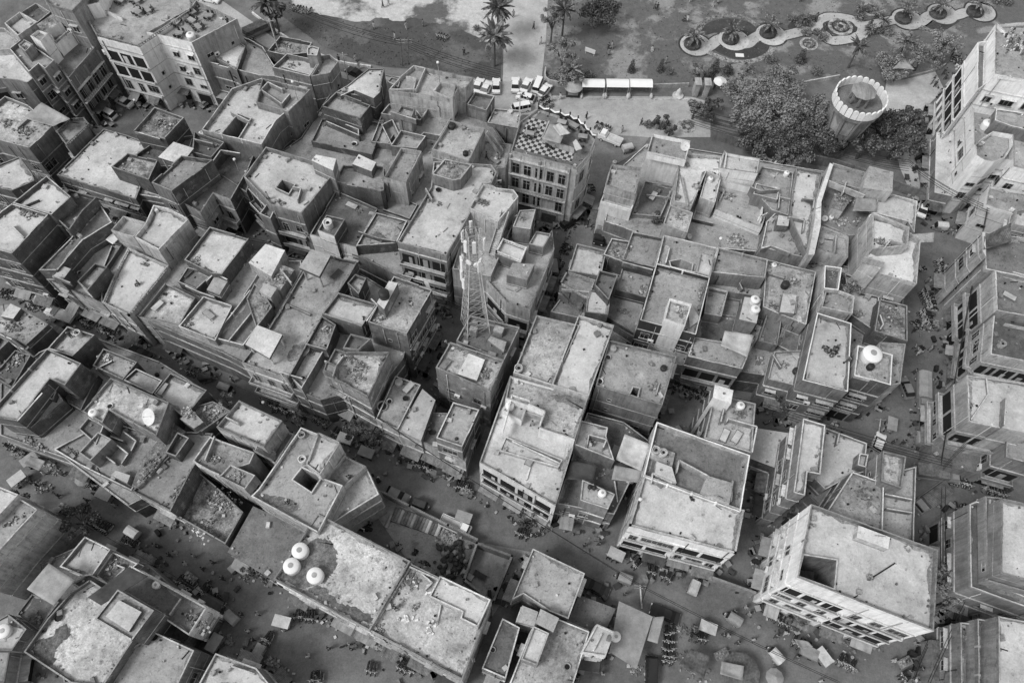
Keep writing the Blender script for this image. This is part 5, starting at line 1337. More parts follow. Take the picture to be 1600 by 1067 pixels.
# ---------------------------------------------------------------- motorbikes
def mk_bike():
    root = empty('motorbike')
    for y, n_ in ((-.62, 0), (.62, 1)):
        w = MB(); pr = []
        for i in range(14):
            a = 6.28318 * i / 14; a2 = 6.28318 * (i + 1) / 14
            w.tube((0, y + .27 * math.cos(a), .3 + .27 * math.sin(a)), (0, y + .27 * math.cos(a2), .3 + .27 * math.sin(a2)), .05, 0, 5, None, False)
        for i in range(4):
            a = 3.14159 * i / 4; w.tube((0, y + .25 * math.cos(a), .3 + .25 * math.sin(a)), (0, y - .25 * math.cos(a), .3 - .25 * math.sin(a)), .015, 1, 4, None, False)
        w.build('wheel', ['rubber', 'chrome'], root)
    f = MB(); f.tube((0, -.62, .3), (0, -.4, .9), .04); f.tube((0, -.4, .8), (0, .1, .45), .04); f.tube((0, .1, .45), (0, .62, .32), .04); f.box((0, -.02, .28), (.24, .36, .32), 0); f.tube((.14, 0, .3), (.16, .75, .34), .045, 1); f.tube((0, .2, .6), (0, .62, .32), .03, 1)
    f.build('frame', ['steel', 'chrome'], root)
    t = MB(); t.lathe((0, 0, 0), [(.0, -.28), (.13, -.2), (.16, 0), (.1, .2), (0, .22)], 0, 8); me = t.mesh('fuel_tank', ['car_black'], True); o = link('fuel_tank', me, root); o.rotation_euler = (R(-80), 0, 0); o.location = (0, -.12, .8)
    s = MB(); s.box((0, .38, .74), (.25, .68, .1), 0, None, (.8, .95)); s.build('seat', ['rubber'], root)
    h = MB(); h.tube((-.34, -.36, 1.0), (.34, -.36, 1.0), .02); h.tube((-.1, -.4, .9), (-.34, -.36, 1.0), .02); h.box((.3, -.38, 1.12), (.12, .02, .08)); h.box((-.3, -.38, 1.12), (.12, .02, .08)); h.build('handlebar', ['chrome'], root)
    l = MB(); l.lathe((0, 0, 0), [(.0, -.06), (.09, -.04), (.1, .04), (0, .05)], 0, 8); me = l.mesh('headlight', ['steel_light'], True); o = link('headlight', me, root); o.rotation_euler = (R(90), 0, 0); o.location = (0, -.5, .86)
    m = MB(); m.box((0, -.62, .58), (.1, .4, .03)); m.build('mudguard', ['car_black'], root); m = MB(); m.box((0, .66, .6), (.12, .4, .03)); m.build('mudguard', ['car_black'], root)
    return root
def bikes(t, x0, y0, x1, y1, n, head=None):
    a = at(t, x0, y0); c = at(t, x1, y1); e = c - a; ang = math.atan2(e.y, e.x) if n > 1 else random.uniform(0, 3)
    for i in range(n):
        loc = a.lerp(c, (i + .5) / n); 
        if solid_at(loc, 1.5): 
            continue
        o = proto_copy(PR, 'bike', mk_bike); o.location = (loc.x + random.uniform(-.15, .15), loc.y + random.uniform(-.15, .15), 0)
        o.rotation_euler = (0, random.uniform(-.12, .12), ang + random.uniform(-.25, .25) + (0 if n > 1 else 0)); desc(o, 'dark parked motorbike', 'motorbike', loc, None, 'motorbikes parked in the streets')
for q in [('00', 880, 600, 1015, 640, 11), ('00', 890, 620, 1010, 665, 9), ('00', 560, 745, 600, 700, 3), ('03', 1265, 470, 1400, 600, 12), ('03', 1300, 530, 1390, 610, 6), ('03', 570, 55, 700, 115, 8), ('03', 770, 180, 870, 215, 6), ('23', 940, 740, 1015, 745, 5), ('23', 940, 790, 1015, 800, 5), ('23', 935, 840, 1010, 845, 5), ('23', 935, 880, 1010, 890, 5),
          ('23', 930, 910, 1000, 920, 5), ('23', 1100, 770, 1210, 790, 6), ('13', 250, 640, 370, 650, 6), ('13', 690, 975, 760, 985, 3), ('13', 890, 955, 990, 990, 6), ('13', 540, 825, 580, 835, 1), ('13', 50, 770, 110, 800, 4), ('13', 340, 1030, 430, 1040, 4), ('23', 590, 260, 680, 290, 5), ('23', 740, 290, 790, 350, 4), ('23', 840, 365, 900, 375, 3), ('23', 930, 390, 1000, 430, 3),
          ('F', 70, 460, 105, 560, 9), ('F', 90, 465, 120, 560, 8), ('F', 75, 560, 110, 660, 8), ('F', 55, 560, 80, 640, 5), ('F', 150, 300, 165, 400, 7), ('F', 180, 390, 210, 360, 2), ('F', 20, 640, 60, 620, 3), ('01', 20, 770, 100, 790, 4), ('01', 190, 840, 240, 860, 3), ('01', 530, 950, 590, 975, 3), ('01', 650, 1000, 740, 1040, 4), ('02', 920, 190, 1010, 235, 4), ('02', 1180, 180, 1260, 215, 4),
          ('12', 370, 470, 460, 540, 5), ('12', 100, 400, 190, 430, 5), ('12', 1000, 765, 1110, 800, 7), ('12', 1250, 905, 1340, 920, 5), ('12', 640, 640, 740, 660, 4), ('10', 230, 60, 350, 80, 6), ('10', 1130, 235, 1200, 250, 4), ('20', 180, 660, 240, 620, 6), ('20', 200, 690, 250, 650, 4), ('20', 515, 790, 605, 820, 8), ('32', 1340, 915, 1480, 960, 8), ('32', 1150, 870, 1270, 900, 6), ('32', 960, 700, 990, 770, 6),
          ('32', 1010, 700, 1040, 740, 4), ('32', 1165, 1035, 1240, 1055, 4), ('33', 0, 630, 120, 700, 6), ('33', 130, 790, 250, 850, 5), ('33', 420, 905, 540, 975, 6), ('33', 820, 1000, 860, 1060, 3), ('21', 455, 205, 475, 220, 1), ('21', 480, 100, 500, 150, 3), ('21', 505, 230, 530, 270, 2), ('21', 320, 520, 350, 470, 5), ('21', 280, 600, 310, 560, 3), ('02', 300, 700, 420, 760, 6), ('02', 540, 860, 640, 900, 6), ('02', 690, 930, 760, 960, 4),
          ('02', 80, 620, 180, 670, 6), ('03', 860, 260, 960, 330, 6), ('03', 1120, 420, 1220, 480, 6), ('31', 940, 610, 960, 640, 2), ('30', 1480, 140, 1590, 200, 0), ('11', 1180, 890, 1200, 930, 2), ('32', 920, 30, 960, 80, 3), ('E', 225, 270, 250, 240, 3), ('E', 160, 480, 150, 560, 5), ('E', 115, 650, 125, 800, 8), ('E', 110, 860, 125, 920, 4), ('22', 1000, 270, 1160, 330, 7), ('22', 1160, 330, 1240, 380, 4), ('12', 480, 560, 560, 600, 4), ('23', 20, 120, 110, 150, 4)]:
    if q[-1]: bikes(*q)
# ---------------------------------------------------------------- vehicles
def wheel(root, x, y, r=.3, w=.2):
    m = MB(); m.tube((x - w / 2, y, r), (x + w / 2, y, r), r, 0, 14); o = m.build('wheel', ['rubber'], root)
    m = MB(); s = 1 if x > 0 else -1; m.tube((x + s * (w / 2 - .02), y, r), (x + s * (w / 2 + .01), y, r), r * .6, 0, 10); m.build('rim', ['chrome'], o); return o
def mk_car(mt, kind):
    root = empty('parked_car'); L, W = (4.1, 1.65) if kind == 'sedan' else (3.7, 1.6)
    van = kind == 'van'
    # side profile (y front = -L/2), z
    if kind == 'sedan': low = [(-L / 2, .35), (-L / 2 + .05, .62), (-L / 2 + .25, .74), (-L * .2, .88), (L * .32, .92), (L / 2 - .08, .86), (L / 2, .6), (L / 2 - .03, .3)]; cab = [(-L * .21, .88), (-L * .07, 1.36), (L * .19, 1.38), (L * .34, .92)]
    elif kind == 'hatch': low = [(-L / 2, .35), (-L / 2 + .04, .62), (-L / 2 + .22, .76), (-L * .22, .9), (L / 2 - .1, .95), (L / 2, .6), (L / 2 - .03, .3)]; cab = [(-L * .24, .9), (-L * .08, 1.42), (L * .34, 1.44), (L * .47, .95)]
    else: low = [(-L / 2, .35), (-L / 2 + .02, .95), (-L / 2 + .1, 1.0), (L / 2 - .05, 1.02), (L / 2, .6), (L / 2, .3)]; cab = [(-L / 2 + .1, 1.0), (-L / 2 + .42, 1.72), (-L / 2 + .6, 1.8), (L / 2 - .12, 1.8), (L / 2 - .03, 1.02)]
    def ext(P, w0, w1, zb, b, mi=0):
        n = len(P)
        def wd(z): return w0 + (w1 - w0) * max(0, min(1, (z - zb) / (P and max(p[1] for p in P) - zb + 1e-6)))
        for i in range(n - 1):
            a, c = P[i], P[i + 1]
            b.face([(-wd(a[1]) / 2, a[0], a[1]), (wd(a[1]) / 2, a[0], a[1]), (wd(c[1]) / 2, c[0], c[1]), (-wd(c[1]) / 2, c[0], c[1])], mi)
        b.face([(-wd(p[1]) / 2, p[0], p[1]) for p in P], mi); b.face([(wd(p[1]) / 2, p[0], p[1]) for p in P][::-1], mi)
        a, c = P[-1], P[0]; b.face([(-wd(a[1]) / 2, a[0], a[1]), (wd(a[1]) / 2, a[0], a[1]), (wd(c[1]) / 2, c[0], c[1]), (-wd(c[1]) / 2, c[0], c[1])], mi)
    b = MB(); ext(low, W, W * .94, .3, b); bo = b.build('body', [mt], root); 
    md = bo.modifiers.new('b', 'BEVEL'); md.width = .07; md.segments = 2; md.limit_method = 'ANGLE'
    g = MB(); ext(cab, W * .9, W * .74, .9, g); g.build('windscreen', ['dark_glass'], root)
    zt = max(p[1] for p in cab); ys = [p[0] for p in cab if p[1] > zt - .1]
    r = MB(); y0, y1 = min(ys), max(ys); r.box((0, (y0 + y1) / 2, zt - .01), (W * .74, (y1 - y0) + .04, .05), 0, None, (.9, .95)); ro = r.build('car_roof', [mt], root)
    p = MB()
    for s in (-1, 1):
        for i, yy in enumerate([(y0 + y1) / 2] + ([y1 - .25, y0 + .2] if not van else [y0 + .1, y1 - .5])):
            zb = cab[0][1]; p.tube((s * W * .45, yy, zb), (s * W * .37, yy, zt), .03, 0, 5)
    p.build('pillar', [mt], root)
    for s in (-1, 1):
        for yy in (-L * .31, L * .31): wheel(root, s * (W / 2 - .09), yy, .3)
        h = MB(); h.box((s * W * .36, -L / 2 + .02, .56), (.3, .12, .14)); h.build('headlight', ['steel_light'], root)
        h = MB(); h.box((s * W * .38, L / 2 - .03, .62), (.22, .08, .14)); h.build('tail_light', ['car_grey'], root)
        h = MB(); h.box((s * (W / 2 + .07), cab[0][0] + .25, cab[0][1]), (.14, .1, .12)); h.build('mirror', [mt], root)
    
    for yb in (-L / 2 - .02, L / 2 + .01): h = MB(); h.box((0, yb, .34), (W * .9, .12, .16)); h.build('bumper', ['car_grey' if mt != 'car_white' else 'plastic_grey'], root)
    return root
def mk_rick(cm):
    root = empty('auto_rickshaw')
    b = MB(); b.box((0, .35, .3), (1.3, 1.5, .5), 0, None, (1, .96)); b.box((0, -.75, .3), (.8, .8, .55), 0, None, (.6, .5)); b.box((0, -.35, .28), (1.1, .6, .08)); b.build('body', ['car_grey'], root)
    c = MB(); n = 6
    prof = [(-.66, 1.25), (-.6, 1.62), (-.3, 1.8), (.3, 1.8), (.6, 1.62), (.66, 1.25)]
    for i in range(5): a, d = prof[i], prof[i + 1]; c.face([(a[0], -.75, a[1] - .06), (a[0], 1.15, a[1]), (d[0], 1.15, d[1]), (d[0], -.75, d[1] - .06)], 0)
    c.face([(p[0], 1.15, p[1]) for p in prof] , 0); c.face([(-.66, 1.15, .7), (-.66, 1.15, 1.25), (.66, 1.15, 1.25), (.66, 1.15, .7)], 0)
    for s in (-1, 1): c.face([(s * .66, .1, .78), (s * .66, 1.15, .78), (s * .66, 1.15, 1.26), (s * .66, .1, 1.26)], 0)
    c.build('canopy', [cm], root)
    w = MB(); w.face([(-.5, -.95, .85), (.5, -.95, .85), (.55, -.72, 1.5), (-.55, -.72, 1.5)], 0); w.build('windscreen', ['dark_glass'], root)
    s_ = MB(); s_.box((0, .5, .8), (1.15, .5, .12)); s_.box((0, .78, .85), (1.15, .1, .45)); s_.build('seat', ['rubber'], root)
    for x, y in ((0, -1.15), (-.6, .7), (.6, .7)): wheel(root, x, y, .24, .14)
    h = MB(); h.box((0, -1.17, .62), (.2, .1, .18)); h.build('headlight', ['steel_light'], root)
    return root
def mk_truck(L=5.2, W=1.9, cm='car_grey', load='tin', hgt=1.1, cover=False):
    root = empty('small_truck')
    b = MB(); b.box((0, -L / 2 + .75, .45), (W * .92, 1.5, 1.0)); b.box((0, -L / 2 + .85, 1.45), (W * .86, 1.2, .55), 0, None, (.9, .8)); b.build('cab', [cm], root)
    g = MB(); g.box((0, -L / 2 + .22, 1.5), (W * .74, .1, .4)); g.build('windscreen', ['dark_glass'], root)
    d = MB(); y0 = -L / 2 + 1.6; y1 = L / 2; d.box((0, (y0 + y1) / 2, .6), (W, y1 - y0, .12))
    for s in (-1, 1): d.box((s * W / 2, (y0 + y1) / 2, .72), (.07, y1 - y0, .5))
    d.box((0, y1, .72), (W, .07, .5)); d.box((0, y0, .72), (W, .07, .7)); d.build('cargo_bed', [cm], root)
    c = MB()
    if cover:
        pr = [(-W / 2, .9), (-W / 2, 1.7), (-W * .35, 2.1), (0, 2.25), (W * .35, 2.1), (W / 2, 1.7), (W / 2, .9)]
        for i in range(6): a, e = pr[i], pr[i + 1]; c.face([(a[0], y0, a[1]), (a[0], y1, a[1]), (e[0], y1, e[1]), (e[0], y0, e[1])], 0)
        c.face([(p[0], y0, p[1]) for p in pr][::-1]); c.face([(p[0], y1, p[1]) for p in pr]); c.build('tarpaulin', [load], root)
    else:
        c.box((0, (y0 + y1) / 2, .73), (W - .16, y1 - y0 - .16, hgt - .6), 0, None, (.96, .98)); c.build('load', [load], root)
    for s in (-1, 1):
        wheel(root, s * (W / 2 - .12), -L / 2 + .8, .36, .22); wheel(root, s * (W / 2 - .12), L / 2 - .9, .36, .22)
        h = MB(); h.box((s * W * .34, -L / 2 - .01, .75), (.26, .08, .18)); h.build('headlight', ['steel_light'], root)
    return root
def mk_cart(mt='wood', top='cloth_mid'):
    root = empty('handcart'); b = MB(); b.box((0, 0, .72), (1.1, 2.0, .08)); b.box((0, -1.2, .74), (.06, .5, .05)); b.build('tray', [mt], root)
    g = MB(); 
    for i in range(16): g.box((random.uniform(-.4, .4), random.uniform(-.8, .8), .8), (random.uniform(.15, .35), random.uniform(.15, .4), random.uniform(.08, .3)), i % 2)
    g.build('goods', ['cloth_mid', 'wood'], root)
    for x in (-.5, .5):
        for y in (-.65, .65):
            w = MB(); w.tube((x - .03, y, .28), (x + .03, y, .28), .28, 0, 12); w.build('wheel', ['rubber'], root)
    if top:
        t = MB(); t.box((0, 0, 1.95), (1.5, 2.3, .04)); t.build('canopy', [top], root)
        for x in (-.5, .5):
            for y in (-.9, .9): p = MB(); p.tube((x, y, .78), (x, y, 1.96), .02); p.build('post', ['wood'], root)
    return root
def vehicle(mk, key, what, cat, t, x0, y0, x1, y1, grp=None):
    a = at(t, x0, y0); c = at(t, x1, y1); loc = (a + c) / 2; o = proto_copy(PR, key, mk)
    o.location = loc; o.rotation_euler = (0, 0, math.atan2(c.y - a.y, c.x - a.x) + math.pi / 2); desc(o, what, cat, loc, None, grp); return o
CW = lambda k: (lambda: mk_car('car_white', k)); CB = lambda k: (lambda: mk_car('car_black', k)); CG = lambda k: (lambda: mk_car('car_grey', k))
for mk, key, what, L_ in [
    (CW('sedan'), 'cws', 'white saloon car', [('00', 825, 672, 740, 632), ('20', 18, 590, 22, 500), ('20', 70, 585, 105, 512), ('31', 945, 290, 970, 210), ('10', 1375, 580, 1400, 520), ('10', 1420, 600, 1455, 535), ('10', 1500, 595, 1502, 508), ('30', 60, 1060, 10, 1035), ('00', 1285, 0, 1355, 15)]),
    (CW('van'), 'cwv', 'small white van', [('00', 722, 748, 640, 708), ('20', 140, 600, 180, 505), ('20', 95, 685, 15, 700)]),
    (CW('hatch'), 'cwh', 'small white hatchback car', [('20', 185, 605, 225, 552), ('30', 130, 1060, 90, 1045), ('20', 135, 640, 30, 610), ('32', 655, 700, 700, 585)]),
    (CB('sedan'), 'cbs', 'glossy black saloon car', [('23', 595, 515, 435, 430), ('10', 665, 492, 580, 448), ('23', 1045, 675, 855, 600), ('02', 950, 110, 825, 55), ('22', 0, 0, 1, 1)][:4]),
    (CB('van'), 'cbv', 'dark van with pale roof', [('23', 866, 1060, 868, 925), ('21', 335, 350, 380, 320)]),
    (CG('hatch'), 'cgh', 'grey hatchback car', [('12', 815, 930, 960, 1000), ('32', 860, 320, 840, 270)])]:
    for q in L_: vehicle(mk, key, what, 'car', *q, grp='cars in the streets')
for cm, what, L_ in [('cloth_light', 'auto rickshaw with pale canopy', [('03', 880, 160, 800, 110), ('33', 60, 930, 0, 860), ('31', 1100, 370, 1020, 360), ('23', 1120, 500, 1140, 445), ('20', 690, 955, 755, 940)]),
                     ('cloth_mid', 'auto rickshaw with grey canopy', [('03', 1490, 690, 1420, 630), ('13', 10, 910, 60, 820), ('23', 740, 440, 640, 400), ('23', 1400, 690, 1340, 650), ('32', 935, 660, 935, 570), ('02', 1380, 290, 1470, 320), ('33', 60, 300, 61, 260)][:6]),
                     ('cloth_dark', 'auto rickshaw with dark canopy', [('12', 1160, 820, 1210, 830), ('02', 1280, 240, 1330, 230), ('21', 270, 590, 285, 640), ('12', 990, 1010, 1080, 1040)])]:
    for q in L_: vehicle(lambda: mk_rick(cm), 'rk' + cm, what, 'auto rickshaw', *q, grp='auto rickshaws in the streets')
for key, mk, what, L_ in [
    ('t1', lambda: mk_truck(4.6, 1.7, 'car_white', 'cloth_light', 1.0), 'white pickup truck', [('01', 465, 940, 325, 890), ('13', 1170, 60, 1325, 130), ('20', 660, 905, 562, 865)]),
    ('t2', lambda: mk_truck(6.5, 2.2, 'car_grey', 'tin', 1.9), 'grey lorry with flat load', [('32', 1062, 945, 935, 1035), ('32', 965, 825, 1095, 845), ('10', -40, 235, 90, 175)]),
    ('t3', lambda: mk_truck(6.3, 2.1, 'car_grey', 'cloth_mid', 1.9, True), 'small lorry with rounded cloth cover', [('32', 955, 240, 955, 410)]),
    ('t4', lambda: mk_truck(5.6, 2.0, 'car_black', 'tin_light', 2.6), 'tall loaded lorry', [('21', 575, 330, 535, 465)])]:
    for q in L_: vehicle(mk, key, what, 'lorry', *q)
for key, tp, what, L_ in [('k1', 'cloth_mid', 'handcart with grey canopy', [('02', 195, 780, 250, 740), ('13', 1270, 40, 1330, 60), ('02', 650, 960, 720, 990), ('12', 1040, 690, 1120, 720), ('03', 890, 290, 940, 320), ('03', 1350, 850, 1380, 800), ('32', 740, 560, 745, 520), ('33', 200, 870, 260, 900), ('23', 300, 60, 370, 90), ('12', 660, 700, 740, 730)]),
                          ('k2', 'cloth_light', 'handcart with pale canopy', [('Q', 100, 60, 140, 30), ('23', 620, 270, 660, 290), ('13', 160, 690, 200, 700), ('33', 330, 930, 300, 890), ('23', 1180, 720, 1230, 740), ('01', 100, 720, 160, 750), ('12', 540, 620, 600, 640)]),
                          ('k3', None, 'open wooden handcart', [('02', 100, 700, 150, 720), ('02', 470, 850, 520, 880), ('13', 90, 930, 130, 970), ('32', 960, 730, 1000, 760), ('12', 240, 490, 290, 520), ('12', 1290, 940, 1340, 960), ('23', 1280, 900, 1320, 880), ('33', 820, 950, 860, 930), ('31', 1030, 950, 1040, 1000), ('03', 1180, 400, 1220, 430), ('01', 340, 860, 400, 880)])]:
    for q in L_: vehicle(lambda: mk_cart('wood', tp), key, what, 'handcart', *q, grp='handcarts and stalls in the streets')
# ---------------------------------------------------------------- trees
def leafmesh(clumps, n, size, name='crown', mats=('leaf', 'leaf_light', 'leaf_dark'), seed=1, up=.5):
    rg = random.Random(seed); m = MB()
    wts = [c[1] ** 2 for c in clumps]
    for i in range(n):
        c, r = rg.choices(clumps, wts)[0]
        d = Vector((rg.gauss(0, 1), rg.gauss(0, 1), rg.gauss(0, 1))).normalized() * r * (rg.random() ** .45)
        p = Vector(c) + Vector((d.x, d.y, d.z * .75))
        nn = (d.normalized() + Vector((rg.uniform(-1, 1), rg.uniform(-1, 1), rg.uniform(-.4, 1.2)))).normalized()
        a = nn.orthogonal().normalized(); b = nn.cross(a); t = rg.uniform(0, 6.28); a, b = a * math.cos(t) + b * math.sin(t), b * math.cos(t) - a * math.sin(t)
        s = size * rg.uniform(.6, 1.3)
        m.face([p - a * s * .5, p - b * s * .32, p + a * s * .5, p + b * s * .32], rg.choice((0, 0, 1, 2)))
    return m.mesh(name, list(mats))
TM = {}
def tree(x, y, r, h, what, leaf=3500, seed=0, size=.42, mats=('leaf', 'leaf_light', 'leaf_dark'), squash=.62, tile='S', bare=.0, group='trees by the park'):
    c = at(tile, x, y, h - r * squash * .6); base = Vector((c.x, c.y, 0)); rg = random.Random(seed)
    key = (round(r), round(h), seed, mats)
    root = empty('tree', base)
    tr = MB(); cl = []
    ch = h - r * squash
    tr.tube((0, 0, 0), (.1, .1, ch * .55), .3 * r / 5 + .08, 0, 8, .2 * r / 5 + .06)
    n = max(6, int(r * 5))
    for i in range(n):
        a = 6.283 * i / n * 2.4 + rg.random(); rr = r * math.sqrt(rg.random()) * .8; z = ch + r * squash * (rg.uniform(-.55, .6) * (1 - rr / r * .5))
        p = Vector((rr * math.cos(a), rr * math.sin(a), z)); cl.append((p, r * rg.uniform(.13, .3)))
        mid = Vector((p.x * .35, p.y * .35, ch * .55 + (z - ch * .55) * .6))
        tr.tube((.1, .1, ch * .5), mid, .12 * r / 5 + .03, 0, 5, .07 * r / 5 + .02, False); tr.tube(mid, p, .07 * r / 5 + .02, 0, 4, .02, False)
    tr.build('trunk', ['bark'], root)
    link('crown', leafmesh(cl, leaf, size, mats=mats, seed=seed), root)
    desc(root, what, 'tree', (base.x, base.y, h), None, group); return root
L1 = ('leaf', 'leaf_light', 'leaf_dark'); L2 = ('leaf_light', 'grass_worn', 'leaf'); L3 = ('leaf_dark', 'leaf', 'leaf_dark')
for a in [(1205, 160, 7.5, 10, 'large spreading pale leaved tree', 9000, 1, .42, L2), (1262, 190, 6, 9, 'broad dark leaved tree left of the stone tower', 6500, 2, .42, L1), (1160, 130, 4, 7, 'smaller pale leaved tree', 3200, 3, .4, L2), (1228, 122, 5, 9, 'pale tree behind the spreading tree', 4200, 51, .4, L2), (1290, 165, 4.4, 9, 'tree touching the left side of the stone tower', 3600, 52, .4, L1), (1240, 228, 4.6, 7.5, 'dark low tree behind the long wall', 3800, 53, .4, L1), (1172, 175, 4.4, 8, 'tree above the garden shed', 3600, 54, .4, L2), (1300, 215, 3.6, 7, 'small dark tree left of the tower foot', 2600, 55, .4, L3), (1430, 180, 3.5, 6.5, 'dark tree beside the garden tables', 2800, 56, .4, L3),
          (1192, 215, 5, 8, 'wide leafy tree over the wall', 5000, 4, .42, L1), (1385, 190, 5, 8.5, 'round dark tree right of the stone tower', 6000, 5, .4, L3), (1412, 212, 5, 8, 'dark tree nearest the grey arcade', 5500, 6, .4, L3), (1358, 215, 3.6, 7, 'dark tree at the foot of the tower', 3000, 7, .4, L3),
          (1400, 95, 4.3, 6, 'pale feathery tree beyond the tower', 3200, 8, .35, L2), (1448, 78, 4.6, 7, 'thin crowned tree beyond the path', 2600, 9, .33, L2), (1480, 60, 4.2, 7, 'airy tree at the garden edge', 2200, 10, .33, L2),
          (880, 72, 3.2, 9, 'tall pale leaved tree by the avenue', 2600, 11, .4, L2), (893, 112, 3.2, 6, 'pale leaved tree by the stage carts', 2200, 12, .4, L2), (935, 6, 5, 7, 'dark tree at the top of the lawn', 4500, 13, .42, L3),
          (424, 8, 3, 8, 'dark tree cut by the top edge', 2200, 14, .4, L3), (864, 20, 2.6, 9, 'slim pale tree along the avenue', 1500, 15, .35, L2), (1088, 165, 2.6, 4.5, 'round bushy tree by the gate', 2200, 16, .33, L1), (1113, 163, 2.9, 4.6, 'dark round tree beside the gate', 2400, 17, .33, L3),
          (1033, 188, 2.3, 3.2, 'dark bush in the kiosk garden', 1800, 18, .3, L3), (1048, 200, 1.8, 3, 'small dark round bush in the kiosk garden', 1300, 19, .3, L3), (1089, 109, 2.0, 3.6, 'round topped young tree', 1500, 20, .28, L1), (1170, 104, 1.8, 3.2, 'young tree at the lawn edge', 1200, 21, .28, L1),
          (1335, 420, 0, 0, '', 0, 0, 0, L1)][:-1]:
    tree(*a)
for a in [(1334, 440, 2.8, 12, 'small tree growing in the tree court', 2600, 31, .3, L1), (1030, 340, 2.0, 8, 'dark creeper tree on the sunken terrace wall', 1500, 32, .3, L3), (1238, 622, 2.6, 6, 'dark street tree under the laundry roof block', 2000, 33, .35, L3),
          (1477, 905, 2.3, 7, 'straggly street tree right of the big grainy roof', 1500, 34, .35, L1), (1490, 940, 2.0, 6, 'thin street tree in the dark lane', 1200, 35, .35, L1), (120, 812, 2.8, 6, 'street tree in the lower left street', 2600, 36, .35, L3), (398, 893, 2.6, 6, 'leafy street tree below the speckled low roof', 2200, 37, .35, L3),
          (350, 622, 1.8, 9, 'weedy bush on the ruined roof edge', 1000, 38, .3, L2), (556, 672, 2.2, 6, 'dark leafy awning vine in the market street', 1500, 39, .33, L3), (585, 678, 1.8, 6, 'second dark vine in the market street', 1100, 40, .33, L3), (1083, 985, 1.5, 4, 'bushy tree by the parked motorbikes', 800, 41, .3, L3),
          (10, 792, 3.0, 6, 'leafy tree at the left edge of the lower street', 2200, 42, .35, L3), (822, 812, 1.6, 5, 'leafy bush in front of the white balconies', 900, 43, .3, L3), (1245, 965, 1.8, 4, 'leafy bush under the white front', 900, 44, .3, L1)]:
    tree(*a, group='street trees')
def cone_bush(tile, x, y, r, h, what, name='shrub', mats=L3):
    b = at(tile, x, y); root = empty(name, (b.x, b.y, 0)); cl = [((0, 0, h * (i + .5) / 6), r * (1 - .13 * i if h > 1.8 else .9)) for i in range(6 if h > 1.8 else 4)]
    if h <= 1.8: cl = [((r * .5 * math.cos(i), r * .5 * math.sin(i), h * .5), r * .6) for i in range(6)]
    link('foliage', leafmesh(cl, int(260 * r * h) + 250, .24, 'foliage', mats, seed=int(x + y)), root)
    s = MB(); s.tube((0, 0, -.02), (0, 0, h * .5), .07, 0, 6); s.build('stem', ['bark'], root)
    desc(root, what, 'shrub', (b.x, b.y, 0), None, 'garden shrubs')
for t, x, y, r, h in [('20', 745, 450, .9, 3.2), ('20', 925, 445, .9, 3.2), ('20', 1260, 450, 1.2, 3.4), ('20', 1340, 460, 1.6, 2.6), ('20', 1225, 490, 1.5, 2.2), ('30', 575, 105, .6, 2.4), ('30', 625, 180, .7, 2.6), ('30', 345, 195, .6, 1.9), ('30', 290, 135, .6, 2.4), ('30', 195, 390, 1.4, 3.4)]:
    cone_bush(t, x, y, r, h, 'slim dark upright shrub')
for t, x, y, r in [('30', 145, 125, 1.2), ('30', 235, 215, 1.2), ('30', 190, 170, .9), ('30', 640, 65, 1.3), ('30', 250, 160, 1.3), ('30', 340, 240, 1.4), ('30', 300, 215, 1.0), ('20', 515, 128, .9), ('20', 575, 128, .9), ('20', 985, 460, 1.0), ('20', 850, 790, 1.0), ('30', 690, 205, 1.0), ('30', 10, 380, 1.6), ('30', 300, 460, 1.3), ('30', 570, 120, 1.3), ('30', 1490, 20, 1.5), ('30', 1420, 10, 1.5), ('10', 1380, 190, .8), ('20', 260, 500, 1.3), ('20', 320, 470, 1.5), ('20', 480, 480, 1.2)]:
    cone_bush(t, x, y, r, 1.2, 'low rounded bush', mats=L1)
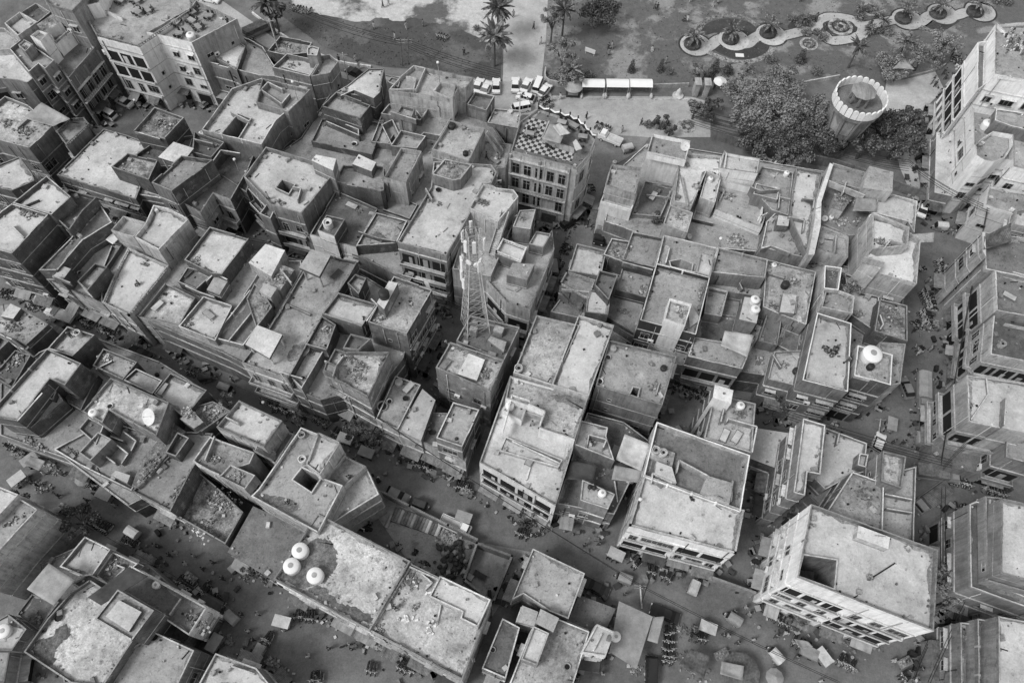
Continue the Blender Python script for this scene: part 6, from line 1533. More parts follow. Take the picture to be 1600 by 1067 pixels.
def palm(tile, x, y, h, r, what, n=22, ring=True):
    """x, y: the crown's centre in the survey, at height h"""
    c = at(tile, x, y, h); root = empty('palm_tree', (c.x, c.y, 0)); rg = random.Random(int(x * 7 + y))
    tr = MB(); k = 7
    for i in range(k): tr.tube((0, 0, h * i / k - .02), (0, 0, h * (i + 1) / k), .24 - .012 * i, 0, 8, .2 - .012 * i)
    tr.build('trunk', ['bark'], root)
    m = MB()
    for i in range(n):
        a = 6.283 * i / n + rg.uniform(-.15, .15); el = rg.uniform(.0, 1.15); L_ = r * rg.uniform(.85, 1.1); prev = Vector((0, 0, h)); d = Vector((math.cos(a) * math.cos(el), math.sin(a) * math.cos(el), math.sin(el))); seg = 9
        for s in range(seg):
            d = (d + Vector((0, 0, -.11))).normalized(); nx = prev + d * L_ / seg; sd_ = d.cross(Vector((0, 0, 1))).normalized()
            w = .26 * math.sin(3.14 * (s + .8) / (seg + 1)) * r / 2.6 + .03
            w2 = .26 * math.sin(3.14 * min(1, (s + 1.8) / (seg + 1))) * r / 2.6 + .04
            for sg in (-1, 1):
                m.face([prev, nx, nx + sd_ * sg * w2 - Vector((0, 0, w2 * .5)), prev + sd_ * sg * w - Vector((0, 0, w * .5))], rg.choice((0, 1, 2)))
            prev = nx
    m.build('fronds', ['leaf_dark', 'leaf', 'leaf_dark'], root)
    desc(root, what, 'palm tree', (c.x, c.y, h), None, 'palm trees')
    if ring:
        b = MB(); b.lathe((0, 0, 0), [(1.75, 0), (1.8, .7), (1.5, .85), (0, .8)], 0, 18); o = b.build('round_hedge', ['leaf_dark']); o.location = (c.x, c.y, .02)
        link('foliage', leafmesh([((1.35 * math.cos(i * .7), 1.35 * math.sin(i * .7), .55), .5) for i in range(9)], 700, .22, 'foliage', L3, seed=int(x)), o)
        desc(o, 'clipped round hedge ringing a palm', 'hedge', (c.x, c.y, 0), None, 'round hedges')
palm('10', 1512, 45, 8, 3.5, 'tall full palm on the far side of the avenue', 40, False); palm('10', 1492, 225, 7.5, 3.8, 'full round palm at the avenue edge', 46, False)
palm('20', 330, 55, 7, 3.6, 'dark palm right of the avenue', 30, False); palm('10', 60, 10, 8, 3.6, 'palm cut by the top edge', 26, False); palm('20', 375, 430, 5, 2.6, 'pale palm behind the kiosk', 22, False)
for t, x, y in [('V', 60, 165), ('V', 240, 140), ('V', 418, 112), ('V', 1058, 45), ('V', 1222, 22), ('V', 1398, 15)]: palm(t, x, y, 2.6, 2.6, 'garden palm in a round hedge')
for t, x, y, h in [('30', 570, 290, 5.5), ('30', 870, 260, 4.5), ('30', 730, 130, 2), ('30', 690, 70, 1.8), ('30', 580, 45, 1.8), ('30', 230, 120, 1.8), ('30', 640, 180, 1.6)]: palm(t, x, y, h, 2.6 if h > 3 else 1.5, 'spiky garden palm', 24, False)
def flower_ring(t, x, y, r, what, k=2):
    c = at(t, x, y); m = MB()
    for j in range(k):
        ro, ri = r * (1 - j / k), r * (1 - (j + .55) / k); z = .08 + .1 * j; n = 28
        for i in range(n):
            a, a2 = 6.283 * i / n, 6.283 * (i + 1) / n
            m.face([(ri * math.cos(a), ri * math.sin(a), z), (ro * math.cos(a), ro * math.sin(a), z), (ro * math.cos(a2), ro * math.sin(a2), z), (ri * math.cos(a2), ri * math.sin(a2), z)], 0)
            m.face([(ro * math.cos(a), ro * math.sin(a), -.1), (ro * math.cos(a2), ro * math.sin(a2), -.1), (ro * math.cos(a2), ro * math.sin(a2), z), (ro * math.cos(a), ro * math.sin(a), z)], 1)
    o = m.build('flower_bed', ['flowers', 'stone']); o.location = (c.x, c.y, .06)
    link('foliage', leafmesh([((r * .5 * math.cos(i), r * .5 * math.sin(i), .35), .45 * r / 2) for i in range(7)], int(260 * r), .22, 'foliage', L1, seed=int(x)), o); desc(o, what, 'flower bed', (c.x, c.y, 0), None, 'flower beds')
flower_ring('V', 740, 128, 2.6, 'large round flower bed enclosed by the walk', 2); flower_ring('V', 962, 158, 1.9, 'ring shaped flower bed'); flower_ring('V', 592, 208, 1.9, 'ring shaped flower bed'); flower_ring('V', 880, 48, 2.0, 'ring shaped flower bed'); flower_ring('20', 1090, 790, 1.8, 'round kiosk garden bed')
# tufts of weeds over the rough grass
rg = random.Random(5); m = MB()
gp = S('400,5 500,70 600,105 700,112 780,125 780,80 740,60 600,40 520,30 450,0'); gp2 = S('860,-10 855,110 900,132 1080,134 1250,122 1310,115 1450,100 1560,20 1560,-10')
for P_, N_ in ((gp, 1500), (gp2, 3000)):
    P_ = ccw(P_); xs = [p.x for p in P_]; ys = [p.y for p in P_]; k = 0
    while k < N_:
        p = Vector((rg.uniform(min(xs), max(xs)), rg.uniform(min(ys), max(ys)))); k += 1
        if not inside(p, P_): continue
        s = rg.uniform(.06, .17); a = rg.uniform(0, 6.28); q = Vector((math.cos(a), math.sin(a))) * s
        m.face([(p.x - q.x, p.y - q.y, .03), (p.x + q.x, p.y + q.y, .03), (p.x + q.x * .8, p.y + q.y * .8, .03 + s * rg.uniform(.5, 1.6)), (p.x - q.x * .8, p.y - q.y * .8, .03 + s * 1.2)], rg.choice((0, 1, 2, 0)))
tag(m.build('weeds', ['leaf', 'leaf_light', 'leaf_dark']), 'tufts of weeds and low plants over the park grass', 'weeds', kind='stuff')
# ---------------------------------------------------------------- stone tower
def solve_h(base, target_y, hmax=60):
    best = None
    for i in range(int(hmax * 10)):
        e = abs(scr((base.x, base.y, i / 10))[1] - target_y)
        if best is None or e < best[0]: best = (e, i / 10)
    return best[1]
TC = at('S', 1346, 150, 13.0)
tw = empty('stone_tower', (TC.x, TC.y, 0)); tag(tw, 'old octagonal stone tower crowned by a ring of rounded white battlements', 'tower')
def ngon(n, r, ph=0): return [(r * math.cos(6.28318 * i / n + ph), r * math.sin(6.28318 * i / n + ph)) for i in range(n)]
m = MB(); RT0, RB = 4.5, 2.3; N8 = 10
for (z0, r0, z1, r1) in [(0, RB + .5, .8, RB + .3), (.8, RB, 10.6, RT0 - .35), (10.6, RT0, 11.2, RT0 + .1), (11.2, RT0 - .1, 11.5, RT0 - .02)]:
    A, B_ = ngon(N8, r0, .3), ngon(N8, r1, .3)
    for i in range(N8):
        j = (i + 1) % N8; a, c = Vector(A[i]), Vector(A[j]); l = (c - a).length
        m.face([(*A[i], z0), (*A[j], z0), (*B_[j], z1), (*B_[i], z1)], 0, [(i * 3, z0), (i * 3 + l, z0), (i * 3 + l, z1), (i * 3, z1)])
for z, r in ((.8, RB + .3), (11.2, RT0 + .1)): m.poly(ngon(N8, r, .3), z)
m.poly(ngon(N8, RT0, .3), 10.6, down=True); m.build('wall', ['plaster_grey'], tw)
m = MB(); 
for i in range(N8):
    a0 = 6.28318 * i / N8 + .3
    for (z0, r0, z1, r1, w) in [(.8, RB + .12, 10.6, RT0 - .15, .32)]:
        p = Vector((math.cos(a0), math.sin(a0))); t = Vector((-p.y, p.x)) * w / 2
        q = [p * r0 - t, p * r0 + t, p * r1 + t, p * r1 - t]; k = [p * (r0 - .4) - t, p * (r0 - .4) + t, p * (r1 - .4) + t, p * (r1 - .4) - t]; zz = [z0, z0, z1, z1]
        m.face([(*q[n_], zz[n_]) for n_ in range(4)]); m.face([(*k[0], z0), (*q[0], z0), (*q[3], z1), (*k[3], z1)]); m.face([(*q[1], z0), (*k[1], z0), (*k[2], z1), (*q[2], z1)])
m.build('buttress', ['plaster_grey'], tw)
for i in range(N8):
    a0 = 6.28318 * (i + .5) / N8 + .3; p = Vector((math.cos(a0), math.sin(a0))); t = Vector((-p.y, p.x)); m = MB(); ap = math.cos(math.pi / N8)
    if p.y > -.55: continue
    for (z0, z1, w) in ((1.5, 4.9, 1.2), (6.4, 9.4, 1.5)):
        r0, r1 = (RB + (RT0 - .35 - RB) * (z0 - .8) / 9.8) * ap + .06, (RB + (RT0 - .35 - RB) * (z1 - .8) / 9.8) * ap + .06
        q0, q1 = p * r0, p * r1; pts_ = [(*(q0 - t * w / 2), z0), (*(q0 + t * w / 2), z0), (*(q1 + t * w / 2), z1)]
        for k in range(1, 6): a = math.pi * k / 6; pts_.append((*(q1 + t * (w / 2 * math.cos(a))), z1 + w * .5 * math.sin(a)))
        pts_.append((*(q1 - t * w / 2), z1)); m.face(pts_, 0 if z0 < 5 else 1)
    o = m.build('recess', ['void', 'concrete'], tw)
mm = MB(); w = .98
pr = [(-w / 2, 0), (w / 2, 0), (w / 2, 1.35)] + [(w / 2 * math.cos(math.pi * k / 8), 1.35 + w * .52 * math.sin(math.pi * k / 8)) for k in range(1, 8)] + [(-w / 2, 1.35)]
mm.face([(x, -.13, z) for x, z in pr]); mm.face([(x, .13, z) for x, z in pr][::-1])
for i in range(len(pr)): a, c = pr[i], pr[(i + 1) % len(pr)]; mm.face([(a[0], .13, a[1]), (c[0], .13, c[1]), (c[0], -.13, c[1]), (a[0], -.13, a[1])])
me = mm.mesh('battlement', ['plaster_white']); NM = 26
for i in range(NM):
    a = 6.28318 * i / NM; rr = RT0 * .985; o = link('battlement', me, tw, (rr * math.cos(a), rr * math.sin(a), 11.5), a + math.pi / 2)
m = MB(); m.lathe((0, 0, 0), [(2.2, 14.0), (2.25, 14.1), (1.2, 14.5), (0, 14.7)], 0, 8); m.poly(ngon(8, 2.2), 14.0, down=True); m.build('canopy', ['concrete'], tw)
for i in range(8): a = 6.28318 * i / 8 + .39; m = MB(); m.box((1.75 * math.cos(a), 1.75 * math.sin(a), 12.0), (.3, .3, 2.02)); m.build('column', ['plaster_grey'], tw)
m = MB(); m.poly(ngon(N8, RT0 - .15, .3), 11.504); m.build('floor', ['roof_dark'], tw)
# ---------------------------------------------------------------- telecom mast
MBS, _b = surface('C', 268, 585); mz = MBS.z; th = solve_h(MBS, 330 + 60 / 3.232, 60) - mz
mast = empty('telecom_mast', MBS); tag(mast, 'steel lattice telecom mast with white panel antennas rising from a roof', 'mast')
def half(z): return 1.75 + (.62 - 1.75) * min(1, z / (th * .72))
m = MB(); lv = [0]; z = 0
while z < th * .93: z += max(1.0, half(z) * 1.25); lv.append(min(z, th * .93))
rotM = Matrix.Rotation(.35, 4, 'Z'); mast.rotation_euler = (0, 0, .35)
for (sx, sy) in ((-1, -1), (1, -1), (1, 1), (-1, 1)):
    l = MB()
    for i in range(len(lv) - 1): l.tube((sx * half(lv[i]), sy * half(lv[i]), lv[i]), (sx * half(lv[i + 1]), sy * half(lv[i + 1]), lv[i + 1]), .055, 0, 5)
    l.build('leg', ['steel_light'], mast)
cr = [(-1, -1), (1, -1), (1, 1), (-1, 1)]
for i in range(len(lv) - 1):
    a, c = half(lv[i]), half(lv[i + 1])
    for k in range(4):
        p, q = cr[k], cr[(k + 1) % 4]
        m.tube((p[0] * a, p[1] * a, lv[i]), (q[0] * c, q[1] * c, lv[i + 1]), .03, 0, 4); m.tube((q[0] * a, q[1] * a, lv[i]), (p[0] * c, p[1] * c, lv[i + 1]), .03, 0, 4); m.tube((p[0] * c, p[1] * c, lv[i + 1]), (q[0] * c, q[1] * c, lv[i + 1]), .035, 0, 4)
m.build('bracing', ['steel'], mast)
for zz in (th * .62, th * .78, th * .9):
    m = MB()
    for k in range(10): a, a2 = 6.283 * k / 10, 6.283 * (k + 1) / 10; m.tube((1.5 * math.cos(a), 1.5 * math.sin(a), zz), (1.5 * math.cos(a2), 1.5 * math.sin(a2), zz), .035, 0, 4); m.tube((.5 * math.cos(a), .5 * math.sin(a), zz), (1.5 * math.cos(a), 1.5 * math.sin(a), zz), .025, 0, 4)
    m.build('platform', ['steel'], mast)
for k, (a, zz, rr) in enumerate([(3.6, .5, 1.8), (3.4, .56, 1.8), (5.6, .82, 1.6), (3.9, .84, 1.6), (4.6, .83, 1.4), (.6, .8, 1.6), (2.2, .8, 1.5), (3.6, .68, 1.9), (3.2, .66, 1.6), (1.4, .85, 1.4), (5.0, .66, 1.5)]):
    m = MB(); m.box((0, 0, 0), (.42, .2, 2.3)); m.tube((0, .15, -.2), (0, .15, 2.5), .04, 0, 5); o = m.build('antenna', ['plastic_white'], mast); o.location = (rr * math.cos(a), rr * math.sin(a), th * zz); o.rotation_euler = (0, 0, a + math.pi / 2)
for a, zz in ((4.0, .74), (4.8, .72), (5.4, .74), (.4, .7), (3.0, .73)):
    m = MB(); m.lathe((0, 0, 0), [(.4, -.12), (.42, .1), (0, .16)], 0, 12); o = m.build('dish', ['plastic_white'], mast, True); o.location = (1.3 * math.cos(a), 1.3 * math.sin(a), th * zz); o.rotation_euler = (R(90), 0, a + math.pi / 2)
m = MB()
for x, y, q in ((.5, .5, 1), (-.5, .3, .9), (0, -.5, .85)): m.tube((x, y, th * .9), (x, y, th * (.92 + .08 * q)), .04, 0, 5)
m.build('rod', ['steel'], mast)
for t, x, y, w, d, h_ in [('C', 258, 625, 1.1, .8, 1.9), ('C', 385, 615, 1.4, 1.1, 1.2), ('C', 350, 730, 1.2, .8, .5)]:
    loc, b = surface(t, x, y); o = MB(); o.box((0, 0, 0), (w, d, h_)); r_ = o.build('equipment_cabinet', ['coping']); r_.location = loc; r_.rotation_euler = (0, 0, -.3)
    dd = MB(); dd.box((0, -d / 2 - .02, .15), (w * .8, .05, h_ - .4)); dd.build('door', ['plastic_grey'], r_); desc(r_, 'pale equipment cabinet', 'cabinet', loc, b)
# ---------------------------------------------------------------- stage carts, kiosk, umbrellas
def mk_stall():
    root = empty('canopy_stall'); t = MB(); W, D = 4.4, 2.3; n = 8
    for i in range(n):
        a, c = i / n, (i + 1) / n; z = lambda u: 2.3 + .5 * math.sin(math.pi * u); y = lambda u: -D / 2 + D * u
        t.face([(-W / 2, y(a), z(a)), (W / 2, y(a), z(a)), (W / 2, y(c), z(c)), (-W / 2, y(c), z(c))])
    for s in (-1, 1): t.face([(s * W / 2, -D / 2 + D * i / n, 2.3 + .5 * math.sin(math.pi * i / n)) for i in range(n + 1)])
    t.build('canopy', ['car_white'], root)
    for x in (-W / 2 + .1, W / 2 - .1):
        for y in (-D / 2 + .1, D / 2 - .1): p = MB(); p.tube((x, y, 0), (x, y, 2.35), .05); p.build('post', ['steel'], root)
        b = MB(); b.lathe((0, 0, 0), [(.3, .0), (.5, .35), (.4, .8), (.15, 1.0), (.0, 1.3)], 0, 10, .7, 1.2); o = b.build('seat_end', ['cloth_light'], root, True); o.location = (x + (.1 if x > 0 else -.1), -D / 2 - .4, 0)
    b = MB(); b.box((0, .3, .4), (W - .8, .6, .1)); b.box((0, .62, .5), (W - .8, .08, .5)); b.build('bench', ['wood'], root); return root
sr = dirz('20', 500, 600, 800, 605)
for x in (500, 650, 795):
    c = at('20', x, 590); o = proto_copy(PR, 'stall', mk_stall); o.location = (c.x, c.y + .6, 0); o.rotation_euler = (0, 0, sr); desc(o, 'white round topped canopy stall', 'stall', c, None, 'white canopy stalls in a row')
k = empty('kiosk', at('20', 378, 590)); tag(k, 'round roofed dark snack kiosk left of the white canopy stalls', 'kiosk')
m = MB(); m.box((0, 0, 0), (2.6, 2.2, 2.1)); m.build('wall', ['dark_paint'], k); m = MB(); m.lathe((0, 0, 2.1), [(1.9, 0), (1.8, .15), (1.0, .6), (.25, .8), (.25, 1.2), (0, 1.25)], 0, 14); m.build('roof', ['plastic_grey'], k, True); m = MB(); m.box((0, -1.15, .9), (2, .2, .9)); m.build('counter', ['cloth_mid'], k)
def mk_umb(r, mt):
    root = empty('sun_umbrella'); m = MB(); n = 10
    for i in range(n): a, c = 6.283 * i / n, 6.283 * (i + 1) / n; m.face([(0, 0, 2.7), (r * math.cos(a), r * math.sin(a), 2.1 - .05 * (i % 2)), (r * math.cos(c), r * math.sin(c), 2.1 - .05 * ((i + 1) % 2))])
    m.build('canopy', [mt], root); m = MB(); m.tube((0, 0, 0), (0, 0, 2.8), .035); m.build('pole', ['steel'], root); return root
for t, x, y, r, mt, wh in [('20', 1285, 560, 1.35, 'plastic_white', 'large white sun umbrella'), ('30', 965, 950, .9, 'cloth_dark', 'dark umbrella over a garden table'), ('30', 970, 1010, .9, 'cloth_mid', 'grey umbrella over a garden table'), ('30', 1000, 845, .9, 'cloth_mid', 'grey umbrella over a garden table'), ('23', 1400, 1010, 2.6, 'tin', 'large patched market umbrella'), ('33', 10, 1040, 1.2, 'cloth_mid', 'grey market umbrella'), ('02', 560, 880, 1.2, 'cloth_mid', 'grey market umbrella'), ('01', 280, 830, 1.1, 'cloth_light', 'pale market umbrella')]:
    loc, b = surface(t, x, y); o = mk_umb(r, mt); o.location = loc; desc(o, wh, 'umbrella', loc, b)
g = empty('park_gate', at('20', 1140, 590)); tag(g, 'pair of pale gate pillars with small roofs at the park entrance', 'gate')
for dx in (0, 1.9): m = MB(); m.box((dx, 0, 0), (1.0, 1.6, 3.2)); m.box((dx, 0, 3.2), (1.3, 2.0, .15)); m.build('pillar', ['plaster_light'], g)
g = empty('statue', at('20', 1035, 605)); tag(g, 'small white sculpture on a round plinth by the park road', 'statue')
m = MB(); m.lathe((0, 0, 0), [(1.1, 0), (1.1, .4), (.7, .5), (0, .5)], 0, 14); m.build('plinth', ['coping'], g); m = MB(); m.lathe((0, 0, .5), [(.6, 0), (.4, .6), (.5, .9), (.15, 1.5), (0, 1.8)], 0, 7, 1, .6); m.build('figure', ['plastic_white'], g, True)
m = MB(); m.box((0, 0, 2.8), (4.2, 3, .2)); m.box((0, 0, 0), (3.8, 2.6, 2.8)); o = m.build('shed', ['plaster_grey']); o.location = at('30', -10, 790).to_3d() * 1; o.location.z = 0; o.rotation_euler = (0, 0, .4); tag(o, 'low grey roofed garden shed under the spreading trees', 'shed'); dd = MB(); dd.box((0, -1.32, .1), (1, .06, 2)); dd.build('door', ['wood'], o)
m = MB(); m.box((0, 0, 0), (2.2, .08, 1.0)); m.tube((-.9, 0, -.6), (-.9, 0, 0), .04); m.tube((.9, 0, -.6), (.9, 0, 0), .04); o = m.build('sign_board', ['plastic_white']); o.location = at('20', 485, 345) + Vector((0, 0, .6)); o.rotation_euler = (0, 0, -.4); tag(o, 'small white board standing on the worn lawn', 'sign')
m = MB(); m.box((0, 0, 0), (1.7, 1.0, .06)); o = m.build('sign_board', ['plastic_white']); o.location = at('20', 1422, 350) + Vector((0, 0, .1)); tag(o, 'small white board lying on the lower clipped bed', 'sign')
# ---------------------------------------------------------------- poles and wires
def pole(t, x, y, tx, ty, what, r=.13, mt='coping', cross=1, lamp=False, T=None):
    loc, b = surface(t, x, y); X, Y = px(T or t, tx, ty); h = None; best = (1e9, 8)
    for i in range(10, 200):
        s = scr((loc.x, loc.y, loc.z + i / 10)); e = abs(s[1] - Y) + abs(s[0] - X)
        if e < best[0]: best = (e, i / 10)
    h = best[1]; top = un(X, Y, loc.z + h)
    root = empty('lamp_post' if lamp else 'utility_pole', loc); d = top - loc
    m = MB(); m.tube((0, 0, 0), d, r, 0, 7, r * .65); m.build('shaft', [mt], root)
    for k in range(cross):
        m = MB(); z = d * (1 - .07 - .1 * k); m.box((z.x, z.y, z.z), (1.7, .1, .1)); 
        for q in (-.7, 0, .7): m.tube((z.x + q, z.y, z.z + .1), (z.x + q, z.y, z.z + .3), .05)
        m.build('crossarm', ['steel'], root)
    if lamp: m = MB(); m.lathe((d.x, d.y, d.z), [(.08, -.1), (.24, .05), (.22, .25), (0, .36)], 0, 10); m.build('lamp_head', ['plastic_white'], root, True)
    desc(root, what, 'lamp post' if lamp else 'pole', loc, b, None); return top
TOPS = {}
for key, a in dict(
    A=('10', 580, 515, 540, 330, 'tall concrete utility pole'), Bp=('10', 915, 412, 903, 240, 'dark wooden utility pole'), Cp=('10', 950, 402, 950, 240, 'dark wooden utility pole'), D=('10', 135, 300, 80, 120, 'tall pale utility pole'),
    E=('12', 640, 500, 575, 345, 'leaning pale utility pole'), G=('23', 812, 600, 800, 450, 'double armed utility pole'), Hh=('20', 46, 715, 52, 585, 'pale utility pole by the car row'), I=('F', 290, 160, 430, 5, 'long leaning pale utility pole'),
    J=('22', 1020, 110, 1022, 45, 'pale pole on the square grey roof'), K=('11', 1085, 730, 1060, 630, 'pale pole above the alley'), M=('32', 690, 590, 705, 480, 'lattice street pole'), O=('33', 1000, 800, 960, 830, 'street pole at the dark lane'), P=('12', 330, 440, 150, 190, 'pale pole leaning on the house front')).items():
    TOPS[key] = pole(*a[:5], a[5], cross=2 if key in 'BpCpG' else 1, mt='wood' if key in ('Bp', 'Cp') else 'coping')
for a in [('00', 905, 740, 840, 630, 'lamp post with round white head'), ('10', 262, 628, 228, 515, 'roof lamp post with small white head'), ('10', 1148, 520, 1136, 395, 'flag pole lamp'), ('21', 1262, 520, 1303, 425, 'white headed lamp pole'), ('00', 1490, 1067, 1465, 1000, 'lamp pole with white head'), ('12', 100, 430, 45, 380, 'short street lamp'), ('22', 800, 1000, 800, 985, 'white ball lamp')]:
    pole(*a, r=.07, mt='steel', cross=0, lamp=True)
def wire(a, c, sag=.6, r=.022, what='black overhead cable', b=None):
    m = MB(); n = 10; P_ = [a.lerp(c, i / n) - Vector((0, 0, sag * 4 * (i / n) * (1 - i / n))) for i in range(n + 1)]
    for i in range(n): m.tube(P_[i], P_[i + 1], r, 0, 4, None, False)
    o = m.build('overhead_cable', ['rubber' if not b else b]); desc(o, what, 'cable', tuple((a + c) / 2), None, 'overhead cables'); return o
def wires(t0, x0, y0, h0, t1, x1, y1, h1, n, dy=8, sag=.8, r=.04, b=None):
    for k in range(n): wire(at(t0, x0, y0 + k * dy, h0), at(t1, x1, y1 + k * dy, h1), sag * random.uniform(.7, 1.4), r, b=b)
wires('20', 1120, 690, 8, '30', 320, 860, 8, 7, 14); wires('30', 320, 860, 8, '30', 880, 1000, 8, 6, 14); wires('20', 1115, 660, 8, '20', 1600, 770, 8, 3, 30)
wires('10', 200, 20, 9, '10', 905, 250, 8, 4, 12); wires('10', 950, 250, 8, '10', 1530, 440, 8, 5, 13, .5); wires('32', 0, 390, 9, '32', 1150, 740, 8, 4, 16, .5); wires('22', 1000, 200, 10, '32', 0, 400, 9, 3, 16)
wires('33', 1000, 800, 7, '33', 900, 1060, 7, 3, 20, .2); wires('33', 1230, 560, 7, '33', 1000, 1060, 7, 2, 40, .2); wires('J', 180, 0, 8, 'J', 175, 450, 8, 2, 10, .2); wires('J', 200, 0, 8, 'J', 205, 450, 8, 2, 10, .2)
wires('G', 180, 560, 8, 'F', 410, 10, 9, 3, 16, .5); wires('G', 190, 600, 8, 'G', 320, 460, 8, 3, 10, .2); wires('23', 815, 460, 9, '12', 600, 360, 10, 2, 10, 1.2); wires('23', 815, 460, 9, '33', 450, 1060, 7, 2, 10, .8); wires('23', 900, 300, 10, '23', 810, 560, 8, 2, 10, .2)
wires('11', 1110, 760, 9, '21', 0, 960, 9, 4, 12, .5); wires('01', 1200, 320, 9, '11', 60, 440, 9, 2, 12, .5); wires('00', 1280, 60, 9, '10', 0, 230, 9, 3, 14, .4); wires('30', 880, 1000, 8, 'F', 420, 10, 9, 4, 12, .6); wires('02', 900, 30, 9, '12', 500, 520, 9, 2, 12, .8); wires('03', 400, 0, 8, '03', 1500, 640, 8, 1, 10, 1)
# ---------------------------------------------------------------- cloth canopies, sheets, stairs
def cloth(t, s, h, what, mt='cloth_light', sag=.5, cat='awning', name='cloth_awning', n=8):
    Q4 = [at(t, *map(float, q.split(',')), h) for q in s.split()]; m = MB(); G = []
    rr = random.Random(len(what))
    for i in range(n + 1):
        row = []
        for j in range(n + 1):
            u, v = i / n, j / n; p = (Q4[0] * (1 - u) + Q4[1] * u) * (1 - v) + (Q4[3] * (1 - u) + Q4[2] * u) * v
            p = p - Vector((0, 0, sag * 8 * u * (1 - u) * v * (1 - v) * 2 - rr.uniform(-.03, .03) - (.05 * math.sin(u * 11 + v * 3) if sag > .1 else 0))); row.append(p)
        G.append(row)
    for i in range(n):
        for j in range(n):
            f = [G[i][j], G[i + 1][j], G[i + 1][j + 1], G[i][j + 1]]; m.face(f)
    o = m.build(name, [mt], None, True)
    md = o.modifiers.new('t', 'SOLIDIFY'); md.thickness = .03
    for p in o.data.polygons: p.use_smooth = True
    c = (Q4[0] + Q4[1] + Q4[2] + Q4[3]) / 4
    desc(o, what, cat, c, None, None, by='over the'); return o
cloth('00', '150,740 260,640 440,745 330,790', 11.5, 'sagging pale tarpaulin', 'cloth_mid', .7); cloth('22', '648,735 705,575 862,640 808,808', 10.5, 'bright white cloth awning', 'cloth_light', .8)
cloth('22', '330,858 370,742 530,772 508,870', 9.8, 'dark flat cloth awning', 'cloth_dark', .3); cloth('22', '622,860 642,770 815,805 790,880', 9.6, 'grey lower awning', 'cloth_mid', .3); cloth('22', '1305,25 1330,-70 1510,-40 1470,95', 12.2, 'pale cloth canopy', 'cloth_light', .4)
cloth('03', '550,532 805,340 928,400 632,582', 12, 'dark ribbed cloth awning', 'cloth_dark', .5); cloth('U', '765,400 795,305 935,318 930,405', 11.5, 'dark patched cloth awning', 'cloth_mid', .5); cloth('F', '388,235 392,165 530,95 536,190', 14.5, 'curved striped awning', 'tin', 1.2)
cloth('03', '168,480 305,318 467,425 335,582', 12.2, 'smooth flat sheet canopy', 'cloth_mid', .05, 'canopy', 'sheet_canopy'); cloth('02', '150,765 190,710 285,745 245,805', 3, 'square cloth awning above the street', 'cloth_mid', .2); cloth('23', '845,800 880,655 952,650 910,820', 4, 'second smooth sheet canopy', 'cloth_mid', .1)
cloth('21', '300,760 312,730 475,770 420,890', 7.5, 'striped curtain cloth hanging', 'tin', .6); cloth('23', '1300,1010 1310,930 1450,960 1440,1050', 3.4, 'patched market tarpaulin', 'cloth_mid', .4); cloth('23', '1040,950 1120,850 1240,900 1200,1040', 3.2, 'low grey market tarpaulin', 'tin', .3)
cloth('01', '660,430 705,388 748,420 705,460', 10.5, 'small bright plastic sheet', 'plastic_white', .1); cloth('12', '880,580 960,560 1010,640 920,650', 6.5, 'ragged cloth', 'cloth_mid', .3); cloth('11', '765,310 875,325 872,420 760,380', 7, 'grey cloth over broken room', 'cloth_mid', .2); cloth('33', '160,790 250,805 280,840 210,860', 2.6, 'pale torn plastic awning', 'cloth_mid', .3)
cloth('31', '870,400 1040,385 1035,445 950,450', 11, 'pale projecting slab canopy', 'coping', .02, 'canopy', 'slab_canopy'); cloth('21', '1100,850 1125,835 1180,930 1110,980', 12, 'pale draped sheet beside the tank room', 'cloth_light', .3); cloth('30', '780,430 850,360 915,437 870,432', 4, 'pale pointed tent roof', 'cloth_mid', .2); cloth('30', '1080,400 1110,370 1140,392 1100,395', 4, 'dark pointed tent', 'cloth_dark', .2)
cloth('C', '5,350 25,345 45,400 30,410', 11.5, 'small hanging sheet', 'cloth_light', .1)
cloth('20', '190,870 235,775 350,790 300,900', 17.6, 'thin glassy awning over the chequered terrace', 'cloth_mid', .2); cloth('20', '255,790 300,770 365,835 300,850', 17.9, 'small bright cloth over the chequered terrace', 'cloth_light', .2); cloth('20', '380,890 400,870 440,930 400,945', 17.3, 'tiny bright cloth over the chequered terrace', 'cloth_light', .1)
# hotel terrace tiles: flat chequered floor
ck = MAT['chequer'] = MAT['coping'].copy(); ck.name = 'chequer'; nt = ck.node_tree; ct = nt.nodes.new('ShaderNodeTexChecker'); ct.inputs['Scale'].default_value = 1.7; ct.inputs['Color1'].default_value = (.42, .42, .42, 1); ct.inputs['Color2'].default_value = (.045, .045, .045, 1)
gg = nt.nodes.new('ShaderNodeNewGeometry'); mp = nt.nodes.new('ShaderNodeMapping'); mp.inputs['Rotation'].default_value = (0, 0, .32); nt.links.new(gg.outputs['Position'], mp.inputs[0]); nt.links.new(mp.outputs[0], ct.inputs['Vector']); nt.links.new(ct.outputs['Color'], nt.nodes['Principled BSDF'].inputs['Base Color'])
hb = [b for b in BLOCKS if b['short'].startswith('chequered terrace')][0]; hr = hb['root']
for s in ('12,925 110,735 218,760 185,870', '12,925 60,860 400,925 372,1015'):
    m = MB(); m.poly(pts('20', s, hb['z']), hb['z'] + (.015 if s[3] == '9' and '110' in s else .02)); off(hr, m.build('tiled_floor', ['chequer'], hr))
